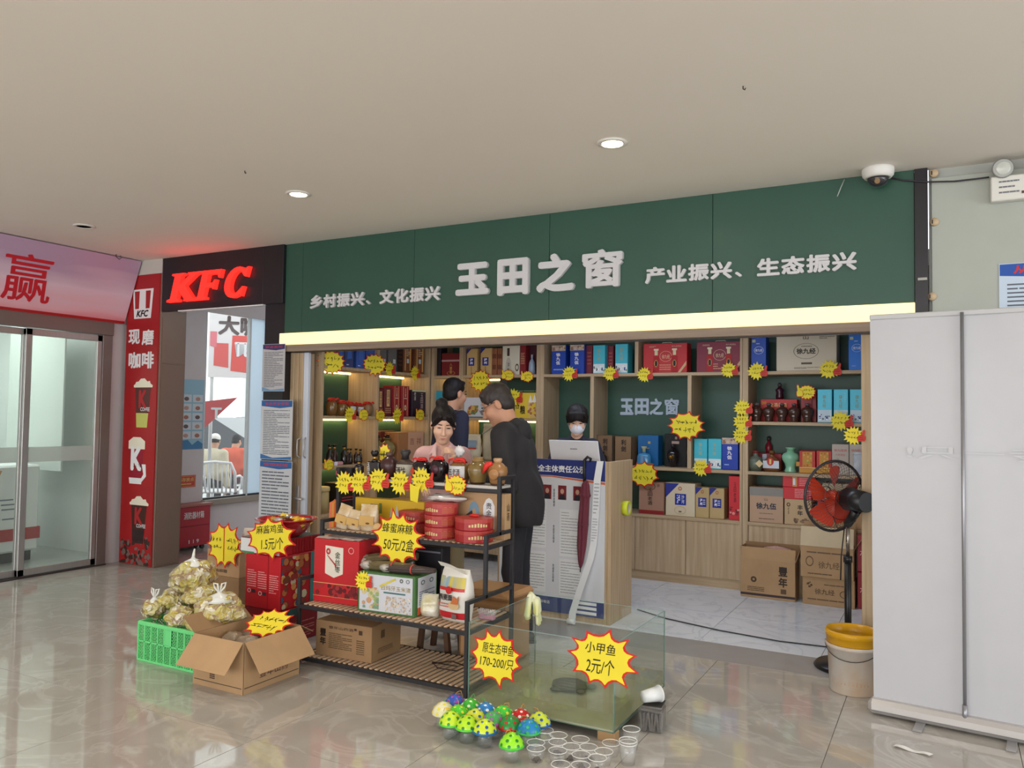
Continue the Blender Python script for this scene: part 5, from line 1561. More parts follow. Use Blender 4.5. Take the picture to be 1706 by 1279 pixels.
# folded umbrella hooked over the counter's front edge
um = thing('folded_umbrella', 'folded maroon umbrella with black hook handle hanging on the counter', 'umbrella', at(974, 860, Y=5.64), local=False)
a_, b_ = at(976, 800, Y=5.645), at(967, 946, Y=5.645)
pts = [at(983, 772, Y=5.69), at(984, 764, Y=5.66), at(979, 761, Y=5.645), at(974, 766, Y=5.642), at(973, 785, Y=5.642), at(974, 803, Y=5.645)]
obj('handle', MB().tube(pts, [0.006, 0.011, 0.012, 0.012, 0.012, 0.012], 10), P((30, 28, 30), 0.4), um)
ax = (b_ - a_)
L = ax.length
ax.normalize()
mb = MB()
fold = []
for (f_, r) in ((0, 0.012), (0.05, 0.026), (0.15, 0.034), (0.17, 0.040), (0.2, 0.032), (0.5, 0.036), (0.75, 0.032), (0.93, 0.018), (1.0, 0.006)):
	fold.append((r, f_ * L))
u_ = ax.orthogonal().normalized()
w_ = ax.cross(u_)
mb.grid(lambda u, v: a_ + ax * (np.interp(v * 8, range(9), [q[1] for q in fold])) + (u_ * math.cos(u * 2 * math.pi) + w_ * math.sin(u * 2 * math.pi)) * float(np.interp(v * 8, range(9), [q[0] for q in fold])) * (1 + 0.18 * math.sin(u * 2 * math.pi * 7 + v * 6)), 42, 24, True, True)
obj('canopy', mb, mat('umbrella_maroon_cloth', (104, 24, 46), 0.6, sheen=0.3), um)
obj('tie_strap', MB().tube([a_ + ax * (L * 0.5) + (u_ * math.cos(t) + w_ * math.sin(t)) * 0.041 for t in [i * math.pi / 8 for i in range(16)]], 0.004, 6, True), mat('umbrella_maroon_cloth'), um)
obj('tip', MB().cyl(b_, b_ + ax * 0.03, 0.004, n=8), P((30, 28, 30), 0.4), um)

# long strip of receipt paper
sp_ = [at(1000, 768, Y=5.655), at(995, 800, Y=5.65), at(992, 860, Y=5.65), at(989, 905, Y=5.65), at(984, 930, Y=5.63), at(972, 965, Y=5.6), at(960, 1000, Y=5.58), at(954, 1020, Y=5.57), at(953, 1031, Y=5.57)]
rp_ = thing('receipt_paper', 'long curling white paper strip hanging down the counter front', 'paper', sp_[-1], local=False)
mb = MB()
vs_ = []
for i, q in enumerate(sp_):
	w2 = 0.027
	vs_ += [q + Vector((-w2, -0.004 * math.sin(i), 0)), q + Vector((w2, 0.004 * math.sin(i), 0))]
mb.add(vs_, [(2 * i, 2 * i + 1, 2 * i + 3, 2 * i + 2) for i in range(len(sp_) - 1)], True)
obj('paper_strip', mb, P((226, 228, 232), 0.6), rp_)
obj('paper_roll', MB().cyl(sp_[-1] + Vector((-0.03, -0.02, -0.012)), sp_[-1] + Vector((0.03, -0.02, -0.012)), 0.02, n=14), P((232, 234, 236), 0.6), rp_)
mb = MB()
for i in range(1, 3):
	add_lines(mb, sp_[i + 1] + Vector((-0.02, -0.002, 0)), XV, (sp_[i] - sp_[i + 1]), 0.0, 0.05, 0.04, 0.95, 9, 0.3, i, lift=0.001)
obj('printed_lines', mb, P((170, 174, 180)), rp_)

# tape roll stuck on the counter's side
p = at(1043, 846, X=CX1 + 0.02)
tp = thing('tape_roll', 'yellow green roll of sticky tape on the counter side', 'tape', (CX1 + 0.001, p.y, p.z))
prof = [(0.036, 0), (0.056, 0), (0.056, 0.045), (0.036, 0.045), (0.036, 0)]
obj('tape', MB().lathe(prof, 28, (0, 0, 0), (1, 0, 0)), mat('tape_yellow_green', (204, 216, 50), 0.3), tp)
obj('cardboard_core', MB().lathe([(0.0335, 0.0005), (0.0358, 0.0005), (0.0358, 0.0445), (0.0335, 0.0445), (0.0335, 0.0005)], 24, (0, 0, 0), (1, 0, 0)), P((206, 196, 176)), tp)

# ================================================================== right side: fan, bucket, cartons, pull-up banner
fc = at(1413, 1113, Z=0)
fx, fy = fc.x, fc.y
fan = thing('pedestal_fan', 'black pedestal fan with red blades and wire cage', 'fan', (fx, fy, 0))
obj('base', MB().lathe([(0.2, 0), (0.205, 0.01), (0.19, 0.028), (0.06, 0.045), (0.03, 0.06), (0, 0.06)], 32), P((26, 26, 30), 0.25), fan)
obj('outer_pole', MB().cyl((0, 0, 0.05), (0, 0, 0.68), 0.021, n=16).cyl((0, 0, 0.66), (0, 0, 0.70), 0.027, n=16), P((26, 26, 28), 0.35), fan)
obj('inner_pole', MB().cyl((0, 0, 0.68), (0, 0, 0.92), 0.012, n=14), mat('chrome_tube', (150, 140, 130), 0.25, metal=0.9), fan)
hz = at(1390, 826, Y=fy).z
hc = at(1390, 826, Y=fy + 0.05) - Vector((fx, fy, 0))
fd = Vector((-0.72, 0.69, 0.04)).normalized()
fu = Vector((0, 0, 1)) - fd * fd.z
fu.normalize()
fr_ = fu.cross(fd)
RF = 0.225
mo = hc - fd * 0.20
neck = obj('neck', MB().cyl((0, 0, 0.90), mo + Vector((0, 0, -0.06)), 0.026, 0.03, 12), P((24, 24, 26), 0.4), fan)
mot = obj('motor_housing', MB().cyl(mo - fd * 0.09, mo + fd * 0.07, 0.062, 0.075, 20).cyl(mo + fd * 0.07, mo + fd * 0.12, 0.075, 0.03, 20), P((28, 28, 32), 0.35), fan)
obj('rating_label', MB().obox(mo + fr_ * -0.05 - fd * 0.02 + Vector((0, 0, 0.02)), fd * 0.03, fu * 0.022, fr_ * 0.022), P((206, 206, 204)), mot)
obj('blade_hub', MB().cyl(hc - fd * 0.05, hc + fd * 0.04, 0.035, n=18), mat('fan_blade_red', (198, 60, 34), 0.3), fan)
for k in range(5):
	a0 = k * 2 * math.pi / 5 + 0.3

	def fn(u, v, a0=a0):
		r = 0.03 + 0.165 * u
		a = a0 + (v - 0.5) * (0.55 + 0.75 * u * (1.3 - u))
		return hc + (fr_ * math.cos(a) + fu * math.sin(a)) * r + fd * (0.05 * (v - 0.5) * 2 * (0.4 + u * 0.4))
	mb = MB().grid(fn, 6, 5)
	obj('blade', mb, mat('fan_blade_red'), fan)
WIRE = mat('cage_wire_dark', (70, 66, 70), 0.35, metal=0.5)
mbr, mbf, mbb = MB(), MB(), MB()


def circ(r, off, n=40):
	return [hc + (fr_ * math.cos(2 * math.pi * i / n) + fu * math.sin(2 * math.pi * i / n)) * r + fd * off for i in range(n)]


mbr.tube(circ(RF, 0), 0.009, 8, True)
obj('cage_rim', mbr, P((40, 38, 42), 0.35), fan)
for mbx, sg in ((mbf, 1), (mbb, -1)):
	for k in range(56):
		a = 2 * math.pi * k / 56
		e_ = fr_ * math.cos(a) + fu * math.sin(a)
		mbx.tube([hc + e_ * 0.045 + fd * 0.085 * sg, hc + e_ * 0.12 + fd * 0.085 * sg, hc + e_ * 0.195 + fd * 0.055 * sg, hc + e_ * RF], 0.0013, 4)
	mbx.tube(circ(0.05, 0.085 * sg, 20), 0.003, 5, True).tube(circ(0.14, 0.081 * sg, 30), 0.002, 5, True)
for nm, mbx in (('front_grille', mbf), ('rear_grille', mbb)):
	g_ = obj(nm, mbx, WIRE, fan)
	g_['kind'] = 'stuff'
obj('power_cord', MB().tube([mo + Vector((0.04, -0.06, 0)), mo + Vector((0.0, -0.1, -0.12)), mo + Vector((-0.1, -0.09, -0.17)), mo + Vector((-0.13, -0.06, -0.1))], 0.003, 6).tube([Vector((-0.015, -0.03, 0.9)), Vector((-0.035, -0.035, 0.7)), Vector((-0.04, -0.03, 0.55))], 0.004, 6), P((20, 20, 22), 0.5), fan)

bc = at(1421, 1150, Z=0)
bk = thing('paint_bucket', 'white plastic bucket with yellow rim and wire handle', 'bucket', (bc.x, bc.y, 0))
BW = mat('bucket_white_plastic', (206, 200, 192), 0.35, col2=(198, 170, 142), vs_=6)
obj('bucket_body', MB().lathe([(0, 0.004), (0.122, 0), (0.126, 0.006), (0.138, 0.25), (0.148, 0.252), (0.15, 0.272), (0.142, 0.274), (0.134, 0.27), (0.12, 0.012), (0, 0.012)], 36), BW, bk)
obj('yellow_collar', MB().lathe([(0.139, 0.274), (0.142, 0.276), (0.146, 0.315), (0.15, 0.316), (0.151, 0.338), (0.146, 0.35), (0.138, 0.348), (0.134, 0.30), (0.134, 0.274)], 36), mat('bucket_yellow', (214, 158, 20), 0.3), bk)
obj('wire_handle', MB().tube([(-0.148 * math.cos(t), -0.15 * math.sin(t) - 0.004, 0.275 - 0.075 * math.sin(t)) for t in [i * math.pi / 14 for i in range(15)]], 0.0022, 6), P((50, 46, 44), 0.4), bk)
obj('faded_sticker', MB().grid(lambda u, v: Vector((0.1325 * math.sin((u - 0.45) * 1.9) * (0.97 + 0.04 * v), -0.1325 * math.cos((u - 0.45) * 1.9) * (0.97 + 0.04 * v), 0.06 + 0.15 * v)), 12, 2), mat('sticker_faded_orange', (206, 164, 130), 0.4, col2=(180, 150, 130), vs_=12), bk)

# cartons standing in front of the right shelf unit
pA0, pA1 = at(1233, 993, Z=0), at(1325, 1003, Z=0)
wA = pA1.x - pA0.x
QR = None
cA = carton('carton', 'open topped brown carton with a big year character before the right shelf', 'carton', ((pA0.x + pA1.x) / 2, 7.235 + 0.11, 0.0), (wA, 0.21, 0.335), CARD,
			(('vtext', 'f', 0.70, 0.32, 0.86, 0.88, '豐年', INK.diffuse_color[:] and (50, 34, 26), 0.03), ('rect', 'f', 0.0, 0.06, 1.0, 0.12, (58, 44, 50)), ('ring', 'f', 0.19, 0.4, 0.3, 0.55, (70, 50, 36), 0.6), ('lines', 'f', 0.13, 0.17, 0.44, 0.3, 3, (96, 72, 52)), ('rect', 'f', 0.74, 0.17, 0.84, 0.29, (96, 72, 52))))
hA = 0.335
obj('open_flap', MB().obox((0, -0.095, hA + 0.045), Vector((wA / 2, 0, 0)), Vector((0, 0.002, 0)), Vector((0, 0.008, 0.055))), CARD, cA)
obj('open_flap', MB().obox((wA / 2 + 0.018, 0.0, hA + 0.05), Vector((0, 0.1, 0)), Vector((0.002, 0, 0)), Vector((0.016, 0, 0.05))), CARD, cA)
obj('open_flap', MB().obox((-wA / 2 + 0.002, 0.0, hA + 0.05), Vector((0, 0.1, 0)), Vector((0.002, 0, 0)), Vector((-0.004, 0, 0.05))), CARD, cA)
obj('open_flap', MB().obox((0, 0.105, hA + 0.06), Vector((wA / 2, 0, 0)), Vector((0, 0.002, 0)), Vector((0, -0.004, 0.06))), CARD2, cA)
obj('inner_film', MB().lump((0.04, 0.02, hA + 0.03), wA * 0.36, 0.07, 0.07, 0.5, 4, 3, 16, 8), mat('pinkish_film', (206, 160, 150), 0.35, var=0.15), cA)
pB0, pB1 = at(1337, 1005, Z=0), at(1424, 1015, Z=0)
wB = pB1.x - pB0.x
hB = at(1340, 959, Y=7.24).z
carton('carton', 'lower brown carton of the two stacked behind the fan pole', 'carton', ((pB0.x + pB1.x) / 2, 7.23 + 0.10, 0.0), (wB, 0.2, hB), CARD, (('text', 'f', 0.24, 0.40, 0.62, 0.60, '徐九经', (84, 62, 44), 0.015), ('lines', 'f', 0.1, 0.16, 0.8, 0.26, 1, (110, 84, 62)), ('blobs', 'f', 0.08, 0.62, 0.24, 0.84, 7, 0.02, ((84, 62, 44),)), ('lines', 'f', 0.42, 0.72, 0.8, 0.8, 1, (110, 84, 62)), ('ring', 'f', 0.72, 0.34, 0.9, 0.6, (84, 62, 44), 0.15)))
zB2 = at(1340, 892, Y=7.20).z
cB = carton('carton', 'upper brown carton of the two stacked behind the fan pole, flaps up', 'carton', ((pB0.x + pB1.x) / 2 - 0.01, 7.215 + 0.10, hB + 0.001), (wB * 1.02, 0.2, zB2 - hB - 0.08), CARD, (('text', 'f', 0.34, 0.30, 0.74, 0.52, '徐九经', (100, 76, 54), 0.015), ('ring', 'f', 0.1, 0.34, 0.25, 0.66, (90, 66, 46), 0.2), ('lines', 'f', 0.12, 0.74, 0.9, 0.84, 1, (110, 84, 62)), ('lines', 'f', 0.14, 0.08, 0.6, 0.16, 1, (110, 84, 62))))
hh = zB2 - hB - 0.08
obj('open_flap', MB().obox((0, -0.085, hh + 0.075), Vector((wB * 0.51, 0, 0)), Vector((0, 0.002, 0)), Vector((0, 0.018, 0.08))), CARDP, cB)
obj('open_flap', MB().obox((wB * 0.51 + 0.03, 0, hh + 0.03), Vector((0, 0.1, 0)), Vector((0.002, 0, 0)), Vector((0.03, 0, 0.05))), CARD, cB)
obj('open_flap', MB().obox((0, 0.1, hh + 0.09), Vector((wB * 0.51, 0, 0)), Vector((0, 0.002, 0)), Vector((0, 0, 0.09))), CARD, cB)
xr = at(1424, 940, Y=7.25).x + 0.012
for k in range(2):
	carton('red_carton', ('dark red carton on the floor beside the wooden jamb', 'dark red carton stacked on another beside the wooden jamb')[k], 'carton', (xr + 0.09, 7.36, 0.001 + 0.305 * k), (0.17, 0.16, 0.30), (150, 24, 40), (('text', 'f', 0.12, 0.44, 0.5, 0.62, '大美', (236, 190, 190), 0.02),))

# pull-up banner seen from behind
pb0, pb1 = at(1455, 1190, Z=0), at(1700, 1243, Z=0)
bw2 = 0.88
rb = thing('roll_up_banner', 'back of a white roll-up banner stand with centre pole', 'banner', (-0.36 + bw2 / 2, 4.70, 0), R_(-6.0))
obj('cassette_base', MB().box((-bw2 / 2 - 0.01, -0.055, 0.012), (bw2 / 2 + 0.01, 0.055, 0.085), 0.02), mat('banner_base_silver', (196, 192, 190), 0.35, metal=0.4), rb)
obj('base_groove', MB().box((-bw2 / 2 - 0.011, -0.057, 0.03), (bw2 / 2 + 0.011, -0.054, 0.034)), P((120, 116, 116)), rb)
BAN = mat('banner_back_grey_white', (190, 190, 195), 0.36, var=0.015)


def bfn(u, v):
	x = (u - 0.5) * bw2
	wob = 0.006 * math.sin(u * 9 + v * 2.5) * v ** 2 + 0.008 * mnoise.noise(Vector((u * 4, v * 3, 1.5))) * v
	return Vector((x + (0.012 * (1 - v) if u < 0.02 else 0), wob, 0.085 + v * 2.02))


mb = MB().grid(bfn, 24, 40)
mb.grid(lambda u, v: bfn(u, v) + Vector((0, 0.0012, 0)), 24, 40)
obj('banner_sheet', mb, BAN, rb)
obj('top_rail', MB().box((-bw2 / 2, -0.012, 2.10), (bw2 / 2, 0.008, 2.128), 0.004), P((190, 190, 192), 0.35), rb)
obj('support_pole', MB().cyl((0.0, -0.03, 0.08), (0.0, -0.022, 2.115), 0.0085, n=12).cyl((0.0, -0.03, 0.05), (0, -0.03, 0.14), 0.012, n=12), mat('banner_pole_grey', (150, 150, 154), 0.3, metal=0.6), rb)
for dx in (-0.20, 0.20):
	obj('foot', MB().box((dx - 0.022, -0.16, 0.0), (dx + 0.022, 0.12, 0.012), 0.003), P((150, 148, 148), 0.35), rb)
tr_ = obj('show_through_print', add_text(MB(), '专一只!', (0.40, -0.0115, 1.36), -XV, ZV, 0.02, 0.0, 0.66, 0.07, 0.02), P((197, 197, 201), 0.4), rb)

# scrap of paper on the floor
mb = MB()
q0, q1 = at(1490, 1242, Z=0.002), at(1552, 1259, Z=0.002)
mb.grid(lambda u, v: q0.lerp(q1, u) + Vector((0.01 * (v - 0.5) * (1 + math.sin(u * 7)), 0.03 * (v - 0.5), 0.003 + 0.004 * math.sin(u * 9))), 12, 2)
tag(obj('paper_scrap', mb, P((230, 228, 224), 0.7)), 'torn strip of white paper on the floor before the roll-up banner', 'paper')
# cable over the shop floor
cp = [at(x, y, Z=0.006) for x, y in ((1062, 1015), (1110, 1030), (1200, 1050), (1300, 1068), (1376, 1077), (1420, 1080))]
tag(obj('power_cable', MB().tube(cp, 0.005, 6), P((50, 52, 56), 0.6)), 'thin dark cable lying across the white shop floor', 'cable')

# ================================================================== ceiling and right wall fittings
DLM = emit_mat('downlight_glow', (255, 246, 226), 26.0)
for k, (px, py) in enumerate(((1020, 237), (497, 322), (140, 376))):
	p = at(px, py, Z=CEIL)
	t = thing('downlight', ('round lit downlight above the middle of the green sign', 'round lit downlight near the left end of the green sign', 'round unlit downlight near the pink banner')[k], 'light', (p.x, p.y, CEIL), group='recessed ceiling downlights')
	obj('trim_ring', MB().lathe([(0.058, 0.0), (0.085, -0.001), (0.088, -0.006), (0.06, -0.012), (0.058, 0.0)], 32), P((226, 222, 214), 0.4), t)
	obj('lens', MB().lathe([(0, -0.006), (0.0575, -0.006)], 28), DLM if k < 2 else P((170, 166, 158), 0.4), t)
	if k < 2:
		d_ = bpy.data.lights.new('downlight_beam', 'SPOT')
		d_.energy = 60
		d_.spot_size = R_(110)
		d_.spot_blend = 0.8
		d_.shadow_soft_size = 0.05
		d_.color = (1.0, 0.93, 0.82)
		lo = bpy.data.objects.new('downlight_beam', d_)
		COL.objects.link(lo)
		lo.parent = t
		lo.location = (0, 0, -0.02)
for x in (-6.2, -3.9, -1.6, 0.7, 3.0):           # unseen extra downlight beams, added to brighten the floor and ceiling
	for y in (1.77, -0.53, -2.83):
		lo = bpy.data.objects.new('downlight_beam', d_)
		COL.objects.link(lo)
		lo.location = (x, y, CEIL - 0.02)
p = at(1463, 282, Z=CEIL)
t = thing('dome_camera', 'white dome security camera on the ceiling above the sign', 'camera', (p.x, p.y - 0.02, CEIL))
obj('camera_body', MB().lathe([(0.09, 0.0), (0.092, -0.012), (0.088, -0.045), (0.075, -0.06), (0.06, -0.062), (0.06, -0.055)], 28), P((228, 226, 222), 0.4), t)
obj('dark_dome', MB().lathe([(0.06, -0.056), (0.058, -0.075), (0.045, -0.098), (0.022, -0.11), (0, -0.112)], 24), mat('smoked_dome', (50, 48, 54), 0.08, coat=0.6), t)
obj('lens', MB().cyl((0.0, -0.045, -0.085), (0.0, -0.056, -0.092), 0.016, n=14), P((150, 120, 90), 0.2), t)
wp = [at(x, y, Y=5.36) for x, y in ((1484, 296), (1505, 300), (1545, 303), (1590, 302), (1625, 298), (1648, 295))]
tag(obj('camera_cable', MB().tube(wp, 0.005, 6), P((56, 52, 60), 0.6)), 'thin dark cable running from the dome camera to the emergency light', 'cable')
tag(obj('loose_wire', MB().tube([at(1407, 299, Y=5.36), at(1401, 312, Y=5.34), at(1395, 327, Y=5.33)], 0.003, 6), P((190, 196, 190), 0.5)), 'short pale wire hanging in front of the sign left of the dome camera', 'wire')
# small holes in the ceiling
for k, (px, py, lb) in enumerate(((1238, 143, 'tiny dark screw hook in the ceiling above the sign'), (408, 284, 'tiny dark screw hook in the ceiling left of the lit downlights'))):
	p = at(px, py, Z=CEIL)
	tag(obj('ceiling_hook', MB().tube([(p.x, p.y, CEIL - 0.001), (p.x, p.y, CEIL - 0.014), (p.x + 0.008, p.y, CEIL - 0.02), (p.x + 0.01, p.y, CEIL - 0.012)], 0.003, 6), P((60, 54, 50), 0.5)), lb, 'hook')
e0, e1 = at(1650, 297, Y=5.36), at(1760, 327, Y=5.36)
el = thing('emergency_light', 'white emergency light box with round lamp heads on the right wall', 'emergency light', ((e0.x + e1.x) / 2, 5.36, e1.z))
ew, eh = e1.x - e0.x, e0.z - e1.z
obj('housing', MB().box((-ew / 2, -0.03, 0), (ew / 2, 0.035, eh), 0.006), P((224, 222, 214), 0.45), el)
obj('printed_lines', add_lines(MB(), (-ew / 2, -0.0305, 0), XV, ZV, 0.04, 0.03, 0.14, eh - 0.02, 3, 0.3, 4, lift=0.001), P((120, 120, 130)), el)
obj('dark_label', MB().box((-ew / 2 + 0.15, -0.032, 0.03), (-ew / 2 + 0.22, -0.0305, 0.045)), P((90, 70, 66)), el)
for sx in (-1, 1):
	hd = obj('lamp_head', MB().lathe([(0.03, 0.0), (0.05, 0.02), (0.056, 0.05), (0.05, 0.056)], 24, (sx * (ew / 2 - 0.055), 0.0, eh + 0.045), (-0.1 * sx, -1, -0.15)), P((150, 150, 146), 0.35, metal=0.3), el)
	obj('lamp_lens', MB().lathe([(0.0, 0.06), (0.03, 0.059), (0.05, 0.052)], 24, (sx * (ew / 2 - 0.055), 0.0, eh + 0.045), (-0.1 * sx, -1, -0.15)), P((196, 198, 190), 0.15), hd)
	obj('neck', MB().cyl((sx * (ew / 2 - 0.055), 0, eh - 0.002), (sx * (ew / 2 - 0.055), 0, eh + 0.02), 0.012, n=10), P((210, 208, 200), 0.4), el)


def notice(label, x0, x1, z0, z1, y, head, body, title, rows, seed, title_col, right_=XV, foot=None, thick=0.004):
	t = thing('notice_sheet', label, 'notice', ((x0 + x1) / 2, y, z0), local=False, group='printed notices')
	w, h = x1 - x0, z1 - z0
	obj('sheet', MB().box((x0, y - thick, z0), (x1, y, z1)), P(body, 0.4), t)
	o_ = Vector((x0, y - thick, z0))
	flat([(0.004, h - h * 0.10), (w * 0.6, h - h * 0.135), (w - 0.004, h - h * 0.11), (w - 0.004, h - 0.004), (0.004, h - 0.004)], P(head), 'header_band', t, o_)
	if title:
		obj('title', add_text(MB(), title, o_, XV, ZV, w * 0.12, h * 0.915, w * 0.88, h * 0.965, 0.02, lift=0.0016), P(title_col), t)
	obj('printed_lines', add_lines(MB(), o_, XV, ZV, w * 0.08, h * 0.08, w * 0.92, h * 0.84, rows, 0.36, seed, lift=0.0014), P((96, 100, 112)), t)
	if foot:
		flat([(0.004, 0.004), (w - 0.004, 0.004), (w - 0.004, h * 0.06), (w * 0.4, h * 0.03), (0.004, h * 0.09)], P(foot), 'footer_wave', t, o_)
	return t


e0, e1 = at(1664, 440, Y=5.40), at(1664, 640, Y=5.40)
notice('blue headed notice on the right wall above the roll-up banner', e0.x, e0.x + 0.5, e1.z, e0.z, 5.401, (40, 84, 170), (196, 212, 230), '', 22, 3, (200, 50, 60))
t = bpy.data.objects[[o.name for o in bpy.data.objects if o.name.startswith('notice_sheet')][-1]]
obj('title', add_text(MB(), '从业人员', (e0.x, 5.396, e0.z - 0.062), XV, ZV, 0.07, 0.0, 0.40, 0.05, 0.03), P((200, 50, 60)), t)
ny = FY - 0.003
notice('upper notice with dark blue frame on the black pillar', -5.50, -5.225, 1.745, 2.175, ny - 0.012, (60, 58, 110), (190, 188, 190), '安全告知', 22, 4, (190, 60, 60), foot=(110, 150, 190))
notice('middle white notice with blue wave header beside the shop opening', -5.49, -5.11, 1.13, 1.665, ny - 0.02, (44, 96, 160), (204, 206, 210), '食品安全管理', 26, 5, (190, 60, 60), foot=(60, 110, 170))
notice('lower white notice with blue wave header above the red bowl', -5.49, -5.10, 0.58, 1.118, ny - 0.02, (44, 96, 160), (198, 202, 208), '管理制度', 14, 6, (190, 60, 60))

# folded wooden sliding door at the left of the opening, with its handle
fd_ = thing('folding_door', 'pale wooden folding door pushed to the left of the opening', 'door', (-5.16, 5.5, 0), local=False)
for k, (xa, xb, yy) in enumerate(((-5.262, -5.215, 5.47), (-5.213, -5.166, 5.475), (-5.164, -5.117, 5.48))):
	obj('door_panel', MB().box((xa, yy, 0.01), (xb, yy + 0.15, 2.1), 0.003), WOOD, fd_)
obj('white_edge', MB().box((-5.115, 5.485, 0.01), (-5.06, 5.52, 2.1), 0.003), P((214, 220, 232), 0.4), fd_)
hp = [(-5.118, 5.47, 1.33), (-5.13, 5.44, 1.31), (-5.13, 5.44, 1.17), (-5.118, 5.47, 1.15)]
obj('pull_handle', MB().tube(hp, 0.008, 8).tube([(-5.07, 5.484, 1.33), (-5.06, 5.45, 1.31), (-5.06, 5.45, 1.17), (-5.07, 5.484, 1.15)], 0.008, 8), P((196, 190, 184), 0.3, metal=0.4), fd_)
obj('lever_handle', MB().box((-5.155, 5.466, 0.62), (-5.125, 5.479, 0.9), 0.003).tube([(-5.13, 5.47, 0.79), (-5.13, 5.42, 0.79), (-5.03, 5.415, 0.785)], 0.009, 8), P((196, 192, 188), 0.3, metal=0.5), fd_)

# fire equipment box in the passage
fb = thing('fire_equipment_box', 'red fire equipment box on castors against the passage wall', 'cabinet', (-7.5, 6.2, 0), local=False)
FR = mat('fire_box_red', (176, 30, 46), 0.4)
obj('box_body', MB().box((-7.59, 5.72, 0.045), (-7.42, 6.50, 0.49), 0.004), FR, fb)
obj('lid', MB().box((-7.598, 5.70, 0.488), (-7.40, 6.52, 0.515), 0.004), mat('fire_box_lid', (170, 100, 90), 0.5), fb)
obj('door_line', MB().box((-7.4205, 5.75, 0.27), (-7.417, 6.48, 0.276)), P((120, 18, 30)), fb)
FO = Vector((-7.42, 0, 0))
pa, pz = at(306, 866, X=-7.42), at(340, 850, X=-7.42)
obj('lettering', add_text(MB(), '消防器材箱', FO, YV, ZV, pa.y, pa.z, pz.y, pz.z, 0.02, lift=0.003), WHITEP, fb)
pa, pz = at(314, 906, X=-7.42), at(331, 897, X=-7.42)
obj('lettering', add_text(MB(), '1 1 9', FO, YV, ZV, pa.y, pa.z, pz.y, pz.z, 0.02, lift=0.003), WHITEP, fb)
for y in (5.8, 6.42):
	obj('castor', MB().cyl((-7.47, y, 0.024), (-7.44, y, 0.024), 0.024, n=14), P((30, 28, 30), 0.5), fb)
	obj('castor', MB().cyl((-7.57, y, 0.024), (-7.54, y, 0.024), 0.024, n=14), P((30, 28, 30), 0.5), fb)

# blue instruction poster and small red sign on the passage wall
ws = thing('instruction_poster', 'narrow light blue instruction poster with small pictures in the passage', 'poster', (-7.6, 6.38, 1.12), local=False)
obj('sheet', MB().box((-7.6, 6.02, 1.12), (-7.596, 6.512, 1.92)), P((150, 190, 210), 0.5), ws)
WO = Vector((-7.596, 0, 0))
for r in range(5):
	for c in range(3):
		y0, z0 = 6.04 + c * 0.158, 1.66 - r * 0.105
		flat([(y0, z0), (y0 + 0.14, z0), (y0 + 0.14, z0 + 0.085), (y0, z0 + 0.085)], P((210, 214, 220)), 'picture_tile', ws, WO, YV, ZV)
		flat(disc(0.035, 0.024, 8, (y0 + 0.07, z0 + 0.036)), P(((170, 110, 100), (110, 90, 96), (190, 150, 140))[(r + c) % 3]), 'picture', ws, WO, YV, ZV, lift=0.002)
flat([(6.022, 1.122), (6.51, 1.122), (6.51, 1.18), (6.44, 1.22), (6.36, 1.17), (6.3, 1.23), (6.022, 1.2)], P((70, 130, 176)), 'skyline', ws, WO, YV, ZV, lift=0.002)
rs_ = thing('red_sign', 'small red fire point sign on the passage wall above the red box', 'sign', (-7.6, 6.3, 0.68), local=False)
obj('plate', MB().box((-7.6, 6.10, 0.69), (-7.594, 6.425, 0.825)), P((190, 36, 30), 0.4), rs_)
obj('border', MB().box((-7.5945, 6.11, 0.70), (-7.5935, 6.415, 0.703)).box((-7.5945, 6.11, 0.812), (-7.5935, 6.415, 0.815)).box((-7.5945, 6.412, 0.70), (-7.5935, 6.415, 0.815)), P((226, 190, 90)), rs_)
obj('lettering', add_text(MB(), '火器存放点', (-7.594, 0, 0), YV, ZV, 6.13, 0.755, 6.40, 0.80, 0.02, lift=0.0012), P((236, 206, 110)), rs_)
obj('printed_lines', add_lines(MB(), (-7.594, 0, 0), YV, ZV, 6.13, 0.715, 6.40, 0.74, 1, 0.5, 2, lift=0.0012), P((226, 190, 100)), rs_)

# ================================================================== tiered display rack
RX0, RX1 = -3.57, -2.32
rk = thing('display_rack', 'black steel stepped rack with wooden slat shelves', 'rack', ((RX0 + RX1) / 2, 4.1, 0), local=False)
T_ = 0.011


def bar(a_, b_):
	a_, b_ = Vector(a_), Vector(b_)
	lo = Vector((min(a_.x, b_.x) - T_, min(a_.y, b_.y) - T_, max(0.0, min(a_.z, b_.z) - T_)))
	hi = Vector((max(a_.x, b_.x) + T_, max(a_.y, b_.y) + T_, max(a_.z, b_.z) + T_))
	return MB().box(lo, hi, 0.0015)


YA, YB_, YC_, YD = 3.83, 4.025, 4.175, 4.345
for x in (RX0 + T_, RX1 - T_):
	obj('post', bar((x, YA, 0), (x, YA, 0.515)), IRON, rk)
	obj('post', bar((x, YB_, 0.515), (x, YB_, 0.855)), IRON, rk)
	obj('post', bar((x, YC_, 0.855), (x, YC_, 1.18)), IRON, rk)
	obj('post', bar((x, YD, 0), (x, YD, 1.18)), IRON, rk)
	obj('side_bar', bar((x, YA + 0.02, 0.515), (x, YD - 0.02, 0.515)), IRON, rk)
	obj('side_bar', bar((x, YB_ + 0.02, 0.855), (x, YD - 0.02, 0.855)), IRON, rk)
	obj('side_bar', bar((x, YC_ + 0.02, 1.18), (x, YD - 0.02, 1.18)), IRON, rk)
SLATW = mat('slat_pine', (214, 186, 158), 0.6, col2=(190, 158, 128), vs_=3, stretch=(10, 1, 10))
slat_mesh = {}
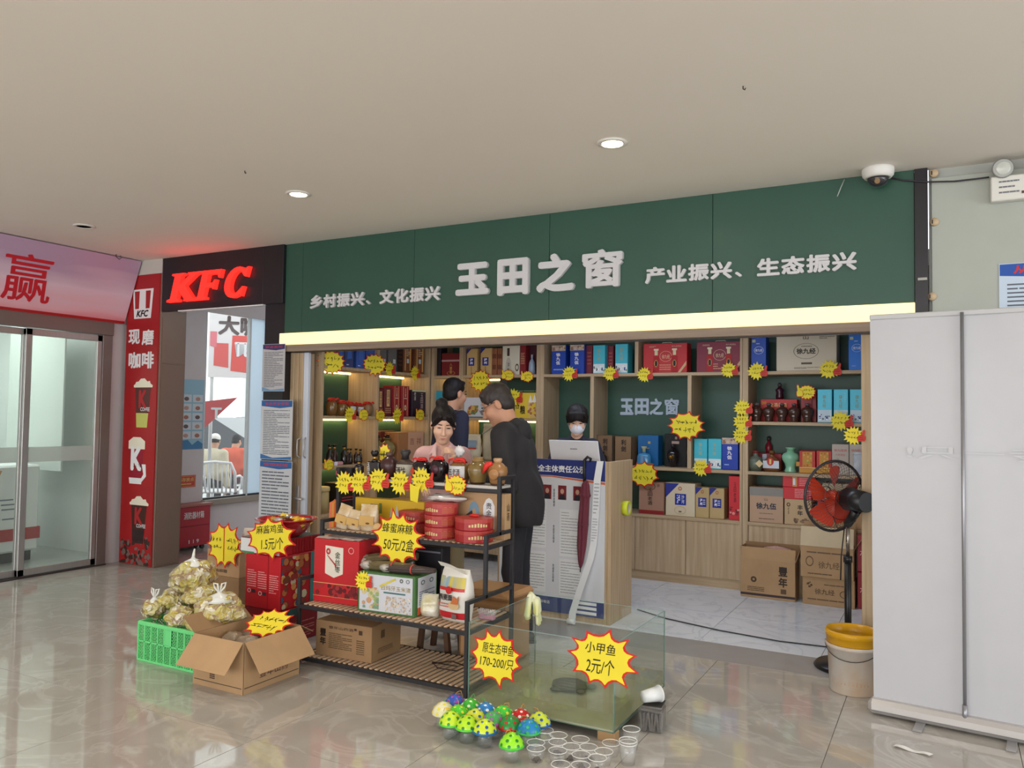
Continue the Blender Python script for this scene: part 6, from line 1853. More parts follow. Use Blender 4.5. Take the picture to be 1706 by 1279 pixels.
for (z, y0, key) in ((0.045, YA, 'a'), (0.36, YA, 'b'), (0.80, YB_, 'c')):
	obj('shelf_frame', bar((RX0 + 0.03, y0, z - 0.012), (RX1 - 0.03, y0, z - 0.012)), IRON, rk)
	obj('shelf_frame', bar((RX0 + 0.03, YD, z - 0.012), (RX1 - 0.03, YD, z - 0.012)), IRON, rk)
	for x in (RX0 + T_, RX1 - T_):
		obj('shelf_frame', bar((x, y0 + 0.025, z - 0.012), (x, YD - 0.025, z - 0.012)), IRON, rk)
	L = YD - y0 - 0.03
	n = 30
	me = mesh_from('slat', MB().box((-0.010, -L / 2, -0.004), (0.010, L / 2, 0.004), 0.0015))
	me.materials.append(SLATW)
	for k in range(n):
		o = bpy.data.objects.new('slat', me)
		COL.objects.link(o)
		o.parent = rk
		o.location = Vector((RX0 + 0.045 + (RX1 - RX0 - 0.09) * k / (n - 1), (y0 + YD) / 2, z)) - ORG[rk.name]
obj('top_board', MB().box((RX0 + 0.024, YC_ - 0.008, 1.115), (RX1 - 0.024, YD + 0.008, 1.131), 0.002), P((196, 192, 186), 0.5), rk)
obj('shelf_frame', bar((RX0 + 0.03, YC_ - 0.0, 1.104), (RX1 - 0.03, YC_, 1.104)), IRON, rk)
S1, S2, S3, S4 = 0.0495, 0.3645, 0.8045, 1.1315

# bottom shelf
carton('carton', 'brown carton with vertical black characters on the rack bottom shelf', 'carton', (-3.27, 4.06, S1), (0.42, 0.32, 0.215), CARD2, (('vtext', 'f', 0.08, 0.30, 0.19, 0.80, '豐年', (40, 28, 20), 0.03), ('lines', 'f', 0.24, 0.24, 0.66, 0.70, 9, (96, 72, 50)), ('text', 'f', 0.24, 0.80, 0.68, 0.88, '豐年山药酒', (80, 58, 40), 0.01), ('rect', 'f', 0.78, 0.74, 0.84, 0.86, (70, 50, 36)), ('lines', 'f', 0.74, 0.18, 0.88, 0.6, 7, (96, 72, 50)), ('rect', 'f', 0.7, 0.84, 0.74, 0.9, (70, 50, 36)), ('rect', 's', 0.3, 0.6, 0.42, 0.82, (96, 72, 50)), ('lines', 's', 0.2, 0.2, 0.7, 0.35, 3, (110, 84, 60))), R_(3), extra=seam((150, 120, 86)))
w0 = Vector((-2.62, 4.05, S1 + 0.012))
tag(obj('bent_wire', MB().tube([w0 + Vector(q) for q in ((-0.1, 0.02, 0), (0, 0.09, 0.012), (0.12, 0.06, 0.006), (0.1, -0.02, 0), (-0.02, -0.04, 0.004), (-0.1, 0.02, 0.01), (0.08, 0.02, 0.012))], 0.004, 6), P((56, 40, 30), 0.6)), 'loop of dark wire lying on the rack bottom shelf', 'wire')

# second shelf
rg = carton('gift_box', 'tall red jujube gift box with a white tag panel on the rack', 'box', (-3.375, 4.06, S2), (0.34, 0.24, 0.395), mat('gift_red', (188, 30, 38), 0.4),
			(('poly', 'f', ((0.26, 0.46), (0.46, 0.40), (0.66, 0.47), (0.66, 0.88), (0.26, 0.90)), (222, 214, 200)), ('blobs', 'f', 0.0, 0.10, 1.0, 0.30, 26, 0.06, ((120, 20, 26), (160, 40, 44), (96, 14, 20))), ('rect', 'f', 0, 0.30, 1, 0.31, (220, 170, 110)), ('rect', 'f', 0, 0.095, 1, 0.10, (220, 170, 110)), ('vtext', 'f', 0.48, 0.48, 0.60, 0.82, '金丝枣', (40, 60, 40), 0.02), ('ring', 'f', 0.28, 0.76, 0.38, 0.86, (190, 50, 60), 0.6), ('ring', 'f', 0.78, 0.80, 0.90, 0.90, (236, 200, 190), 0.15), ('poly', 'f', ((0.3, 0.75), (0.32, 0.75), (0.52, 0.60), (0.50, 0.54), (0.48, 0.60)), (170, 40, 50)), ('vtext', 's', 0.4, 0.5, 0.6, 0.8, '玉田', (110, 10, 20), 0.01)), R_(4))
obj('film_wrap', MB().grid(lambda u, v: Vector(((u - 0.5) * 0.33, (v - 0.5) * 0.23, 0.3965 + 0.012 * abs(mnoise.noise(Vector((u * 6, v * 5, 2.0)))))), 14, 8), mat('film_grey', (196, 180, 176), 0.25, var=0.1), rg)
wb = carton('gift_box', 'white and green rice gift box under the dried bundles on the rack', 'box', (-2.945, 4.02, S2), (0.40, 0.26, 0.235), P((70, 110, 60), 0.5),
			(('rect', 'f', 0.03, 0.05, 0.96, 0.96, (202, 204, 212)), ('text', 'f', 0.42, 0.60, 0.93, 0.72, '白玛牙玉米渣', (150, 130, 60), 0.025), ('rect', 'f', 0.46, 0.52, 0.84, 0.56, (70, 110, 110)), ('blobs', 'f', 0.48, 0.06, 0.94, 0.46, 120, 0.013, ((226, 214, 196), (180, 160, 140), (206, 186, 160))), ('blobs', 'f', 0.08, 0.10, 0.38, 0.64, 26, 0.04, ((150, 170, 110), (196, 150, 110), (120, 150, 120), (206, 190, 140))), ('poly', 'f', ((0.38, 0.70), (0.40, 0.66), (0.68, 0.88), (0.66, 0.92)), (206, 190, 70)), ('ring', 'f', 0.74, 0.82, 0.80, 0.92, (90, 96, 90), 0.5), ('ring', 'f', 0.85, 0.82, 0.91, 0.92, (90, 96, 90), 0.3),
			 ('rect', 's', 0.10, 0.04, 0.92, 0.96, (210, 214, 222)), ('rect', 's', 0.10, 0.04, 0.92, 0.22, (206, 90, 50)), ('lines', 's', 0.16, 0.26, 0.86, 0.62, 7, (110, 120, 150)), ('ring', 's', 0.22, 0.76, 0.40, 0.88, (100, 110, 120), 0.4), ('ring', 's', 0.6, 0.76, 0.78, 0.88, (100, 110, 120), 0.4)), R_(4))
# dried herb bundles wrapped in film
HERB = mat('dried_stalks_brown', (112, 98, 62), 0.55, var=0.3, vs_=8, stretch=(2, 40, 40), bump=0.6, bs=60, coat=0.4)
for k, (dx, dy, dz, an, r, L, lb, tc) in enumerate(((-0.12, 0.06, 0.05, 0.34, 0.05, 0.38, 'thickest film wrapped bundle of dried stalks with a white tie', (226, 220, 210)), (-0.03, -0.05, 0.032, 0.12, 0.034, 0.36, 'middle film wrapped bundle of dried stalks with a red tie', (196, 70, 60)), (0.12, -0.06, 0.03, 0.1, 0.03, 0.36, 'dark film wrapped bundle of dried stalks at the box corner', (206, 80, 70)))):
	t = thing('herb_bundle', lb, 'bundle', (-2.945 + dx, 4.02 + dy, S2 + 0.2365 + dz - 0.002), an, group='dried stalk bundles on the rack')
	d_ = Vector((1, 0, 0.04 if k else 0.12)).normalized()
	mb = MB()
	mb.grid(lambda u, v: d_ * ((v - 0.5) * L) + Vector((0, math.cos(u * 2 * math.pi), math.sin(u * 2 * math.pi) * 0.8)) * r * (0.55 + 0.45 * math.sin(math.pi * min(1, 0.1 + v * 0.95)) ** 0.6) * (1 + 0.1 * math.sin(u * 2 * math.pi * 9)), 36, 14, True, True)
	n0 = 36
	mb.f += [list(range(n0))[::-1], list(range(14 * 36, 15 * 36))]
	mb.s += [False, False]
	obj('stalks', mb, HERB if k != 2 else mat('dried_stalks_dark', (74, 58, 54), 0.5, var=0.3, vs_=8, stretch=(2, 40, 40), bump=0.6, coat=0.4), t)
	obj('film_end', MB().lump(d_ * (-L * 0.42), L * 0.14, r * 1.02, r * 0.85, 0.25, 4, k, 16, 10), mat('crinkled_film', (168, 160, 152), 0.12, coat=0.8, var=0.25, vs_=30, bump=1.0, bs=60), t)
	obj('tie', MB().tube([d_ * (L * 0.08) + Vector((0, math.cos(a) * r * 1.06, math.sin(a) * r * 0.86)) for a in [i * math.pi / 9 for i in range(18)]], 0.004, 6, True), P(tc), t)
# things in the second row
carton('gift_box', 'white gift box with faint flowers standing behind the white green box', 'box', (-3.08, 4.26, S2), (0.2, 0.1, 0.36), (212, 208, 204), (('blobs', 'f', 0.3, 0.55, 0.9, 0.95, 8, 0.08, ((206, 176, 206), (226, 206, 220))), ('ring', 'f', 0.2, 0.5, 0.4, 0.62, (110, 120, 110), 0.3), ('rect', 'f', 0.05, 0.02, 0.2, 0.98, (196, 196, 186))))
carton('gift_box', 'black gift box behind the big honey candy price card', 'box', (-2.86, 4.27, S2), (0.2, 0.1, 0.36), (34, 32, 38), (('rect', 'f', 0.05, 0.9, 0.95, 0.93, (120, 120, 130)),))
t = pillow_bag('snack_bag', 'small clear bag of yellow snacks beside the rice flour sack', 'bag', (-2.69, 4.0, S2), 0.12, 0.09, 0.13, mat('clear_bag_yellow', (206, 196, 150), 0.2, col2=(226, 224, 216), vs_=14, coat=0.6, bump=0.6, bs=40), 0.2, 5, crimp=False)


def sack_extra(t, w, d, h):
	def sheet(nm, x0, x1, z0, z1, m, lift=0.004, top=None):
		def fn(u, v):
			zz = z0 + (z1 - z0) * v
			vv = zz / h
			k = math.sin(math.pi * min(vv, 0.98) ** 0.75) ** 0.45
			x = x0 + (x1 - x0) * u
			c_ = min(1.0, abs(x) / (w / 2 * 0.98))
			s = (1 - c_ ** (2 / 0.6)) ** 0.5 if c_ < 1 else 0
			return Vector((x, -d / 2 * max(k, 0.55 if vv < 0.12 else 0) * s ** 0.8 - lift, zz))
		return obj(nm, MB().grid(fn, 12, 6), m, t)
	sheet('grass_picture', -w * 0.42, w * 0.42, h * 0.66, h * 0.86, mat('sack_grass_print', (206, 186, 70), 0.4, col2=(120, 160, 190), vs_=5, stretch=(6, 1, 1.2)))
	sheet('red_band', -w * 0.42, w * 0.42, h * 0.60, h * 0.66, P((196, 44, 40), 0.4), 0.0055)
	sheet('red_foot', -w * 0.43, w * 0.43, h * 0.07, h * 0.2, P((190, 34, 44), 0.4), 0.0055)
	obj('round_mark', MB().prism(disc(0.02, 0.022, 16), (0.0, -d / 2 - 0.016, h * 0.62), XV, ZV, 0.004), P((190, 30, 36)), t)
	obj('brush_lettering', add_text(MB(), '燕麦面', (0, -d / 2 - 0.013, 0), XV, ZV, -w * 0.34, h * 0.42, w * 0.12, h * 0.54, 0.03), P((44, 36, 34)), t)
	obj('food_picture', MB().prism(disc(0.04, 0.022, 14), (w * 0.16, -d / 2 - 0.013, h * 0.34), XV, ZV, 0.003), P((206, 176, 130)), t)
	obj('food_picture', MB().prism([(-0.02, 0), (0.03, 0), (0.04, 0.05), (0.02, 0.03), (0.0, 0.045)], (w * 0.16, -d / 2 - 0.0145, h * 0.37), XV, ZV, 0.003), P((196, 110, 60)), t)
	obj('printed_lines', add_lines(MB(), (0, -d / 2 - 0.0135, 0), XV, ZV, -w * 0.34, h * 0.28, 0.0, h * 0.38, 2, 0.35, 3), P((190, 80, 76)), t)
	obj('stamp', MB().box((w * 0.1, -d / 2 - 0.012, h * 0.09), (w * 0.26, -d / 2 - 0.0105, h * 0.18)), P((110, 90, 90)), t)
	obj('open_lip', MB().grid(lambda u, v: Vector((-w * 0.5 + u * w * 0.95, -0.02 + 0.012 * math.sin(u * 5) - 0.03 * v, h * (0.97 + 0.1 * v) + 0.03 * (0.5 - u))), 12, 2), mat('sack_white', (222, 218, 210), 0.45), t)


pillow_bag('flour_sack', 'white flour sack with red bands and a grass picture on the rack', 'sack', (-2.50, 3.99, S2), 0.215, 0.13, 0.30, mat('sack_white', (222, 218, 210), 0.45, var=0.03, bump=0.25, bs=20), R_(-6), 8, extra=sack_extra, crimp=False)
# white stick bundle and pink brush on the right end
t = thing('scrub_brush', 'pink brush with white bristles at the right end of the rack shelf', 'brush', (-2.36, 4.10, S2))
obj('brush_back', MB().box((-0.05, -0.02, 0.0), (0.05, 0.02, 0.03), 0.008), P((196, 140, 160), 0.4), t)
mb = MB()
for i in range(11):
	for j in range(3):
		mb.cyl((-0.045 + i * 0.009, -0.014 + j * 0.014, 0.028), (-0.055 + i * 0.011, -0.018 + j * 0.018, 0.058), 0.002, n=4)
o = obj('bristles', mb, P((226, 220, 222), 0.5), t)
o['kind'] = 'stuff'

# third shelf
yb = carton('gift_box', 'long yellow gift box with brush characters behind the snack packs', 'box', (-3.21, 4.295, S3), (0.56, 0.06, 0.19), (222, 180, 40), (('text', 'f', 0.22, 0.45, 0.36, 0.8, '五', (50, 36, 24), 0.02), ('vtext', 'f', 0.86, 0.35, 0.92, 0.8, '谷粮', (80, 60, 30), 0.0), ('rect', 'f', 0.36, 0.5, 0.40, 0.85, (110, 130, 60)), ('poly', 'f', ((0.5, 0.05), (0.54, 0.75), (0.58, 0.2), (0.62, 0.85), (0.68, 0.1)), (190, 200, 206)), ('lines', 'f', 0.8, 0.12, 0.95, 0.2, 1, (140, 110, 40))))
SNK = mat('snack_pack_film', (190, 156, 104), 0.25, col2=(226, 214, 190), vs_=10, coat=0.5, bump=0.5, bs=30)
for k, (x, w_, h_, lb) in enumerate(((-3.47, 0.10, 0.15, 'leftmost leaning clear pack of nuts on the third rack shelf'), (-3.365, 0.11, 0.12, 'second pack of golden pastries on the third rack shelf'), (-3.245, 0.13, 0.16, 'third tall clear pack of brown pastries on the third rack shelf'))):
	def sx(t, w, d, h):
		obj('paper_band', MB().box((-w * 0.42, -d * 0.52 - 0.006, h * 0.25), (w * 0.42, -d * 0.52 - 0.003, h * 0.62)), P((206, 166, 96), 0.5), t)
		obj('brown_mark', MB().prism(disc(w * 0.12, w * 0.05, 10), (0.01, -d * 0.52 - 0.0068, h * 0.33), XV, ZV, 0.001), P((110, 70, 40)), t)
	t = pillow_bag('snack_pack', lb, 'snack pack', (x, 4.11, S3), w_, 0.06, h_, SNK, 0.1 * (k - 1), 20 + k, 'snack packs on the third rack shelf', sx)
	t.rotation_euler = (0, 0.25 * (k == 0) + 0.15 * (k == 1), 0.1)
t = thing('walnut_pile', 'little round pale pastry lying beside the honey candy card', 'pastry', (-3.15, 4.075, S3))
obj('pastry_body', MB().lump((0, 0, 0.03), 0.035, 0.03, 0.03, 0.2, 3, 2), P((214, 176, 120), 0.6), t)
obj('wrapper_end', MB().lump((0.035, 0, 0.03), 0.014, 0.012, 0.012, 0.4, 4, 4, 10, 6), P((226, 200, 150), 0.3), t)
# round lacquered tins
TIN = mat('tin_red', (160, 36, 40), 0.35, var=0.06)


def hexprof(r):
	return r


def tin(label, x, y, z, r, h, ang, group='red pastry boxes on the rack', lid=True):
	t = thing('pastry_box', label, 'box', (x, y, z), 0, group)
	mb = MB().lathe([(r * 0.97, 0), (r, 0.004), (r, h - 0.002), (0, h - 0.001)], 20, smooth=False)
	obj('box_drum', mb, TIN, t)
	obj('lid_rim', MB().lathe([(r * 1.012, h - 0.022), (r * 1.015, h), (r * 0.96, h + 0.002), (0, h + 0.002)], 20, smooth=False), P((176, 62, 56), 0.4), t)
	mb = MB()
	for k in range(7):
		a = ang - 0.45 + 0.15 * k
		mb.grid(lambda u, v, a=a: Vector(((r * 1.004) * math.sin(a + (u - 0.5) * 0.1), -(r * 1.004) * math.cos(a + (u - 0.5) * 0.1), h * (0.28 + 0.34 * v * (1 - 0.4 * abs(k - 3) / 3) + 0.05))), 2, 1)
	obj('fan_emblem', mb, P((214, 186, 130), 0.5), t)
	mb = MB()
	for q in range(5):
		mb.grid(lambda u, v, q=q: Vector(((r * 1.005) * math.sin(ang + 0.75 + u * 0.8), -(r * 1.005) * math.cos(ang + 0.75 + u * 0.8), h * (0.22 + 0.12 * q + 0.05 * v))), 6, 1)
	obj('printed_lines', mb, P((196, 110, 70), 0.5), t)
	return t


for k in range(3):
	tin(('red round pastry box, lowest of the left stack of three', 'red round pastry box, middle of the left stack of three', 'red round pastry box, topmost of the left stack of three')[k], -2.715, 4.14, S3 + 0.001 + 0.071 * k, 0.103, 0.068, -0.15)
for k in range(2):
	tin(('red round pastry box, lower of the right stack of two', 'red round pastry box, upper of the right stack of two with a red bow')[k], -2.478, 4.135, S3 + 0.001 + 0.071 * k, 0.115, 0.068, 0.75)
obj('bow', MB().lump((0, 0, 0.078), 0.035, 0.02, 0.01, 0.5, 4, 2, 12, 6), RIB, bpy.data.objects['pastry_box.004'])
for k in range(2):
	tin(('red round pastry box, lower of the pair behind the honey candy card', 'red round pastry box with a cream lid behind the honey candy card')[k], -2.95, 4.19, S3 + 0.001 + 0.071 * k, 0.1, 0.068, 0.1)
gc = carton('carton', 'wide tan carton with a white cloud label behind the red tins', 'carton', (-2.535, 4.292, S3), (0.40, 0.075, 0.275), mat('tan_carton', (184, 150, 110), 0.6), (('ring', 'f', 0.36, 0.3, 0.55, 0.8, (120, 150, 170), 0.6), ('poly', 'f', ((0.30, 0.1), (0.50, 0.1), (0.42, 0.6), (0.32, 0.5)), (44, 50, 56)), ('poly', 'f', ((0.62, 0.22), (0.82, 0.22), (0.82, 0.72), (0.77, 0.86), (0.72, 0.90), (0.67, 0.86), (0.62, 0.72)), (226, 228, 230)), ('vtext', 'f', 0.67, 0.32, 0.77, 0.80, '贵金上', (40, 36, 36), 0.02), ('vtext', 's', 0.3, 0.4, 0.7, 0.8, '山药', (70, 50, 40), 0.02)), bev=0.002)
mb = MB().lump((-2.72, 4.20, S3 + 0.235), 0.13, 0.05, 0.02, 0.6, 3, 9, 20, 10)
tag(obj('plastic_bag', mb, mat('thin_white_film', (214, 206, 200), 0.3, bump=0.8, bs=25, coat=0.4)), 'crumpled thin plastic bag lying on the stack of red tins', 'bag')

# top shelf bottles
Yt = 4.26


def on_top(px):
	return at(px, 790, Y=Yt).x


def top_h(px, py):
	return at(px, py, Y=Yt).z - S4


def squarish(w, d, h, sh):
	return MB().box((-w / 2, -d / 2, 0), (w / 2, d / 2, h), 0.008).lathe([(min(w, d) / 2, h - 0.002), (0.016, h + sh)], 16)


x = on_top(598)
t = thing('wine_bottle', 'slim black square bottle with gold lettering, leftmost on the rack top', 'bottle', (x, Yt, S4))
hb = top_h(598, 759)
obj('bottle_body', squarish(0.056, 0.05, hb * 0.55, hb * 0.08), DARKG, t)
obj('gold_neck', MB().lathe([(0.012, hb * 0.58), (0.012, hb * 0.72), (0, hb * 0.72)], 12), GOLDM, t)
obj('cap', MB().lathe([(0.02, hb * 0.70), (0.024, hb * 0.78), (0.012, hb * 0.86), (0.02, hb * 0.92), (0.014, hb), (0, hb)], 14), P((24, 22, 24), 0.3), t)
obj('lettering', add_vtext(MB(), '老酒', (0, -0.0255, 0), XV, ZV, -0.012, hb * 0.12, 0.012, hb * 0.46, 0.02, lift=0.001), P((214, 186, 110)), t)
x = on_top(624)
t = thing('wine_bottle', 'broad black bottle with white vertical lettering on the rack top', 'bottle', (x, Yt, S4))
hb = top_h(624, 750)
obj('bottle_body', squarish(0.10, 0.05, hb * 0.60, hb * 0.08), DARKG, t)
obj('gold_neck', MB().lathe([(0.014, hb * 0.66), (0.014, hb * 0.8), (0, hb * 0.8)], 12), GOLDM, t)
obj('cap', MB().lathe([(0.018, hb * 0.78), (0.03, hb * 0.92), (0.022, hb), (0, hb)], 14), P((24, 22, 24), 0.3), t)
obj('lettering', add_vtext(MB(), '玉田酒', (0, -0.0255, 0), XV, ZV, -0.042, hb * 0.08, -0.022, hb * 0.56, 0.02, lift=0.001), P((226, 224, 220)), t)
x = on_top(648.5)
hb = top_h(648, 753)
lathe_thing('wine_jug', 'round maroon brown jug between the black bottle and the stamped jar', 'jug', (x, Yt, S4), [('jug_body', [(0.035, 0), (0.045, hb * 0.1), (0.06, hb * 0.45), (0.058, hb * 0.65), (0.03, hb * 0.82), (0.02, hb * 0.85)], mat('maroon_glaze', (66, 36, 36), 0.3), {}), ('stopper', [(0.02, hb * 0.83), (0.026, hb * 0.97), (0.02, hb), (0, hb)], (90, 66, 60), {})])
x = on_top(675)
t = thing('wine_jar', 'pale grey square jar stamped with black characters on the rack top', 'jar', (x, Yt, S4))
hb = top_h(675, 749)
obj('jar_body', MB().lathe([(0.068, 0), (0.072, hb * 0.05), (0.064, hb * 0.56), (0.03, hb * 0.66), (0.024, hb * 0.7)], 24, sy=0.7), P((176, 170, 156), 0.45), t)
obj('brown_shoulder', MB().lathe([(0.066, hb * 0.52), (0.062, hb * 0.58), (0.032, hb * 0.665), (0.026, hb * 0.7)], 24, sy=0.72), P((70, 54, 44), 0.4), t)
obj('cap', MB().lathe([(0.026, hb * 0.68), (0.024, hb * 0.8), (0.036, hb * 0.92), (0.03, hb), (0, hb)], 16), P((44, 40, 40), 0.4), t)
obj('stamp', add_text(MB(), '酒坊', (0, -0.0515, 0), XV, ZV, -0.038, hb * 0.14, 0.036, hb * 0.44, 0.025), P((50, 46, 44)), t)
for k, (px, py, lb) in enumerate(((703, 762, 'black round jar with red cloth and an orange diamond tag'), (731, 760, 'black egg shaped jar with red cloth and a dark emblem'))):
	x = on_top(px)
	hb = top_h(px, py)
	t = lathe_thing('wine_jar', lb, 'jar', (x, Yt, S4), [('jar_body', [(0.035, 0), (0.055, hb * 0.2), (0.066, hb * 0.5), (0.06, hb * 0.72), (0.03, hb * 0.9), (0.022, hb * 0.93)], DARKG, {})])
	ribbon(t, 0.034, hb * 0.9, RIB, 70 + k)
	if k == 0:
		obj('diamond_tag', MB().prism([(-0.028, 0), (0, -0.028), (0.028, 0), (0, 0.028)], (-0.03, -0.064, hb * 0.42), Vector((0.9, -0.4, 0)).normalized(), ZV, 0.002), P((206, 70, 40)), t)
	else:
		obj('emblem', MB().lathe([(0.0, 0.069), (0.022, 0.066), (0.03, 0.061)], 14, (0, 0, hb * 0.5), (0.15, -1, 0)), P((74, 36, 50), 0.4), t)
x = on_top(766)
hb = top_h(766, 763)
t = lathe_thing('wine_jar', 'amber jar with a white lettered label and red cloth', 'jar', (x, Yt, S4), [('jar_body', [(0.05, 0), (0.056, hb * 0.1), (0.066, hb * 0.45), (0.06, hb * 0.72), (0.036, hb * 0.9)], AMBER, {})])
flat_label(t, 0.11, hb * 0.48, 0.0675, hb * 0.46, P((208, 206, 206)), 1.0, '五老酒')
ribbon(t, 0.04, hb * 0.88, RIB, 75)
x = on_top(796)
hb = top_h(796, 761)
lathe_thing('wine_jar', 'olive amber jar with a wrapped cork mouth on the rack top', 'jar', (x, Yt, S4), [('jar_body', [(0.042, 0), (0.048, hb * 0.06), (0.066, hb * 0.5), (0.062, hb * 0.68), (0.034, hb * 0.84), (0.026, hb * 0.86)], mat('olive_glaze', (120, 98, 52), 0.22, coat=0.4, var=0.15, vs_=20), {}), ('foot_band', [(0.044, 0.0), (0.0495, hb * 0.07), (0.05, hb * 0.08), (0.0, hb * 0.08)], (70, 44, 28), {}), ('cork_cloth', [(0.036, hb * 0.82), (0.04, hb * 0.87), (0.03, hb * 0.92), (0.034, hb), (0, hb)], (140, 110, 66), {})])
x = on_top(829)
hb = top_h(829, 763)
t = lathe_thing('wine_jar', 'tan jar with a round relief and a red ribbon at the rack end', 'jar', (x, Yt, S4), [('jar_body', [(0.038, 0), (0.044, hb * 0.06), (0.062, hb * 0.48), (0.058, hb * 0.66), (0.03, hb * 0.82), (0.024, hb * 0.84)], mat('tan_glaze', (150, 108, 64), 0.3, coat=0.2), {}), ('foot_band', [(0.04, 0.0), (0.046, hb * 0.07), (0.0, hb * 0.08)], (76, 46, 28), {}), ('cork', [(0.024, hb * 0.83), (0.028, hb * 0.97), (0.022, hb), (0, hb)], (186, 148, 110), {})])
obj('relief', MB().lathe([(0.0, 0.0645), (0.03, 0.0615), (0.034, 0.058)], 18, (0, 0, hb * 0.42), (0.1, -1, 0)), P((170, 122, 76), 0.4), t)
obj('ribbon', MB().tube([(-0.02, -0.03, hb * 0.82), (-0.05, -0.045, hb * 0.74), (-0.06, -0.05, hb * 0.6), (-0.075, -0.05, hb * 0.44)], [0.012, 0.02, 0.014, 0.004], 6), RIB, t)
carton('gift_box', 'flat black gift box with red tassels at the left end of the rack top', 'box', (on_top(580), Yt, S4), (0.13, 0.1, 0.06), BLK3, (('rect', 'f', 0.7, 0.1, 0.8, 0.5, (190, 40, 60)), ('rect', 'f', 0.02, 0.1, 0.1, 0.6, (190, 60, 80))))
rackcards = [(577, 805, 'r', 'thumb card hanging leftmost on the rack top edge'), (602, 804, 'r', 'thumb card hanging under the slim black square bottle'), (633, 800, 'r', 'thumb card hanging under the broad black bottle'), (670, 804, 'r', 'thumb card hanging under the stamped grey jar'), (706, 799, 'r', 'thumb card hanging under the black round jar'), (757, 808, 'y', 'yellow hand card hanging under the white labelled jar')]
for k, (px, py, kd, lb) in enumerate(rackcards):
	p = at(px, py, Y=YC_ - 0.02 - 0.004 * (k % 2))
	thumb_card(lb, p, 0.17, False, kd, 80 + k)
p = at(608, 968, Y=3.875)
thumb_card('thumb card on the front of the white green rice gift box', (p.x, 3.872, p.z), 0.13, False, 'r', 92)
p = at(696, 820, Y=4.16)
tag(obj('yellow_note', MB().prism([(-0.035, -0.05), (0.02, -0.06), (0.03, 0.02), (0.045, 0.05), (0.0, 0.04), (-0.04, 0.055)], (p.x, 4.13, p.z), XV, ZV, 0.002), YEL), 'small torn yellow note under the black round jar card', 'note')
p = at(638, 756, Y=4.32)
star_card('bright yellow burst card sticking up behind the broad black bottle', (p.x, 4.335, p.z), 0.09, 0.16, 0.5, 9, 95, scr=1)

p = at(662, 897, Y=4.0)
star_card('big handwritten honey candy price card on the rack', (p.x, 4.0, p.z), 0.42, 0.36, 0.0, 12, 3, (('蜂蜜麻糖', -0.55, 0.18, 0.55, 0.50), ('50元/2盒', -0.5, -0.42, 0.6, 0.02)), ri=0.72)

# ================================================================== behind the rack: stools, pail
st = thing('storage_stool', 'tan plastic storage stool with rounded edges behind the rack', 'stool', (-2.56, 4.545, 0))
obj('stool_body', MB().box((-0.19, -0.15, 0.0), (0.19, 0.15, 0.40), 0.03), mat('tan_plastic', (172, 130, 88), 0.4, var=0.03), st)
obj('stool_lid', MB().box((-0.205, -0.165, 0.40), (0.205, 0.165, 0.455), 0.022), mat('tan_plastic'), st)
ws_ = thing('wooden_stool', 'low dark wooden stool in the shade behind the rack', 'stool', (-2.94, 4.5, 0))
obj('seat', MB().box((-0.12, -0.1, 0.21), (0.12, 0.1, 0.24), 0.006), P((96, 66, 46), 0.5), ws_)
for sx in (-1, 1):
	for sy in (-1, 1):
		obj('leg', MB().obox((sx * 0.1, sy * 0.08, 0.105), (0.016, 0, 0), (0, 0.016, 0), (0.012 * sx * -1, 0, 0.105)), P((86, 58, 40), 0.5), ws_)
# ================================================================== glass tank
TX0, TX1, TY0, TY1, TZ0, TZ1 = -2.215, -1.40, 3.66, 4.44, 0.048, 0.465
tk = thing('fish_tank', 'open glass tank with a little murky water', 'tank', ((TX0 + TX1) / 2, (TY0 + TY1) / 2, 0.0), local=False)
TG = pane_mat('tank_glass', (250, 253, 251), 0.1, 0.01, 0.012, (206, 216, 210))
TE = mat('glass_edge_green', (96, 132, 118), 0.15, coat=0.5)
g = 0.006
obj('glass_panel', MB().box((TX0, TY0, TZ0), (TX1, TY0 + g, TZ1)), TG, tk)
obj('glass_panel', MB().box((TX0, TY1 - g, TZ0), (TX1, TY1, TZ1)), TG, tk)
obj('glass_panel', MB().box((TX0, TY0 + g, TZ0), (TX0 + g, TY1 - g, TZ1)), TG, tk)
obj('glass_panel', MB().box((TX1 - g, TY0 + g, TZ0), (TX1, TY1 - g, TZ1)), TG, tk)
obj('bottom_pane', MB().box((TX0 + g, TY0 + g, TZ0), (TX1 - g, TY1 - g, TZ0 + 0.008)), mat('tank_bottom_murky', (190, 187, 172), 0.5, col2=(168, 162, 136), vs_=5), tk)
e2 = 0.0012
for (a_, b_) in (((TX0, TY0), (TX0, TY0)), ((TX1, TY0), (TX1, TY0)), ((TX1, TY1), (TX1, TY1)), ((TX0, TY1), (TX0, TY1))):
	sx = 1 if a_[0] == TX0 else -1
	sy = 1 if a_[1] == TY0 else -1
	obj('corner_edge', MB().box((a_[0] - sx * e2, a_[1] - sy * e2, TZ0), (a_[0] + sx * 0.004, a_[1] + sy * 0.004, TZ1 + e2)), TE, tk)
for (p0, p1) in (((TX0, TY0), (TX1, TY0 + g)), ((TX0, TY1 - g), (TX1, TY1)), ((TX0, TY0), (TX0 + g, TY1)), ((TX1 - g, TY0), (TX1, TY1))):
	obj('top_edge', MB().box((p0[0], p0[1], TZ1), (p1[0], p1[1], TZ1 + e2)), mat('glass_edge_pale', (150, 178, 170), 0.15, coat=0.5), tk)
	obj('bottom_edge', MB().box((p0[0] - e2, p0[1] - e2, TZ0 - e2), (p1[0] + e2, p1[1] + e2, TZ0)), TE, tk)
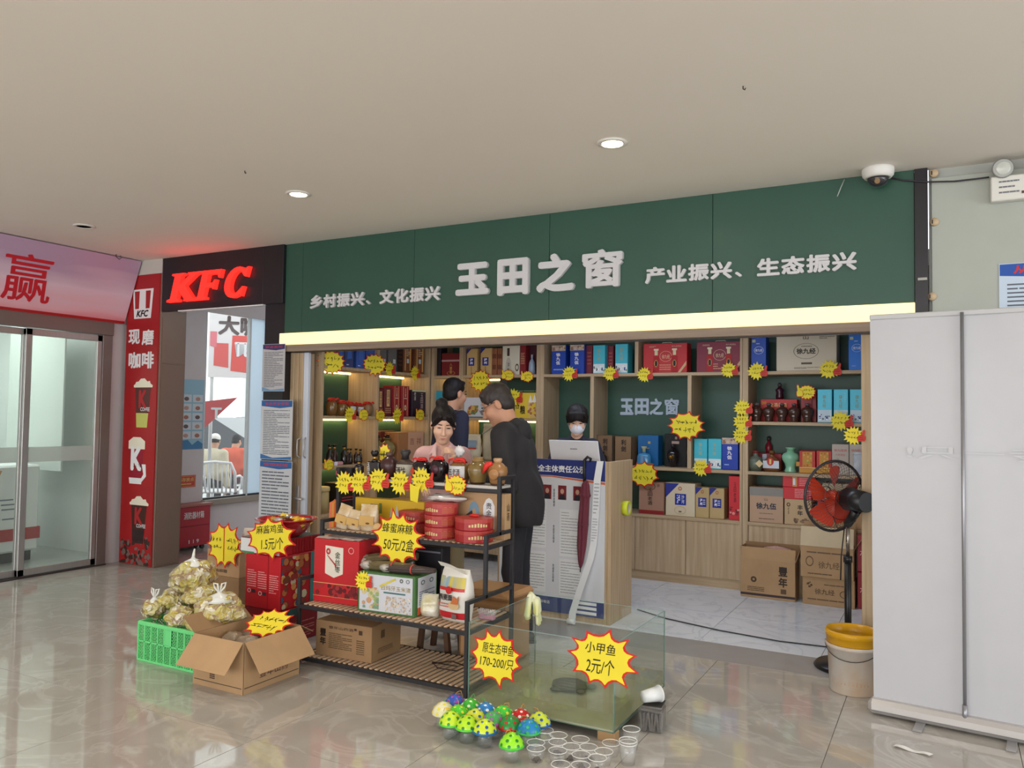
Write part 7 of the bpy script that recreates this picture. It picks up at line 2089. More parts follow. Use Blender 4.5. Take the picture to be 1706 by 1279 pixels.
for (x, y) in ((TX0 + 0.06, TY0 + 0.05), (TX1 - 0.04, TY0 + 0.03), (TX1 - 0.05, TY1 - 0.06), (TX0 + 0.06, TY1 - 0.06)):
	obj('wooden_foot', MB().box((x - 0.045, y - 0.03, 0.0), (x + 0.045, y + 0.03, TZ0 - e2), 0.003), P((170, 136, 96), 0.6), tk)
wt = obj('water', MB().box((TX0 + g + 0.001, TY0 + g + 0.001, TZ0 + 0.009), (TX1 - g - 0.001, TY1 - g - 0.001, TZ0 + 0.085)), pane_mat('murky_water', (248, 249, 240), 0.12, 0.01, 0.06, (150, 146, 96)))
tag(wt, 'shallow murky water in the glass tank', 'water', kind='stuff')
t = thing('soft_shell_turtle', 'dark oval soft shell turtle resting in the tank water', 'turtle', (-1.83, 4.1, TZ0 + 0.012), 0.3)
TUR = mat('turtle_olive', (62, 62, 50), 0.5, var=0.2, vs_=20)
obj('turtle_body', MB().lump((0, 0, 0.02), 0.1, 0.078, 0.03, 0.08, 3, 1, 24, 12).lump((0.115, 0.0, 0.018), 0.035, 0.018, 0.015, 0.1, 3, 2, 12, 8)
	.lump((0.07, 0.07, 0.01), 0.03, 0.02, 0.01, 0.1, 3, 3, 10, 6).lump((0.07, -0.07, 0.01), 0.03, 0.02, 0.01, 0.1, 3, 4, 10, 6).lump((-0.07, 0.065, 0.01), 0.03, 0.02, 0.01, 0.1, 3, 5, 10, 6).lump((-0.07, -0.065, 0.01), 0.03, 0.02, 0.01, 0.1, 3, 6, 10, 6), TUR, t)
p = at(826, 1095, Y=TY0 - 0.005)
star_card('handwritten soft shell turtle price card on the left of the tank front', (p.x, TY0 - 0.005, p.z), 0.335, 0.30, 0, 11, 7, (('原生态甲鱼', -0.48, 0.12, 0.62, 0.48), ('170-200/只', -0.56, -0.36, 0.62, 0.0)), ri=0.74)
p = at(1003, 1097, Y=TY0 - 0.005)
star_card('handwritten small turtle price card on the right of the tank front', (p.x, TY0 - 0.005, p.z), 0.38, 0.30, 0, 11, 9, (('小甲鱼', -0.46, 0.14, 0.36, 0.50), ('2元/个', -0.44, -0.5, 0.34, 0.0)), ri=0.74)

# sachets in clear wrap, cup on top
pk = thing('sachet_pack', 'clear bag packed with dark grey sachets beside the tank', 'packet', (-1.30, 3.95, 0), R_(8))
for k in range(8):
	obj('sachet', MB().obox((0.0 - 0.048 + k * 0.0135, 0.0, 0.048), Vector((0.005, 0, 0.001)), Vector((0, 0.075, 0)), Vector((0.006 * (k % 3 - 1), 0, 0.045)), 0.002), mat('sachet_grey', (84, 76, 70), 0.35, var=0.2, vs_=20), pk)
for k in range(2):
	obj('sachet', MB().obox((0.0, -0.01 + 0.02 * k, 0.102 + 0.011 * k), Vector((0.05, 0, 0.004 * (k - 1))), Vector((0, 0.06, 0)), Vector((0, 0, 0.005)), 0.002), mat('sachet_grey'), pk)
obj('clear_wrap', MB().box((-0.062, -0.085, 0.001), (0.062, 0.085, 0.118), 0.01), CLEARP, pk)

CUPM = pane_mat('cup_clear_plastic', (250, 250, 250), 0.1, 0.08, 0.07)
RIMM = mat('cup_rim_white', (226, 226, 222), 0.25)


def clear_cup(label, loc, r=0.041, h=0.058, group='small clear plastic cups on the floor', proto={}):
	key = (r, h)
	if key not in proto:
		t = thing('plastic_cup', label, 'cup', loc, 0, group)
		obj('cup_wall', MB().lathe([(0.0, 0.001), (r * 0.72, 0.001), (r, h)], 24), CUPM, t, recalc=False)
		n_ = 24
		obj('cup_rim', MB().tube([(r * math.cos(2 * math.pi * i / n_), r * math.sin(2 * math.pi * i / n_), h) for i in range(n_)], 0.0016, 6, True), RIMM, t)
		proto[key] = t
		return t
	c = copy_tree(proto[key], None, loc, 0.0, label)
	return c


TURB = MB().lump((0, 0, 0.010), 0.017, 0.014, 0.009, 0.1, 3, 1, 14, 8).lump((0.02, 0, 0.009), 0.006, 0.004, 0.004, 0, 1, 0, 8, 6)
for sx in (-1, 1):
	for sy in (-1, 1):
		TURB.lump((sx * 0.012, sy * 0.013, 0.005), 0.006, 0.004, 0.004, 0, 1, 0, 8, 5)
turt = None
cups = [(770, 950), (855, 980), (765, 990), (715, 1025), (850, 1022), (990, 1005), (935, 1050), (1040, 1053), (850, 1075), (995, 1100), (1135, 1080), (1095, 1120), (1180, 1028), (715, 1100), (868, 1160), (992, 1165)]
WT_ = {4, 6, 7, 8, 9, 11, 13, 14, 15}
CL = ('at the back left, touching the mushroom jars', 'at the back, nearest to the tank front', 'second from the left in the second row', 'farthest left in the third row', 'left of the middle in the third row', 'at the back, right of the middle', 'in the very middle of the cluster', 'right of the middle, third row', 'left of the middle, fourth row', 'in the middle of the fourth row', 'right of the fourth row', 'at the right of the fifth row', 'beside the nested cups', 'farthest left in the front', 'in the front row, left', 'in the front row, right')
for k, (cx_, cy_) in enumerate(cups):
	p = at(700 + cx_ / 3.7087, 960 + cy_ / 3.7087, Z=0.058 if k != 13 else 0.03)
	clear_cup('small clear cup ' + CL[k], (p.x, p.y, 0.0005))
	if k in WT_:
		if turt is None:
			turt = obj('baby_turtle', TURB, mat('baby_turtle_brown', (70, 58, 44), 0.5))
			tag(turt, 'tiny baby turtle in the cup ' + CL[k], 'turtle', 'baby turtles in the cups')
			ORG[turt.name] = Vector()
			turt.location = (p.x, p.y, 0.002)
		else:
			c = copy_tree(turt, None, (p.x, p.y, 0.002), k * 1.3, 'tiny baby turtle in the cup ' + CL[k])
for k, (cx_, cy_, hh_, lb) in enumerate(((1305, 942, 0.095, 'taller clear cup standing alone nearest to the sachet bag'), (1285, 1012, 0.105, 'stack of nested clear cups at the right front of the cluster'))):
	p = at(700 + cx_ / 3.7087, 960 + cy_ / 3.7087, Z=hh_)
	t = thing('plastic_cup', lb, 'cup', (p.x, p.y, 0.0005))
	for q in range(1 + k):
		obj('cup_wall', MB().lathe([(0, 0.001 + 0.012 * q), (0.03, 0.001 + 0.012 * q), (0.04, hh_ - 0.012 * (k - q))], 24), CUPM, t, recalc=False)
		obj('cup_rim', MB().tube([(0.04 * math.cos(a), 0.04 * math.sin(a), hh_ - 0.012 * (k - q)) for a in [i * math.pi / 12 for i in range(24)]], 0.002, 6, True), RIMM, t)
p = at(1083, 1157, Z=0.15)
t = thing('plastic_cup', 'white plastic cup lying on its side on the sachet bag', 'cup', (-1.31, 3.95, 0.158), 0.9)
WCUP = mat('cup_white_translucent', (226, 228, 228), 0.3)
obj('cup_wall', MB().lathe([(0.0, -0.05), (0.028, -0.05), (0.039, 0.045), (0.037, 0.045), (0.026, -0.046), (0, -0.046)], 22, (0, 0, 0), (1, 0, 0.05)), WCUP, t)
obj('cup_rim', MB().lathe([(0.038, 0.043), (0.042, 0.045), (0.042, 0.049), (0.037, 0.049), (0.038, 0.043)], 22, (0, 0, 0), (1, 0, 0.05)), WCUP, t)

# ================================================================== mushroom jars
mush = [(143, 820, (226, 222, 180), (230, 214, 60), None, 'white mushroom lid with pale yellow spots'), (215, 775, (60, 92, 190), (170, 60, 170), None, 'blue mushroom lid with purple spots'), (310, 800, (60, 176, 50), (236, 240, 206), None, 'green mushroom lid with white spots'),
		(235, 840, (84, 206, 50), (236, 220, 60), None, 'bright green mushroom lid with yellow spots'), (405, 825, (40, 126, 200), (240, 240, 236), None, 'blue mushroom lid with white spots'), (190, 880, (196, 226, 50), (50, 140, 60), (90, 210, 60), 'lime mushroom lid with dark green spots and green rim'),
		(340, 865, (214, 220, 60), (40, 90, 150), (90, 210, 60), 'yellow green mushroom lid with blue spots at the back'), (290, 905, (180, 226, 40), (50, 120, 40), (90, 210, 60), 'lime mushroom lid with olive spots in the front row'), (450, 880, (80, 170, 90), (180, 90, 190), (200, 60, 150), 'green mushroom lid with purple spots and pink rim'),
		(510, 845, (70, 200, 60), (232, 226, 60), None, 'green mushroom lid with big yellow spots'), (400, 930, (206, 226, 50), (40, 80, 160), (30, 110, 170), 'lime mushroom lid with blue spots and blue rim in the front row'), (620, 865, (196, 34, 34), (240, 234, 226), None, 'red mushroom lid with white spots'),
		(555, 905, (40, 140, 60), (190, 40, 40), (170, 30, 30), 'dark green mushroom lid with red spots and red rim'), (735, 885, (200, 216, 60), (40, 80, 160), (30, 90, 170), 'lime mushroom lid with blue spots and blue rim at the right end'), (670, 930, (36, 130, 190), (50, 180, 90), (60, 190, 90), 'blue mushroom lid with green spots and green rim'), (565, 1015, (150, 226, 40), (40, 130, 50), (70, 200, 60), 'lime mushroom lid with green spots standing alone in front')]
JARM = pane_mat('jar_clear_plastic', (248, 250, 250), 0.12, 0.04, 0.05)
for k, (cx_, cy_, c1, c2, c3, lb) in enumerate(mush):
	p = at(700 + cx_ / 3.7087, 960 + cy_ / 3.7087, Z=0.09)
	t = thing('mushroom_jar', lb.replace('mushroom lid', 'mushroom lidded jar'), 'toy jar', (p.x, p.y, 0.0005), k * 0.7, 'mushroom jars on the floor')
	R0 = 0.056
	capf = lambda th, ph: Vector((R0 * math.cos(ph) ** 1.3 * math.cos(th), R0 * math.cos(ph) ** 1.3 * math.sin(th), 0.07 + 0.058 * math.sin(ph)))
	mm = P(c1, 0.25)
	obj('mushroom_lid', MB().lathe([(0.03, 0.066), (R0, 0.068)] + [(R0 * max(math.cos(a), 0) ** 1.3, 0.07 + 0.058 * math.sin(a)) for a in [i * math.pi / 2 / 8 for i in range(9)]], 28), mm, t)
	if c3:
		obj('lid_rim', MB().lathe([(R0 * 0.98, 0.066), (R0 * 1.05, 0.068), (R0 * 1.04, 0.075), (R0 * 0.97, 0.077)], 28), P(c3, 0.25), t)
	mb = MB()
	for (ph, n_, r_) in ((0.22, 8, 0.0075), (0.62, 6, 0.008), (1.05, 4, 0.007)):
		for i in range(n_):
			th = 2 * math.pi * (i + 0.5 * (ph > 0.5)) / n_
			c = capf(th, ph)
			nv = (c - Vector((0, 0, 0.06))).normalized()
			u_ = nv.orthogonal().normalized()
			w_ = nv.cross(u_)
			mb.add([c + nv * 0.0022] + [c + nv * 0.0006 + (u_ * math.cos(a) + w_ * math.sin(a)) * r_ for a in [j * math.pi / 5 for j in range(10)]], [(0, 1 + j, 1 + (j + 1) % 10) for j in range(10)], True)
	o = obj('spots', mb, P(c2, 0.3), t)
	o['kind'] = 'stuff'
	obj('clear_jar', MB().lathe([(0.0, 0.001), (0.03, 0.001), (0.036, 0.02), (0.034, 0.045), (0.028, 0.066)], 22), JARM, t, recalc=False)
	obj('loop_string', MB().tube([(0, 0, 0.124), (0.012, 0.0, 0.14), (0.03, 0.006, 0.142), (0.036, 0.0, 0.125)], 0.0014, 5), P((226, 150, 50) if k % 2 else (60, 180, 90)), t)

# ================================================================== left group: cartons, red boxes, bowl, crate, open box
c1 = carton('carton', 'lower brown carton of the small stack behind the bagged snacks', 'carton', (-4.76, 4.43, 0.0), (0.34, 0.26, 0.325), CARD2, (('lines', 'f', 0.1, 0.7, 0.4, 0.8, 2, (110, 84, 60)),), extra=seam((150, 120, 86)))
c2 = carton('carton', 'upper brown carton of the small stack under the double price card', 'carton', (-4.76, 4.43, 0.326), (0.34, 0.26, 0.19), CARD, (('text', 'f', 0.26, 0.14, 0.64, 0.28, '油麻糖', (60, 44, 34), 0.02),), extra=seam((170, 138, 100)))
p = at(372, 908, Y=4.26)
sc = star_card('double yellow price card folded down the middle on the small carton stack', (p.x, 4.27, p.z), 0.40, 0.36, 0, 11, 13, ri=0.74)
obj('red_fold_line', MB().box((-0.004, -0.0055, -0.12), (0.003, -0.0047, 0.13)), REDC, sc)
obj('handwriting', scribble(MB(), (-0.09, -0.0045, 0.01), 0.13, 0.11, 2, 4), INKM, sc)
obj('handwriting', scribble(MB(), (0.09, -0.0045, 0.01), 0.13, 0.11, 2, 5), INKM, sc)
t = pillow_bag('white_bag', 'crumpled white paper bag behind the sesame egg price card', 'bag', (-4.62, 4.45, 0.517), 0.15, 0.11, 0.16, mat('white_paper_bag', (212, 206, 196), 0.6, var=0.06, bump=0.8, bs=16), 0.4, 31, crimp=False)
obj('olive_seal', MB().lump((0.06, -0.02, 0.155), 0.022, 0.018, 0.02, 0.3, 3, 2, 10, 8), P((104, 90, 40), 0.6), t)
G_RS = (('lines', 'f', 0.06, 0.38, 0.32, 0.72, 8, (226, 150, 150)), ('lines', 'f', 0.37, 0.36, 0.62, 0.70, 8, (226, 150, 150)), ('lines', 'f', 0.70, 0.30, 0.96, 0.66, 9, (226, 150, 150)), ('rect', 'f', 0.655, 0.0, 0.665, 1.0, (130, 14, 22)), ('ring', 'f', 0.08, 0.27, 0.18, 0.35, (226, 200, 200), 0.3), ('rect', 'f', 0.2, 0.28, 0.3, 0.34, (50, 44, 50)), ('ring', 'f', 0.4, 0.24, 0.5, 0.32, (226, 200, 200), 0.3), ('rect', 'f', 0.52, 0.25, 0.62, 0.31, (50, 44, 50)))
PIC = ('blobs', 's', 0.02, 0.02, 0.8, 0.98, 60, 0.07, ((70, 90, 110), (180, 110, 60), (150, 50, 44), (206, 196, 160), (120, 60, 40), (214, 150, 80)))
carton('gift_box', 'dark red gift box on the floor under the printed red box', 'box', (-4.06, 4.19, 0.0), (0.36, 0.34, 0.232), (140, 22, 32), (('lines', 'f', 0.5, 0.2, 0.95, 0.8, 6, (206, 120, 120)), ('lines', 's', 0.1, 0.1, 0.9, 0.6, 7, (206, 120, 120)), ('rect', 's', 0.0, 0.8, 0.4, 1.0, (40, 90, 84))))
carton('gift_box', 'red gift box with columns of small print and a food picture side', 'box', (-4.06, 4.18, 0.233), (0.32, 0.34, 0.355), (190, 26, 38), G_RS + (PIC, ('rect', 's', 0.84, 0.0, 1.0, 1.0, (60, 140, 136))))
lb_ = carton('gift_box', 'flat red box with white front edge under the bowl of wrapped snacks', 'box', (-4.10, 4.22, 0.589), (0.36, 0.40, 0.105), (186, 28, 38), (('rect', 'f', 0.0, 0.06, 0.99, 0.96, (220, 222, 222)), ('rect', 'f', 0.0, 0.0, 0.35, 0.12, (60, 140, 90)), ('rect', 't', 0.0, 0.0, 1.0, 1.0, (120, 130, 120))) + tuple(('rect', 's', 0.3 + 0.07 * k, 0.04, 0.33 + 0.07 * k, 0.96, (150, 16, 26)) for k in range(9)))
bl = thing('plastic_bowl', 'red plastic bowl on the stacked red boxes', 'bowl', (-4.04, 4.20, 0.6955))
obj('bowl_shell', MB().lathe([(0.09, 0.0), (0.095, 0.006), (0.13, 0.03), (0.17, 0.085), (0.185, 0.115), (0.21, 0.12), (0.211, 0.126), (0.186, 0.124), (0.165, 0.09), (0.125, 0.036), (0.085, 0.012), (0, 0.01)], 36), mat('bowl_red', (176, 26, 34), 0.25, coat=0.3), bl)
mb = MB()
for i in range(9):
	a = 2 * math.pi * i / 9
	c = Vector((0.158 * math.cos(a), 0.158 * math.sin(a), 0.066))
	nv = Vector((math.cos(a), math.sin(a), -0.5)).normalized()
	u_, w_ = Vector((-math.sin(a), math.cos(a), 0)), nv.cross(Vector((-math.sin(a), math.cos(a), 0)))
	mb.add([c + nv * 0.006] + [c + nv * 0.003 + (u_ * math.cos(q) * 0.014 + w_ * math.sin(q) * 0.012) for q in [j * math.pi / 4 for j in range(8)]], [(0, 1 + j, 1 + (j + 1) % 8) for j in range(8)])
obj('flower_print', mb, P((206, 120, 60), 0.3), bl)
FOIL = [mat('foil_gold', (226, 178, 50), 0.28, metal=0.35), mat('foil_yellow', (236, 206, 80), 0.3), mat('foil_brown', (136, 90, 50), 0.3), mat('foil_silver', (206, 206, 210), 0.25, metal=0.5)]
rd = random.Random(12)
sn = None
for k in range(26):
	a, r = rd.uniform(0, 6.28), 0.15 * math.sqrt(rd.random())
	z = 0.6955 + 0.075 + 0.045 * (1 - r / 0.15) + 0.012 * rd.random() + (0.012 if k > 16 else 0)
	t = thing('wrapped_snack', 'small %s foil wrapped snack in the red bowl' % ('gold', 'yellow', 'gold', 'brown', 'yellow', 'silver')[k % 6], 'snack', (-4.04 + r * math.cos(a), 4.20 + r * math.sin(a), z), rd.uniform(0, 6.28), 'foil wrapped snacks in the bowl')
	m_ = FOIL[(0, 1, 0, 2, 1, 3)[k % 6]]
	obj('foil_body', MB().lump((0, 0, 0.012), 0.034, 0.024, 0.016, 0.35, 2.5, k, 12, 8), m_, t)
	obj('crimped_end', MB().obox((0.036, 0, 0.014), (0.01, 0, 0.003), (0, 0.018, 0), (0, 0, 0.0012)).obox((-0.036, 0, 0.014), (0.01, 0, -0.003), (0, 0.018, 0), (0, 0, 0.0012)), m_, t)
p = at(449, 896, Y=3.98)
star_card('handwritten sesame egg price card on the red boxes', (p.x, 3.985, p.z), 0.47, 0.285, 0, 10, 17, (('麻酱鸡蛋', -0.52, 0.20, 0.55, 0.60), ('1.5元/个', -0.36, -0.55, 0.5, 0.02)), ri=0.76)
for o in bpy.data.objects:
	if o.get('label') == 'handwritten sesame egg price card on the red boxes':
		o.rotation_euler = (0, -0.12, 0)

# orange paper bags at the left end of the rack
for k in range(3):
	tag(obj('orange_bag', MB().grid(lambda u, v, k=k: Vector((-3.70 + 0.035 * k + 0.05 * (u - 0.5), 4.28 - 0.02 * k + 0.025 * math.sin(u * 3.14 + k), 0.62 + 0.32 * v + 0.03 * u)), 6, 6).grid(lambda u, v, k=k: Vector((-3.70 + 0.035 * k + 0.05 * (u - 0.5), 4.278 - 0.02 * k + 0.01 * math.sin(u * 3.14 + k), 0.62 + 0.32 * v + 0.03 * u)), 6, 6), mat('orange_bag_%d' % k, ((226, 110, 50), (214, 150, 60), (220, 96, 40))[k], 0.4)),
		('orange folded bag hanging farthest left beside the rack', 'amber folded bag hanging between two orange ones beside the rack', 'orange folded bag hanging nearest to the rack post')[k], 'bag', 'folded bags beside the rack')

# green crate
KX0, KX1, KY0, KY1, KH = -4.44, -3.90, 3.36, 3.74, 0.243
cr = thing('plastic_crate', 'green plastic lattice crate under the bagged snacks', 'crate', ((KX0 + KX1) / 2, (KY0 + KY1) / 2, 0), local=False)
CG = mat('crate_green', (112, 218, 136), 0.35)


def crate_wall(a_, b_, nrm):
	a_, b_, nrm = Vector(a_), Vector(b_), Vector(nrm)
	d_ = (b_ - a_)
	L_ = d_.length
	d_.normalize()
	rim = MB()
	for (z0, z1, th) in ((KH - 0.022, KH, 0.008), (KH * 0.5 - 0.005, KH * 0.5 + 0.005, 0.006), (0.0, 0.014, 0.007)):
		rim.obox((a_ + b_) / 2 + Vector((0, 0, (z0 + z1) / 2)), d_ * (L_ / 2), nrm * th, Vector((0, 0, (z1 - z0) / 2)), 0.002)
	nb_ = max(4, round(L_ / 0.062))
	for k in range(nb_ + 1):
		c = a_ + d_ * (L_ * k / nb_)
		rim.obox(c + Vector((0, 0, KH / 2)), d_ * 0.005, nrm * 0.006, Vector((0, 0, KH / 2 - 0.003)))
	obj('wall_frame', rim, CG, cr)
	lat = MB()
	step = 0.0206
	n_ = int(L_ / step)
	for k in range(n_):
		for j in range(11):
			c = a_ + d_ * (step * (k + 0.5)) + Vector((0, 0, 0.016 + step * (j + 0.5)))
			if c.z > KH - 0.022:
				continue
			for s in (-1, 1):
				e_ = (d_ + Vector((0, 0, s))).normalized()
				lat.obox(c, e_ * (step * 0.71), nrm * 0.0015, e_.cross(nrm) * 0.0022)
	o = obj('lattice', lat, CG, cr)
	o['kind'] = 'stuff'


crate_wall((KX0, KY0, 0), (KX1, KY0, 0), (0, 1, 0))
crate_wall((KX0, KY1, 0), (KX1, KY1, 0), (0, 1, 0))
crate_wall((KX0, KY0, 0), (KX0, KY1, 0), (1, 0, 0))
crate_wall((KX1, KY0, 0), (KX1, KY1, 0), (1, 0, 0))
obj('crate_floor', MB().box((KX0 + 0.008, KY0 + 0.008, 0.004), (KX1 - 0.008, KY1 - 0.008, 0.012)), CG, cr)
obj('blank_plate', MB().box((KX0 + 0.245, KY0 - 0.004, KH * 0.53), (KX0 + 0.305, KY0 + 0.003, KH - 0.02)), CG, cr)
tag(obj('cardboard_sheet', MB().obox((KX0 + 0.02, KY1 + 0.035, 0.17), (0.006, 0.0, 0.0), (0.0, 0.03, 0), (0, 0, 0.17)).obox((KX0 + 0.2, KY1 + 0.06, 0.165), (0.19, 0, 0), (0, 0.003, 0), (0, 0, 0.165)), CARD2), 'brown cardboard sheet standing behind the green crate', 'cardboard')

# bagged snacks
SNB = bpy.data.materials.new('bagged_snack_pieces')
SNB.use_nodes = True
nt = SNB.node_tree
b_ = nt.nodes['Principled BSDF']
b_.inputs['Roughness'].default_value = 0.3
b_.inputs['Coat Weight'].default_value = 0.7
b_.inputs['Coat Roughness'].default_value = 0.12
tc = nt.nodes.new('ShaderNodeTexCoord')
vo = nt.nodes.new('ShaderNodeTexVoronoi')
vo.inputs['Scale'].default_value = 42
nz = nt.nodes.new('ShaderNodeTexNoise')
nz.inputs['Scale'].default_value = 18
mxv = nt.nodes.new('ShaderNodeMix')
mxv.data_type = 'VECTOR'
mxv.inputs[0].default_value = 0.08
nt.links.new(tc.outputs['Object'], nz.inputs['Vector'])
nt.links.new(tc.outputs['Object'], mxv.inputs[4])
nt.links.new(nz.outputs['Color'], mxv.inputs[5])
nt.links.new(mxv.outputs[1], vo.inputs['Vector'])
sp = nt.nodes.new('ShaderNodeSeparateColor')
nt.links.new(vo.outputs['Color'], sp.inputs[0])
rp = nt.nodes.new('ShaderNodeValToRGB')
rp.color_ramp.interpolation = 'CONSTANT'
rp.color_ramp.elements[0].color = lin((196, 184, 132))
rp.color_ramp.elements[1].position = 0.84
rp.color_ramp.elements[1].color = lin((222, 214, 190))
for ps, c in ((0.2, (186, 166, 80)), (0.4, (146, 120, 88)), (0.55, (198, 188, 112)), (0.7, (164, 138, 102))):
	e = rp.color_ramp.elements.new(ps)
	e.color = lin(c)
nt.links.new(sp.outputs[0], rp.inputs['Fac'])
nt.links.new(rp.outputs['Color'], b_.inputs['Base Color'])
bp = nt.nodes.new('ShaderNodeBump')
bp.inputs['Strength'].default_value = 0.7
bp.inputs['Distance'].default_value = 0.02
nt.links.new(vo.outputs['Distance'], bp.inputs['Height'])
nt.links.new(bp.outputs['Normal'], b_.inputs['Normal'])
KNOT = mat('bag_knot_film', (222, 222, 216), 0.3, coat=0.4, var=0.05)
bags = [(215, 655, 3.47, 62, 58, True, 'snack bag with white tied handles at the left of the crate'), (385, 705, 3.44, 88, 62, False, 'snack bag in the middle front of the crate'), (620, 665, 3.50, 140, 92, True, 'large snack bag with white tied handles at the right of the crate'), (335, 595, 3.58, 88, 60, False, 'snack bag in the second layer on the left'), (520, 565, 3.62, 130, 70, False, 'snack bag in the second layer on the right'), (455, 450, 3.60, 130, 92, True, 'topmost snack bag with a white knot on the pile'), (480, 760, 3.42, 60, 40, False, 'small snack bag squeezed behind the open carton flap')]
for k, (cx_, cy_, yy, rx, rz_, tied, lb) in enumerate(bags):
	p = at(200 + cx_ / 3.761, 840 + cy_ / 3.761, Y=yy)
	d_ = (p - EYE).dot(AF)
	sx_ = rx / 3.761 / FPX * d_ * 1.1
	sz_ = rz_ / 3.761 / FPX * d_ * 1.08
	t = thing('snack_bag', lb, 'bag', (p.x, p.y, p.z - sz_), k * 0.4, 'bags of snacks on the crate')
	obj('bag_body', MB().lump((0, 0, sz_), sx_, min(sx_, 0.13), sz_, 0.28, 2.2, k + 3, 36, 22), SNB, t)
	if tied:
		obj('gathered_neck', MB().lathe([(sx_ * 0.62, sz_ * 1.62), (sx_ * 0.35, sz_ * 1.95), (0.014, sz_ * 2.12), (0.012, sz_ * 2.2)], 18), KNOT, t)
		if k != 5:
			for s in (-1, 1):
				obj('tied_handle', MB().tube([(0, 0, sz_ * 2.1), (s * 0.03, 0, sz_ * 2.15 + 0.03), (s * 0.035, 0.004, sz_ * 2.15 + 0.055), (s * 0.012, 0.0, sz_ * 2.15 + 0.05), (0.004 * s, 0, sz_ * 2.15)], 0.006, 6), KNOT, t)
		else:
			obj('tied_handle', MB().tube([(0, 0, sz_ * 2.1), (0.006, 0, sz_ * 2.2 + 0.02), (0.016, 0, sz_ * 2.2 + 0.05)], [0.012, 0.009, 0.005], 8), KNOT, t)

# open carton with hanging flaps
OX0, OX1, OY0, OY1, OH = -3.795, -3.40, 3.235, 3.675, 0.283
ob = thing('open_carton', 'open brown carton with its flaps hanging outwards in front', 'carton', ((OX0 + OX1) / 2, (OY0 + OY1) / 2, 0), local=False)
wl = 0.003
for (a_, b_) in (((OX0, OY0), (OX1, OY0 + wl)), ((OX0, OY1 - wl), (OX1, OY1)), ((OX0, OY0), (OX0 + wl, OY1)), ((OX1 - wl, OY0), (OX1, OY1))):
	obj('carton_wall', MB().box((a_[0], a_[1], 0.0), (b_[0], b_[1], OH)), CARD, ob)
obj('carton_floor', MB().box((OX0 + wl, OY0 + wl, 0.001), (OX1 - wl, OY1 - wl, 0.005)), CARD2, ob)

def flap(p0, p1, out, drop, fl_=0.19, skew0=0.0, skew1=0.0):
	p0, p1, out = Vector(p0), Vector(p1), Vector(out)
	d_ = (p1 - p0).normalized()
	e_ = (out * math.cos(drop) + Vector((0, 0, -math.sin(drop)))) * fl_
	nn = d_.cross(e_).normalized() * 0.0018
	A = [p0 + nn, p1 + nn, p1 + e_ - d_ * skew1 + nn, p0 + e_ + d_ * skew0 + nn]
	B = [q - nn * 2 for q in A]
	return MB().add(A + B, [(0, 1, 2, 3), (7, 6, 5, 4), (0, 4, 5, 1), (1, 5, 6, 2), (2, 6, 7, 3), (3, 7, 4, 0)])


obj('flap', flap((OX0 + 0.005, OY0 - 0.003, OH), (OX1 - 0.005, OY0 - 0.003, OH), (0, -1, 0), R_(50)), CARD, ob)
obj('flap', flap((OX1 + 0.003, OY0 + 0.005, OH), (OX1 + 0.003, OY1 - 0.005, OH), (1, 0, 0), R_(52)), CARD, ob)
obj('flap', flap((OX0 + 0.005, OY1 + 0.002, OH), (OX1 - 0.005, OY1 + 0.002, OH), (0, 1, 0), R_(28), 0.13), CARD2, ob)
obj('flap', flap((OX0 - 0.003, OY0 + 0.005, OH), (OX0 - 0.003, OY1 - 0.005, OH), (-1, 0, 0), R_(-38), 0.13), CARD2, ob)
obj('printed_line', MB().box((OX0 + 0.01, OY0 - 0.0012, 0.03), (OX1 - 0.01, OY0 - 0.0004, 0.034)).box((OX1 + 0.0004, OY0 + 0.01, 0.03), (OX1 + 0.0012, OY1 - 0.01, 0.034)), P((70, 60, 50)), ob)
obj('printed_stamp', add_lines(MB(), (OX0, OY0, 0), XV, ZV, 0.135, 0.05, 0.175, 0.10, 5, 0.6, 3, lift=0.001), P((70, 50, 44)), ob)
obj('printed_lettering', add_text(MB(), '豐年山药', (OX1, OY0, 0), YV, ZV, 0.12, 0.06, 0.34, 0.105, 0.02, lift=0.001), P((96, 60, 50)), ob)
rd = random.Random(4)
for k in range(9):
	x, y = OX0 + 0.07 + 0.125 * (k % 3), OY0 + 0.08 + 0.14 * (k // 3)
	t = thing('dried_pack', 'clear pack of dried food lying inside the open carton', 'pack', (x, y, 0.17 + rd.uniform(0, 0.02)), rd.uniform(0, 3), 'packs inside the open carton')
	obj('pack_body', MB().lump((0, 0, 0.025), 0.08, 0.06, 0.035, 0.3, 3, k, 16, 10), mat('dried_pack_brown', (132, 112, 88), 0.3, col2=(176, 164, 150), vs_=12, coat=0.5, bump=0.5, bs=40), t)
	obj('pack_seam', MB().obox((0.08, 0, 0.03), (0.018, 0, 0.004), (0, 0.045, 0), (0, 0, 0.0015)), mat('crinkled_film'), t)
p = at(447, 1040, Z=0.29)
sc = star_card('yellow starburst price card lying on the packs in the open carton', (p.x, p.y, 0.30), 0.36, 0.26, 0, 12, 21, tilt=R_(-62), scr=2, ri=0.76)

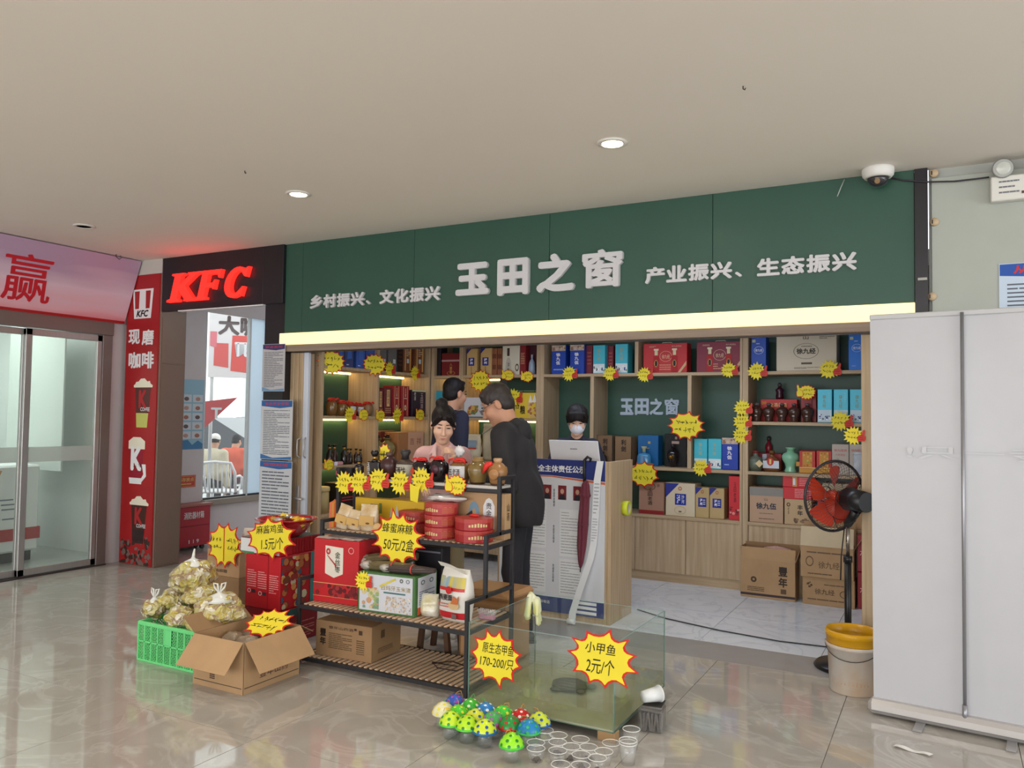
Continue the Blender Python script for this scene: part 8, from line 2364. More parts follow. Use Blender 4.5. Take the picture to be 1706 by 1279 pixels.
# ================================================================== organic shapes: signed distance fields -> smooth meshes
class SDF:
	def __init__(self, k=0.02):
		self.p, self.k = [], k

	def cap(self, a, b, ra, rb=None, k=None, neg=False):
		self.p.append(('cap', np.array(a, float), np.array(b, float), ra, ra if rb is None else rb, self.k if k is None else k, neg))
		return self

	def ell(self, c, r, rot=None, k=None, neg=False):
		r = np.array(r if not isinstance(r, (int, float)) else (r, r, r), float)
		self.p.append(('ell', np.array(c, float), r, np.eye(3) if rot is None else np.array(rot, float), None, self.k if k is None else k, neg))
		return self

	def mesh(self, name, h, fold=None):
		lo, hi = np.full(3, 1e9), np.full(3, -1e9)
		bbs = []
		for q in self.p:
			if q[0] == 'cap':
				m = max(q[3], q[4])
				l_, u_ = np.minimum(q[1], q[2]) - m, np.maximum(q[1], q[2]) + m
			else:
				m = q[2].max()
				l_, u_ = q[1] - m, q[1] + m
			bbs.append((l_, u_))
			if not q[6]:
				lo, hi = np.minimum(lo, l_), np.maximum(hi, u_)
		lo, hi = lo - 5 * h, hi + 5 * h
		n = np.ceil((hi - lo) / h).astype(int) + 1
		A = np.full(n, 0.08, np.float32)
		for q, (l_, u_) in zip(self.p, bbs):
			k = q[5]
			pad = 0.03 + k
			i0 = np.clip(np.floor((l_ - pad - lo) / h).astype(int), 0, n - 1)
			i1 = np.clip(np.ceil((u_ + pad - lo) / h).astype(int) + 1, 1, n)
			if np.any(i1 <= i0):
				continue
			g = [lo[d] + np.arange(i0[d], i1[d]) * h for d in range(3)]
			X, Y, Z = np.meshgrid(*g, indexing='ij')
			if q[0] == 'cap':
				ba = q[2] - q[1]
				L2 = max(ba @ ba, 1e-12)
				px, py, pz = X - q[1][0], Y - q[1][1], Z - q[1][2]
				t = np.clip((px * ba[0] + py * ba[1] + pz * ba[2]) / L2, 0, 1)
				D = np.sqrt((px - ba[0] * t) ** 2 + (py - ba[1] * t) ** 2 + (pz - ba[2] * t) ** 2) - (q[3] + (q[4] - q[3]) * t)
			else:
				px, py, pz = X - q[1][0], Y - q[1][1], Z - q[1][2]
				M = q[3]
				lx = (px * M[0][0] + py * M[1][0] + pz * M[2][0])
				ly = (px * M[0][1] + py * M[1][1] + pz * M[2][1])
				lz = (px * M[0][2] + py * M[1][2] + pz * M[2][2])
				r = q[2]
				k0 = np.sqrt((lx / r[0]) ** 2 + (ly / r[1]) ** 2 + (lz / r[2]) ** 2)
				k1 = np.sqrt((lx / r[0] ** 2) ** 2 + (ly / r[1] ** 2) ** 2 + (lz / r[2] ** 2) ** 2) + 1e-9
				D = k0 * (k0 - 1) / k1
			S = A[i0[0]:i1[0], i0[1]:i1[1], i0[2]:i1[2]]
			if q[6]:
				B = -D
				hh = np.clip(0.5 - 0.5 * (B - S) / k, 0, 1)
				R = B * (1 - hh) + S * hh + k * hh * (1 - hh)
			else:
				hh = np.clip(0.5 + 0.5 * (D - S) / k, 0, 1)
				R = D * (1 - hh) + S * hh - k * hh * (1 - hh)
			A[i0[0]:i1[0], i0[1]:i1[1], i0[2]:i1[2]] = R
		if fold:
			g = [lo[d] + np.arange(n[d]) * h for d in range(3)]
			X, Y, Z = np.meshgrid(*g, indexing='ij')
			amp, fr = fold
			A += amp * (np.sin(fr * (X * 1.3 + Y * 0.9) + 2.2 * np.sin(Z * 9)) * 0.6 + np.sin(fr * 0.6 * (Y - X * 0.7 + Z * 0.8) + 1.7 * np.sin(X * 13 + Z * 5)) * 0.5)
		gr = vdb.FloatGrid(background=0.08)
		gr.copyFromArray(np.clip(A, -0.08, 0.08))
		gr.transform = vdb.createLinearTransform(voxelSize=h)
		pts, tri, quad = gr.convertToPolygons(isovalue=0.0, adaptivity=0.0)
		pts = np.asarray(pts) + lo
		me = bpy.data.meshes.new(name)
		fs = [list(map(int, f)) for f in quad] + [list(map(int, f)) for f in tri]
		me.from_pydata([tuple(map(float, p)) for p in pts], [], fs)
		bm = bmesh.new()
		bm.from_mesh(me)
		bmesh.ops.recalc_face_normals(bm, faces=bm.faces)
		bm.to_mesh(me)
		bm.free()
		me.polygons.foreach_set('use_smooth', [True] * len(me.polygons))
		me.update()
		return me


def sdf_obj(name, sdf, h, m, parent, fold=None):
	me = sdf.mesh(name, h, fold)
	me.materials.append(m)
	o = bpy.data.objects.new(name, me)
	ORG[o.name] = Vector()
	return finish(o, parent)


def rot3(pitch=0, yaw=0, roll=0):
	"""Head turn in the figure's own frame: pitch>0 nods down (face looks along -y), yaw>0 turns to +x."""
	return np.array((Matrix.Rotation(yaw, 3, 'Z') @ Matrix.Rotation(pitch, 3, 'X') @ Matrix.Rotation(roll, 3, 'Y')))


def add_hand(s, wrist, d, n_, side, curl=0.5, sc=1.0):
	"""Palm with four bent fingers of unequal length and a thumb from the side of the palm."""
	d = np.array(d, float); d /= np.linalg.norm(d)
	n_ = np.array(n_, float); n_ -= d * (n_ @ d); n_ /= np.linalg.norm(n_)
	t = np.cross(d, n_) * side
	w = np.array(wrist, float)
	M = np.stack([t, n_, d], 1)
	s.ell(w + d * 0.05 * sc, (0.038 * sc, 0.016 * sc, 0.052 * sc), M, k=0.012)
	for i, (off, L) in enumerate(((0.027, 0.070), (0.009, 0.078), (-0.009, 0.072), (-0.026, 0.056))):
		b = w + (d * 0.09 + t * off) * sc
		a1, a2 = curl * 0.8, curl * 1.9
		d1 = d * math.cos(a1) + n_ * math.sin(a1)
		d2 = d * math.cos(a2) + n_ * math.sin(a2)
		m = b + d1 * L * 0.5 * sc
		s.cap(b - d * 0.012 * sc, m, 0.0092 * sc, 0.0082 * sc, k=0.004)
		s.cap(m, m + d2 * L * 0.5 * sc, 0.0082 * sc, 0.007 * sc, k=0.003)
	b = w + (d * 0.03 + t * 0.03) * sc
	e1 = d * 0.6 + t * 0.75 + n_ * 0.25
	e1 /= np.linalg.norm(e1)
	m = b + e1 * 0.036 * sc
	e2 = d * 0.85 + t * 0.25 + n_ * 0.4
	e2 /= np.linalg.norm(e2)
	s.cap(b, m, 0.0115 * sc, 0.0095 * sc, k=0.006)
	s.cap(m, m + e2 * 0.03 * sc, 0.0092 * sc, 0.0078 * sc, k=0.003)


def person(label, loc, rz, H, skin, hairm, top, pants, shoes, head=(0.2, 0, 0), lean=0.0, arms=None, hair='short', female=False,
		   collar=None, sleeve=0.5, coat=False, seated=False, mask=None, hscale=1.0, collar_m=None, fold=(0.004, 38), hood=False, cap_m=None, extra=None):
	s = H / 1.70
	t = thing('person', label, 'person', loc, rz)
	V = lambda *a: np.array(a, float)
	pel = V(0, 0, 0.92 if not seated else 0.50)
	Rl = np.array(Matrix.Rotation(lean, 3, 'X'))

	def U(p):                                    # upper body point: standing coordinates -> leaned
		q = V(*p) - V(0, 0, 0.92)
		return ((Rl @ q if q[2] > 0 else q) + pel) * s
	sw = 0.155 if female else 0.185
	shz = 1.35 if female else 1.375
	hc = U((0, -0.015 - 0.07 * math.sin(head[0]), 1.585 - 0.03 * (1 - math.cos(head[0]))))
	Rh = rot3(*head)
	hs = s * hscale * 0.95
	neck0, neck1 = U((0, 0.02, 1.42)), None

	def Hd(p):
		return hc + Rh @ (V(*p) * hs)
	body = SDF(0.02)
	body.ell(Hd((0, 0.014, 0.035)), V(0.074, 0.094, 0.092) * hs, Rh)
	body.ell(Hd((0, -0.028, -0.045)), V(0.058, 0.066, 0.072) * hs, Rh, k=0.03)
	body.ell(Hd((0, -0.066, -0.098)), V(0.027, 0.022, 0.02) * hs, Rh, k=0.03)
	for sx in (-1, 1):
		body.ell(Hd((sx * 0.038, -0.062, -0.028)), V(0.026, 0.028, 0.026) * hs, Rh, k=0.025)
		body.ell(Hd((sx * 0.031, -0.101, 0.012)), V(0.019, 0.014, 0.011) * hs, Rh, k=0.012, neg=True)
		body.ell(Hd((sx * 0.076, 0.012, -0.008)), V(0.010, 0.02, 0.031) * hs, Rh, k=0.006)
	body.cap(Hd((0, -0.088, 0.012)), Hd((0, -0.107, -0.028)), 0.008 * hs, 0.012 * hs, k=0.012)
	body.ell(Hd((0, -0.104, -0.034)), V(0.017, 0.011, 0.009) * hs, Rh, k=0.008)
	body.ell(Hd((0, -0.083, -0.066)), V(0.024, 0.012, 0.011) * hs, Rh, k=0.01)
	nr = 0.048 if female else 0.056
	body.cap(Hd((0, 0.022, -0.07)), U((0, 0.018, 1.40)), nr * s, nr * 1.12 * s, k=0.03)
	body.ell(U((0, 0.01, 1.25)), V(sw * 0.85, 0.09, 0.16) * s, Rl, k=0.05)
	body.ell(U((0, 0.01, 1.02)), V(0.11, 0.08, 0.14) * s, Rl, k=0.05)
	arms = arms or {}
	fin = {}
	for side, sx in (('r', -1), ('l', 1)):
		sh = U((sx * sw, 0.01, shz))
		el_, wr, hd_, nn, cu = arms.get(side, ((sx * (sw + 0.05), 0.03, 1.08), (sx * (sw + 0.06), -0.06, 0.84), (0, -0.2, -1), (-sx, 0, 0), 0.5))
		el_, wr = U(el_) if lean and not arms.get(side) else V(*el_) * s, U(wr) if lean and not arms.get(side) else V(*wr) * s
		fin[side] = (sh, el_, wr)
		body.cap(sh, el_, 0.042 * s, 0.036 * s, k=0.02)
		body.cap(el_, wr, 0.036 * s, 0.024 * s, k=0.012)
		add_hand(body, wr, hd_, nn, 1 if sx > 0 else -1, cu, s * (0.93 if female else 1.0))
	legs = {}
	for side, sx in (('r', -1), ('l', 1)):
		hip = pel * s + V(sx * 0.085, 0, -0.02) * s
		if seated:
			kn, an = V(sx * 0.11, -0.42, 0.50) * s, V(sx * 0.11, -0.40, 0.09) * s
		else:
			kn, an = V(sx * 0.10, -0.02, 0.49) * s, V(sx * 0.105, 0.02, 0.085) * s
		legs[side] = (hip, kn, an)
		body.cap(hip, kn, 0.06 * s, 0.045 * s, k=0.03)
		body.cap(kn, an, 0.043 * s, 0.03 * s, k=0.02)
	sdf_obj('body', body, 0.0055, skin, t)

	# face details
	ink = P((44, 28, 26), 0.5)
	for sx in (-1, 1):
		c = Hd((sx * 0.031, -0.0905, 0.010))
		e = SDF(0.003).ell(c, V(0.0135, 0.006, 0.0036) * hs, Rh)
		sdf_obj('eye', e, 0.0016, P((30, 22, 22), 0.25), t)
		e = SDF(0.003).cap(Hd((sx * 0.016, -0.0925, 0.031)), Hd((sx * 0.048, -0.082, 0.033)), 0.0034 * hs, 0.0022 * hs)
		sdf_obj('eyebrow', e, 0.0018, ink, t)
	if not mask:
		e = SDF(0.004).ell(Hd((0, -0.0925, -0.062)), V(0.019, 0.0045, 0.0036) * hs, Rh).ell(Hd((0, -0.091, -0.070)), V(0.016, 0.0055, 0.0046) * hs, Rh)
		sdf_obj('lips', e, 0.002, P((176, 92, 84) if female else (150, 90, 78), 0.4), t)
	else:
		e = SDF(0.02).ell(Hd((0, -0.034, -0.050)), V(0.066, 0.074, 0.058) * hs, Rh).ell(Hd((0, -0.086, -0.036)), V(0.03, 0.03, 0.034) * hs, Rh, k=0.03).ell(Hd((0, 0.07, -0.05)), V(0.1, 0.09, 0.1) * hs, Rh, k=0.01, neg=True)
		mk = sdf_obj('face_mask', e, 0.004, mask, t)
		for sx in (-1, 1):
			obj('ear_loop', MB().tube([Vector(Hd((sx * 0.064, -0.03, -0.02))), Vector(Hd((sx * 0.08, 0.015, 0.012))), Vector(Hd((sx * 0.082, 0.03, -0.02))), Vector(Hd((sx * 0.064, -0.02, -0.07)))], 0.0018, 5), mask, mk)

	# hair
	hr = SDF(0.012)
	if hair == 'cap':
		hr.ell(Hd((0, 0.02, 0.04)), V(0.082, 0.1, 0.092) * hs, Rh).ell(Hd((0, -0.075, -0.06)), V(0.085, 0.075, 0.105) * hs, Rh, neg=True)
		sdf_obj('hair', hr, 0.006, hairm, t)
		e = SDF(0.01).ell(Hd((0, 0.014, 0.055)), V(0.09, 0.108, 0.085) * hs, Rh).ell(Hd((0, 0.0, -0.06)), V(0.15, 0.16, 0.1) * hs, Rh, neg=True).ell(Hd((0, -0.12, 0.045)), V(0.06, 0.06, 0.012) * hs, Rh)
		sdf_obj('cap', e, 0.006, cap_m, t)
	elif hair == 'bun':
		hr.ell(Hd((0, 0.018, 0.042)), V(0.083, 0.102, 0.094) * hs, Rh)
		hr.ell(Hd((0, 0.05, -0.02)), V(0.072, 0.062, 0.085) * hs, Rh)
		hr.ell(Hd((0, -0.10, -0.045)), V(0.060, 0.085, 0.105) * hs, Rh, k=0.016, neg=True)
		hr.ell(Hd((0, -0.05, -0.14)), V(0.12, 0.1, 0.075) * hs, Rh, k=0.02, neg=True)
		for sx in (-1, 1):
			hr.cap(Hd((sx * 0.030, -0.078, 0.086)), Hd((sx * 0.077, -0.03, 0.0)), 0.016 * hs, 0.008 * hs, k=0.014)
		hr.ell(Hd((-0.02, 0.05, 0.135)), V(0.042, 0.04, 0.036) * hs, Rh, k=0.008)
		sdf_obj('hair', hr, 0.005, hairm, t, (0.0012, 150))
	elif hair == 'fringe':
		hr.ell(Hd((0, 0.012, 0.046)), V(0.094, 0.112, 0.096) * hs, Rh)
		hr.ell(Hd((0, 0.05, -0.02)), V(0.08, 0.066, 0.085) * hs, Rh)
		hr.ell(Hd((0, -0.105, -0.055)), V(0.068, 0.085, 0.088) * hs, Rh, k=0.012, neg=True)
		hr.ell(Hd((0, -0.03, -0.16)), V(0.14, 0.12, 0.1) * hs, Rh, k=0.02, neg=True)
		for i in range(-3, 4):
			hr.cap(Hd((i * 0.02, -0.075, 0.09)), Hd((i * 0.022 + 0.006 * (i % 2), -0.097 + 0.004 * abs(i), 0.047 + 0.008 * (i % 2))), 0.015 * hs, 0.006 * hs, k=0.008)
		for sx in (-1, 1):
			hr.cap(Hd((sx * 0.082, -0.03, 0.05)), Hd((sx * 0.083, -0.02, -0.012)), 0.016 * hs, 0.008 * hs, k=0.01)
		sdf_obj('hair', hr, 0.005, hairm, t, (0.0015, 150))
	else:
		hr.ell(Hd((0, 0.020, 0.046)), V(0.079, 0.099, 0.090) * hs, Rh)
		hr.ell(Hd((0, 0.048, -0.012)), V(0.071, 0.062, 0.066) * hs, Rh)
		hr.ell(Hd((0, -0.098, -0.028)), V(0.074, 0.082, 0.098) * hs, Rh, k=0.012, neg=True)
		hr.ell(Hd((0, -0.02, -0.125)), V(0.11, 0.09, 0.075) * hs, Rh, k=0.015, neg=True)
		for sx in (-1, 1):
			hr.ell(Hd((sx * 0.085, -0.005, -0.012)), V(0.022, 0.03, 0.042) * hs, Rh, k=0.008, neg=True)
		hr.cap(Hd((-0.035, -0.052, 0.098)), Hd((0.035, -0.052, 0.098)), 0.014 * hs, 0.014 * hs, k=0.02)
		sdf_obj('hair', hr, 0.005, hairm, t, (0.0012, 160))

	# top garment
	g = SDF(0.035)
	ex = 0.022 if coat else 0.0
	g.ell(U((0, 0.012, 1.26)), V(sw + 0.012 + ex, 0.115 + ex, 0.18 + ex) * s, Rl)
	g.ell(U((0, 0.01, 1.07)), V(sw - 0.01 + ex * 1.8, 0.11 + ex, 0.19 + ex) * s, Rl)
	g.cap(U((-sw * 0.9, 0.01, shz)), U((sw * 0.9, 0.01, shz)), ((0.054 if female else 0.06) + ex * 0.5) * s, None)
	g.cap(U((0, 0.02, 1.40)), U((0, 0.02, 1.425)), 0.068 * s, 0.06 * s, k=0.03)
	hem = 0.93 if not coat else 0.80
	if not seated:
		g.ell(U((0, 0.005, 0.985)), V(0.16 + ex * 2, 0.115 + ex * 1.2, 0.10 + ex * 3) * s, Rl)
		if coat:
			g.ell(U((0, 0.01, 0.90)), V(0.215, 0.15, 0.24) * s, k=0.06)
			g.ell(U((0, 0.01, 0.50)), V(1.4, 1.4, 0.29) * s, k=0.012, neg=True)
	for side in 'rl':
		sh, el_, wr = fin[side]
		e2 = sh + (el_ - sh) * min(1.0, sleeve * 2)
		g.cap(sh, e2, ((0.056 if female else 0.064) + ex * 0.6) * s, ((0.05 if female else 0.054) + ex * 0.7) * s)
		if sleeve > 0.5:
			g.cap(el_, el_ + (wr - el_) * (sleeve - 0.5) * 2, (0.053 + ex * 0.7) * s, (0.04 + ex * 0.7) * s)
	g.ell(U((0, -0.02, 1.462)), V(0.054, 0.07, 0.05) * s, Rl, k=0.01, neg=True)
	if collar and female and not mask:
		g.cap(U((0, -0.07, 1.43)), U((0, -0.135, 1.33)), 0.044 * s, 0.012 * s, k=0.008, neg=True)
	gm = sdf_obj('jacket' if coat else 'shirt', g, 0.009, top, t, fold)
	if collar:
		c = SDF(0.01)
		for i in range(13):
			a0, a1 = [math.radians(-140 + 280 * j / 13) for j in (i, i + 1)]
			f = lambda a: U((0.072 * math.sin(a), 0.02 + 0.07 * math.cos(a), 1.435 - 0.03 * (1 - math.cos(a)) / 2 * 1.6))
			c.cap(f(a0), f(a1), 0.0085 * s, k=0.006)
		for sx in (-1, 1):
			for q_ in ((0.092, -0.09, 1.365), (0.072, -0.118, 1.345), (0.048, -0.125, 1.35)):
				c.cap(U((sx * 0.056, -0.062, 1.42)), U((sx * q_[0], q_[1], q_[2])), 0.010 * s, 0.007 * s, k=0.014)
		sdf_obj('collar', c, 0.0045, collar, gm)
	if hood:
		c = SDF(0.02)
		c.ell(U((0, 0.10, 1.375)), V(0.11, 0.055, 0.085) * s, Rl)
		c.cap(U((-0.06, 0.075, 1.445)), U((0.06, 0.075, 1.445)), 0.026 * s)
		for sx in (-1, 1):
			c.cap(U((sx * 0.06, 0.075, 1.445)), U((sx * 0.08, 0.0, 1.43)), 0.026 * s, 0.022 * s)
			c.cap(U((sx * 0.08, 0.0, 1.43)), U((sx * 0.045, -0.07, 1.385)), 0.022 * s, 0.018 * s)
		sdf_obj('hood', c, 0.007, top, gm, fold)
	# trousers
	g = SDF(0.03)
	g.ell(pel * s + V(0, 0.01, 0.02) * s, V(0.15, 0.115, 0.13) * s)
	for side in 'rl':
		hip, kn, an = legs[side]
		g.cap(hip, kn, 0.083 * s, 0.066 * s, k=0.02)
		g.cap(kn, an + (kn - an) * 0.02, 0.065 * s, 0.056 * s, k=0.02)
	sdf_obj('trousers', g, 0.010, pants, t, (0.003, 30))
	for side in 'rl':
		hip, kn, an = legs[side]
		f = SDF(0.02).ell(an + V(0, -0.05, -0.045) * s, V(0.043, 0.125, 0.042) * s).cap(an + V(0, 0.0, -0.02) * s, an + V(0, 0, 0.01) * s, 0.038 * s)
		so = sdf_obj('shoe', f, 0.008, shoes, t)
		zmin = min(v.co.z for v in so.data.vertices)
		for v in so.data.vertices:
			if v.co.z < 0.004:
				v.co.z = 0.004
		obj('sole', MB().prism([(x * 0.046 * s, y * 0.13 * s) for x, y in disc(1, 1, 18)], Vector(an + V(0, -0.05, 0) * s) * 1.0 + Vector((0, 0, -float(an[2]) + 0.014)), XV, YV, 0.014), P((220, 216, 208) if female else (30, 28, 28), 0.6), so)
	if extra:
		extra(t, U, Hd, s)
	return t


SKINF = mat('skin_light', (222, 178, 152), 0.5, var=0.03, vs_=12)
SKINM = mat('skin_tan', (188, 138, 110), 0.5, var=0.04, vs_=12)
HAIRB = mat('black_hair', (24, 19, 19), 0.55, var=0.3, vs_=40, spec=0.3)
PINKS = mat('pink_polo_cloth', (218, 176, 174), 0.8, var=0.03)
BLKJ = mat('black_jacket_cloth', (34, 32, 35), 0.75, var=0.08)
NAVY = mat('navy_shirt_cloth', (34, 36, 58), 0.8, var=0.06)
KHAKI = mat('khaki_trousers', (158, 142, 108), 0.85, var=0.06)
DKTR = mat('dark_trousers', (34, 33, 40), 0.85, var=0.06)


def woman_extra(t, U, Hd, s):
	obj('button', MB().lathe([(0, 0.0), (0.006, 0.001), (0.006, 0.003), (0, 0.004)], 10, Vector(U((0, -0.115, 1.31))), (0, -1, 0)), P((230, 220, 214)), t)
	obj('hair_tie', MB().tube([Vector(Hd((-0.02 + 0.034 * math.cos(a), 0.045 + 0.032 * math.sin(a), 0.112))) for a in [i * math.pi / 8 for i in range(16)]], 0.005, 6, True), P((40, 36, 40)), t)


wl_ = at(738, 800, Y=4.78)
woman = person('young woman in a pink polo shirt looking down behind the rack', (wl_.x, 4.78, 0), R_(30), 1.60, SKINF, HAIRB, PINKS, KHAKI, P((196, 190, 182), 0.6),
			   head=(0.36, 0.10, 0.05), lean=0.08, hair='bun', female=True, collar=mat('pink_collar', (226, 190, 188), 0.8), sleeve=0.40, hscale=1.16, extra=woman_extra,
			   arms={'l': ((0.25, -0.06, 1.12), (0.12, -0.24, 1.36), (-0.55, -0.35, 0.35), (-0.2, 0.5, -0.6), 1.0), 'r': ((-0.25, 0.02, 1.12), (-0.14, -0.2, 1.14), (0.3, -0.8, -0.2), (0, 0.2, -1), 0.4)})
tis = at(765, 752, Y=4.52)
tag(obj('tissue', MB().lump(tis, 0.035, 0.02, 0.035, 0.5, 4, 6, 16, 10), P((226, 222, 222), 0.7)), 'crumpled white tissue in the raised hand of the young woman', 'tissue')


def man_extra(t, U, Hd, s):
	for sx in (-1, 1):
		obj('spectacle_arm', MB().tube([Vector(Hd((sx * 0.077, 0.02, 0.018))), Vector(Hd((sx * 0.074, -0.06, 0.018))), Vector(Hd((sx * 0.06, -0.098, 0.014)))], 0.0022, 5), P((60, 56, 60)), t)
		obj('spectacle_lens', MB().tube([Vector(Hd((sx * 0.034 + 0.024 * math.cos(a), -0.108, 0.008 + 0.017 * math.sin(a)))) for a in [i * math.pi / 8 for i in range(16)]], 0.002, 5, True), P((80, 80, 86), 0.3), t)


ml = at(862, 800, Y=4.86)
man = person('man in a black hooded jacket bending his head beside the counter', (ml.x + 0.02, 4.86, 0), R_(-76), 1.77, SKINM, mat('dark_hair_thinning', (46, 38, 36), 0.5, var=0.3, vs_=40), BLKJ, DKTR, P((30, 28, 30), 0.5),
			 head=(0.56, 0.15, 0.0), lean=0.17, coat=True, sleeve=0.96, hscale=1.12, hood=True, fold=(0.009, 27), extra=man_extra,
			 arms={'l': ((0.29, -0.02, 1.06), (0.16, -0.25, 1.05), (-0.3, -0.8, 0.1), (-0.6, 0.1, -0.6), 0.7), 'r': ((-0.29, -0.02, 1.06), (-0.16, -0.25, 1.03), (0.3, -0.8, 0.1), (0.6, 0.1, -0.6), 0.7)})
nl = at(753, 700, Y=6.35)
navy = person('man in a navy shirt turned away towards the back shelf', (nl.x, 6.35, 0), R_(150), 1.88, SKINM, HAIRB, NAVY, DKTR, P((30, 28, 30), 0.5), head=(0.12, 0.2, 0), lean=0.0, sleeve=0.5, collar=NAVY, hscale=1.08)
cl_ = at(958, 720, Y=6.36)
cash = person('cashier with black fringe and white face mask behind the laptop', (cl_.x, 6.40, 0), R_(24), 1.65, SKINF, HAIRB, mat('dark_slate_top', (44, 46, 62), 0.8), DKTR, P((30, 28, 30), 0.5), head=(0.40, 0.0, 0), lean=0.14, hair='fringe', female=True, sleeve=0.95, mask=mat('mask_white', (224, 226, 238), 0.7), collar=mat('dark_slate_top'), hscale=1.08,
			  arms={'l': ((0.24, -0.06, 1.12), (0.10, -0.28, 1.14), (-0.1, -1, 0), (0, 0, -1), 0.3), 'r': ((-0.24, -0.06, 1.12), (-0.10, -0.28, 1.14), (0.1, -1, 0), (0, 0, -1), 0.3)})
# cigarette
c0, c1 = at(822, 711, Y=4.80), at(801, 724, Y=4.72)
cg = thing('cigarette', 'cigarette held in the mouth of the man in the black jacket', 'cigarette', c0, local=False)
obj('paper_tube', MB().cyl(c0, c0.lerp(c1, 0.9), 0.004, n=10), P((120, 110, 104), 0.7), cg)
obj('ash_tip', MB().cyl(c0.lerp(c1, 0.9), c1, 0.004, 0.003, n=10), P((60, 54, 52), 0.8), cg)

# rubber gloves over the tank's left edge
gp = at(886, 993, X=TX0)
gl_ = thing('rubber_glove', 'pale yellow rubber glove hanging over the tank edge', 'glove', (TX0, gp.y, TZ1), R_(20))
e = SDF(0.012)
e.cap((-0.004, 0, 0.004), (0.03, 0, -0.03), 0.016, 0.018).cap((0.03, -0.02, -0.03), (0.036, -0.028, -0.09), 0.022, 0.022).cap((0.03, 0.02, -0.03), (0.036, 0.026, -0.09), 0.022, 0.022)
for i in range(4):
	y = -0.036 + 0.024 * i
	e.cap((0.036, y, -0.09), (0.04 + 0.004 * i, y * 1.15, -0.155 - 0.012 * (i in (1, 2))), 0.0105, 0.009, k=0.004)
e.cap((0.034, -0.04, -0.05), (0.04, -0.066, -0.1), 0.011, 0.009, k=0.008)
e.cap((-0.01, 0.03, 0.002), (-0.022, 0.036, -0.11), 0.016, 0.02).cap((-0.01, -0.03, 0.002), (-0.022, -0.036, -0.11), 0.016, 0.02)
sdf_obj('glove_body', e, 0.004, mat('rubber_pale_yellow', (226, 226, 150), 0.45, col2=(236, 236, 214), vs_=12), gl_)
obj('glove_cuff', MB().lathe([(0.05, 0), (0.053, 0.004), (0.05, 0.008)], 20, (-0.022, 0, -0.135), (0, 0, 1), sx=0.35), mat('rubber_cuff', (222, 222, 160), 0.45), gl_)

# ================================================================== street seen through the passage window
SX_ = -7.64
pav = struct('ground_street', MB().box((-40, 5.62, -0.2), (-7.69, 60, -0.02)), mat('street_paving', (190, 190, 188), 0.8, var=0.05), 'pale street paving outside the passage window', 'ground')
struct('wall_street', MB().box((-30, 28, -0.02), (-14, 29, 8)), P((226, 228, 228), 0.8), 'pale building wall across the street', 'wall')


def fig(px, py, Y):
	p = at(px, py, Y=Y)
	return p


def pane_dir(px, py, dist):
	"""Point beyond the window at a chosen distance along the view."""
	d = (AX * (px - CX) + AD * (py - CY) + AF * FPX).normalized()
	return EYE + d * dist


# hanging drink poster
c00, c10, c11, c01 = [pane_dir(x, y, 12.5) for x, y in ((346, 628), (420, 640), (420, 515), (350, 505))]
dp = thing('street_poster', 'hanging white poster with red drinks outside the window', 'poster', c00, local=False)
rt = (c10 - c00)
rt.z = 0
wd = rt.length
rt.normalize()
hh_ = 1.2
obj('poster_sheet', MB().prism([(0, 0), (wd * 1.6, 0), (wd * 1.6, hh_), (0, hh_)], c00, rt, ZV, 0.03), P((232, 226, 226), 0.6), dp)
obj('poster_lettering', add_text(MB(), '大咖', c00, rt, ZV, wd * 0.2, hh_ * 0.52, wd * 1.15, hh_ * 0.76, 0.04, lift=0.004), P((86, 70, 70)), dp)
for k, (x0, y0, x1, y1, c) in enumerate(((0.12, 0.12, 0.45, 0.42, (222, 90, 84)), (0.5, 0.06, 1.0, 0.52, (226, 80, 70)), (0.03, 0.36, 0.18, 0.56, (226, 120, 130)), (0.95, 0.1, 1.5, 0.5, (226, 150, 90)))):
	flat([(x0 * wd, y0 * hh_ + 0.03), (x1 * wd, y0 * hh_), (x1 * wd * 0.98, y1 * hh_), (x0 * wd * 1.05, y1 * hh_)], P(c), 'printed_drink', dp, c00, rt, ZV, lift=0.004 + 0.001 * k)
for xx in (0.02, wd * 1.55):
	obj('post', MB().cyl(c00 + rt * xx + Vector((0, 0.05, hh_)), Vector((c00.x, c00.y + 0.05, -0.02)) + rt * xx, 0.025, n=10), P((200, 200, 200), 0.4), dp)
obj('printed_mark', add_text(MB(), 'π', c00, rt, ZV, 0.58 * wd, 0.26 * hh_, 0.9 * wd, 0.44 * hh_, 0.02, lift=0.012), WHITEP, dp)
# red triangular awning corner
t0, t1, t2 = pane_dir(345, 668, 11.0), pane_dir(396, 662, 11.0), pane_dir(346, 708, 11.0)
aw = thing('red_pennant', 'red triangular printed pennant below the street poster', 'pennant', t2, local=False)
nn = (t1 - t0).cross(t2 - t0).normalized() * 0.01
t0b = t0 + (t0 - t1) * 0.8
t2b = t2 + (t2 - t1) * 0.35
obj('cloth', MB().add([t0b + nn, t1 + nn, t2b + nn, t0b - nn, t1 - nn, t2b - nn], [(0, 1, 2), (5, 4, 3), (0, 3, 4, 1), (1, 4, 5, 2), (2, 5, 3, 0)]), P((222, 70, 70), 0.6), aw)
r_ = (t1 - t0).normalized()
obj('pole', MB().cyl(t0b + Vector((0, 0, 0.1)), Vector((t0b.x, t0b.y, -0.02)), 0.03, n=10), P((200, 200, 200), 0.4), aw)
obj('cloth_mark', add_text(MB(), 'T', t0 + Vector((0, 0, -0.22)), Vector((r_.x, r_.y, 0)).normalized(), ZV, 0.05, 0, 0.18, 0.14, 0.03, lift=0.03), WHITEP, aw)

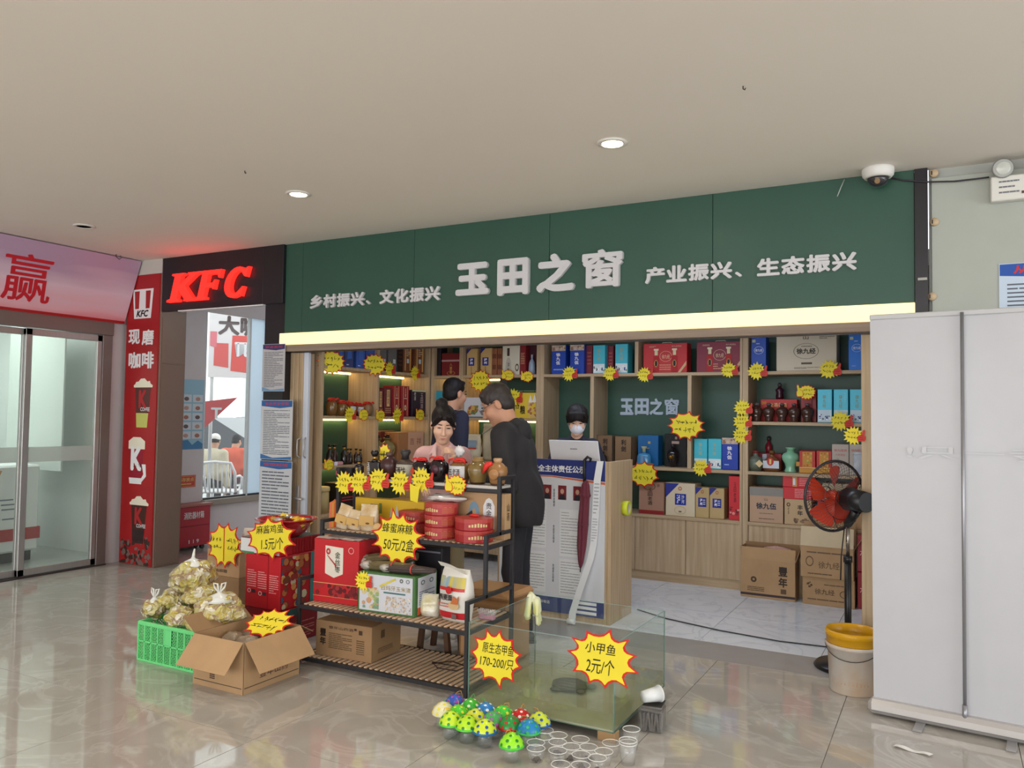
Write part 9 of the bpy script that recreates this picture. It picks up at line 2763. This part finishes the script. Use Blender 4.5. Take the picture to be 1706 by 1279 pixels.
# parked cars
def car(label, loc, rz, paint):
	t = thing('parked_car', label, 'car', loc, rz)
	prof = [(-2.1, 0.35), (-2.15, 0.75), (-1.9, 0.92), (-1.0, 1.0), (-0.45, 1.42), (0.85, 1.45), (1.6, 1.02), (2.05, 0.95), (2.15, 0.7), (2.1, 0.35)]
	obj('car_body', MB().prism(prof, (0, -0.85, 0), XV, ZV, -1.7), paint, t)
	gl = P((40, 46, 52), 0.15)
	obj('side_window', MB().prism([(-0.85, 1.02), (-0.42, 1.36), (0.15, 1.38), (0.15, 1.02)], (0, -0.858, 0), XV, ZV, 0.01), gl, t)
	obj('side_window', MB().prism([(0.22, 1.02), (0.22, 1.38), (0.8, 1.38), (1.35, 1.04)], (0, -0.858, 0), XV, ZV, 0.01), gl, t)
	obj('rear_window', MB().add([(0.95, -0.7, 1.41), (0.95, 0.7, 1.41), (1.55, 0.75, 1.07), (1.55, -0.75, 1.07)], [(0, 1, 2, 3)]), gl, t)
	for x in (-1.35, 1.35):
		for y in (-0.8, 0.8):
			w_ = obj('wheel', MB().cyl((x, y - 0.1, 0.33), (x, y + 0.1, 0.33), 0.33, n=22), P((28, 28, 30), 0.6), t)
			obj('hubcap', MB().cyl((x, y - 0.11, 0.33), (x, y + 0.11, 0.33), 0.2, n=14), P((170, 172, 174), 0.3), w_)
	return t


cp_ = pane_dir(402, 740, 21.0)
car('dark parked car outside the passage window', (cp_.x - 0.3, cp_.y, -0.02), R_(20), mat('car_dark', (40, 44, 50), 0.2, coat=0.6))
cp_ = pane_dir(352, 730, 29.0)
car('white parked car behind the red pennant outside', (cp_.x - 0.6, cp_.y + 1.0, -0.02), R_(15), mat('car_white', (226, 228, 230), 0.2, coat=0.6))

# white plastic chair, table and two seated people
pc = at(372, 845, Z=-0.02)
chx = pane_dir(366, 810, 12.6)
ch = thing('plastic_chair', 'white slatted plastic garden chair outside the window', 'chair', (chx.x, chx.y, -0.02), R_(35))
WPL = mat('white_plastic', (232, 234, 236), 0.35)
obj('seat', MB().box((-0.24, -0.22, 0.40), (0.24, 0.24, 0.43), 0.012), WPL, ch)
for k in range(8):
	x = -0.2 + 0.4 * k / 7
	obj('back_slat', MB().tube([(x, -0.22, 0.42), (x * 1.06, -0.26, 0.62), (x * 1.08, -0.30, 0.83)], 0.013, 6), WPL, ch)
obj('back_rail', MB().tube([(-0.27, -0.2, 0.42), (-0.27, -0.27, 0.7), (-0.22, -0.31, 0.84), (0, -0.32, 0.86), (0.22, -0.31, 0.84), (0.27, -0.27, 0.7), (0.27, -0.2, 0.42)], 0.02, 8), WPL, ch)
for sx in (-1, 1):
	obj('armrest', MB().tube([(sx * 0.27, -0.26, 0.64), (sx * 0.28, 0.0, 0.64), (sx * 0.27, 0.2, 0.6), (sx * 0.26, 0.22, 0.42)], 0.018, 8), WPL, ch)
	obj('leg', MB().cyl((sx * 0.22, -0.2, 0.41), (sx * 0.26, -0.26, 0.0), 0.022, 0.018, 8), WPL, ch)
	obj('leg', MB().cyl((sx * 0.22, 0.2, 0.41), (sx * 0.25, 0.25, 0.0), 0.022, 0.018, 8), WPL, ch)
q = pane_dir(353, 780, 13.6)
person('seated person in a beige jacket and white cap outside the window', (q.x, q.y, -0.02), R_(200), 1.62, SKINM, HAIRB, mat('beige_jacket', (196, 186, 160), 0.8, var=0.06, vs_=14), DKTR, P((40, 40, 44)), head=(0.1, 0.3, 0), lean=0.1, hair='cap', coat=True, sleeve=0.95, seated=True, cap_m=P((226, 222, 214), 0.7))
q2 = pane_dir(387, 775, 14.4)
person('seated person in a red jacket with dark hair outside the window', (q2.x, q2.y, -0.02), R_(205), 1.60, SKINM, HAIRB, mat('red_jacket', (206, 92, 66), 0.8, var=0.05), P((90, 50, 60), 0.8), P((40, 40, 44)), head=(0.3, -0.2, 0), lean=0.2, sleeve=0.95, coat=True, seated=True)
for k, qq in enumerate((q, q2)):
	st2 = thing('stool', ('white stool under the seated person in the beige jacket', 'white stool under the seated person in the red jacket')[k], 'stool', (qq.x, qq.y, -0.02))
	obj('seat', MB().box((-0.17, -0.17, 0.33), (0.17, 0.17, 0.36), 0.01), WPL, st2)
	for sx in (-1, 1):
		for sy in (-1, 1):
			obj('leg', MB().cyl((sx * 0.13, sy * 0.13, 0.33), (sx * 0.16, sy * 0.16, 0), 0.018, n=8), WPL, st2)
tb = thing('street_table', 'small white table in front of the seated red jacket', 'table', (q2.x + 0.2, q2.y + 1.0, -0.02))
obj('tabletop', MB().lathe([(0, 0.72), (0.42, 0.72), (0.42, 0.75), (0, 0.75)], 28), WPL, tb)
obj('leg', MB().cyl((0, 0, 0.02), (0, 0, 0.72), 0.04, n=12), WPL, tb)
obj('base', MB().lathe([(0.25, 0), (0.25, 0.02), (0.04, 0.05), (0, 0.05)], 20), WPL, tb)
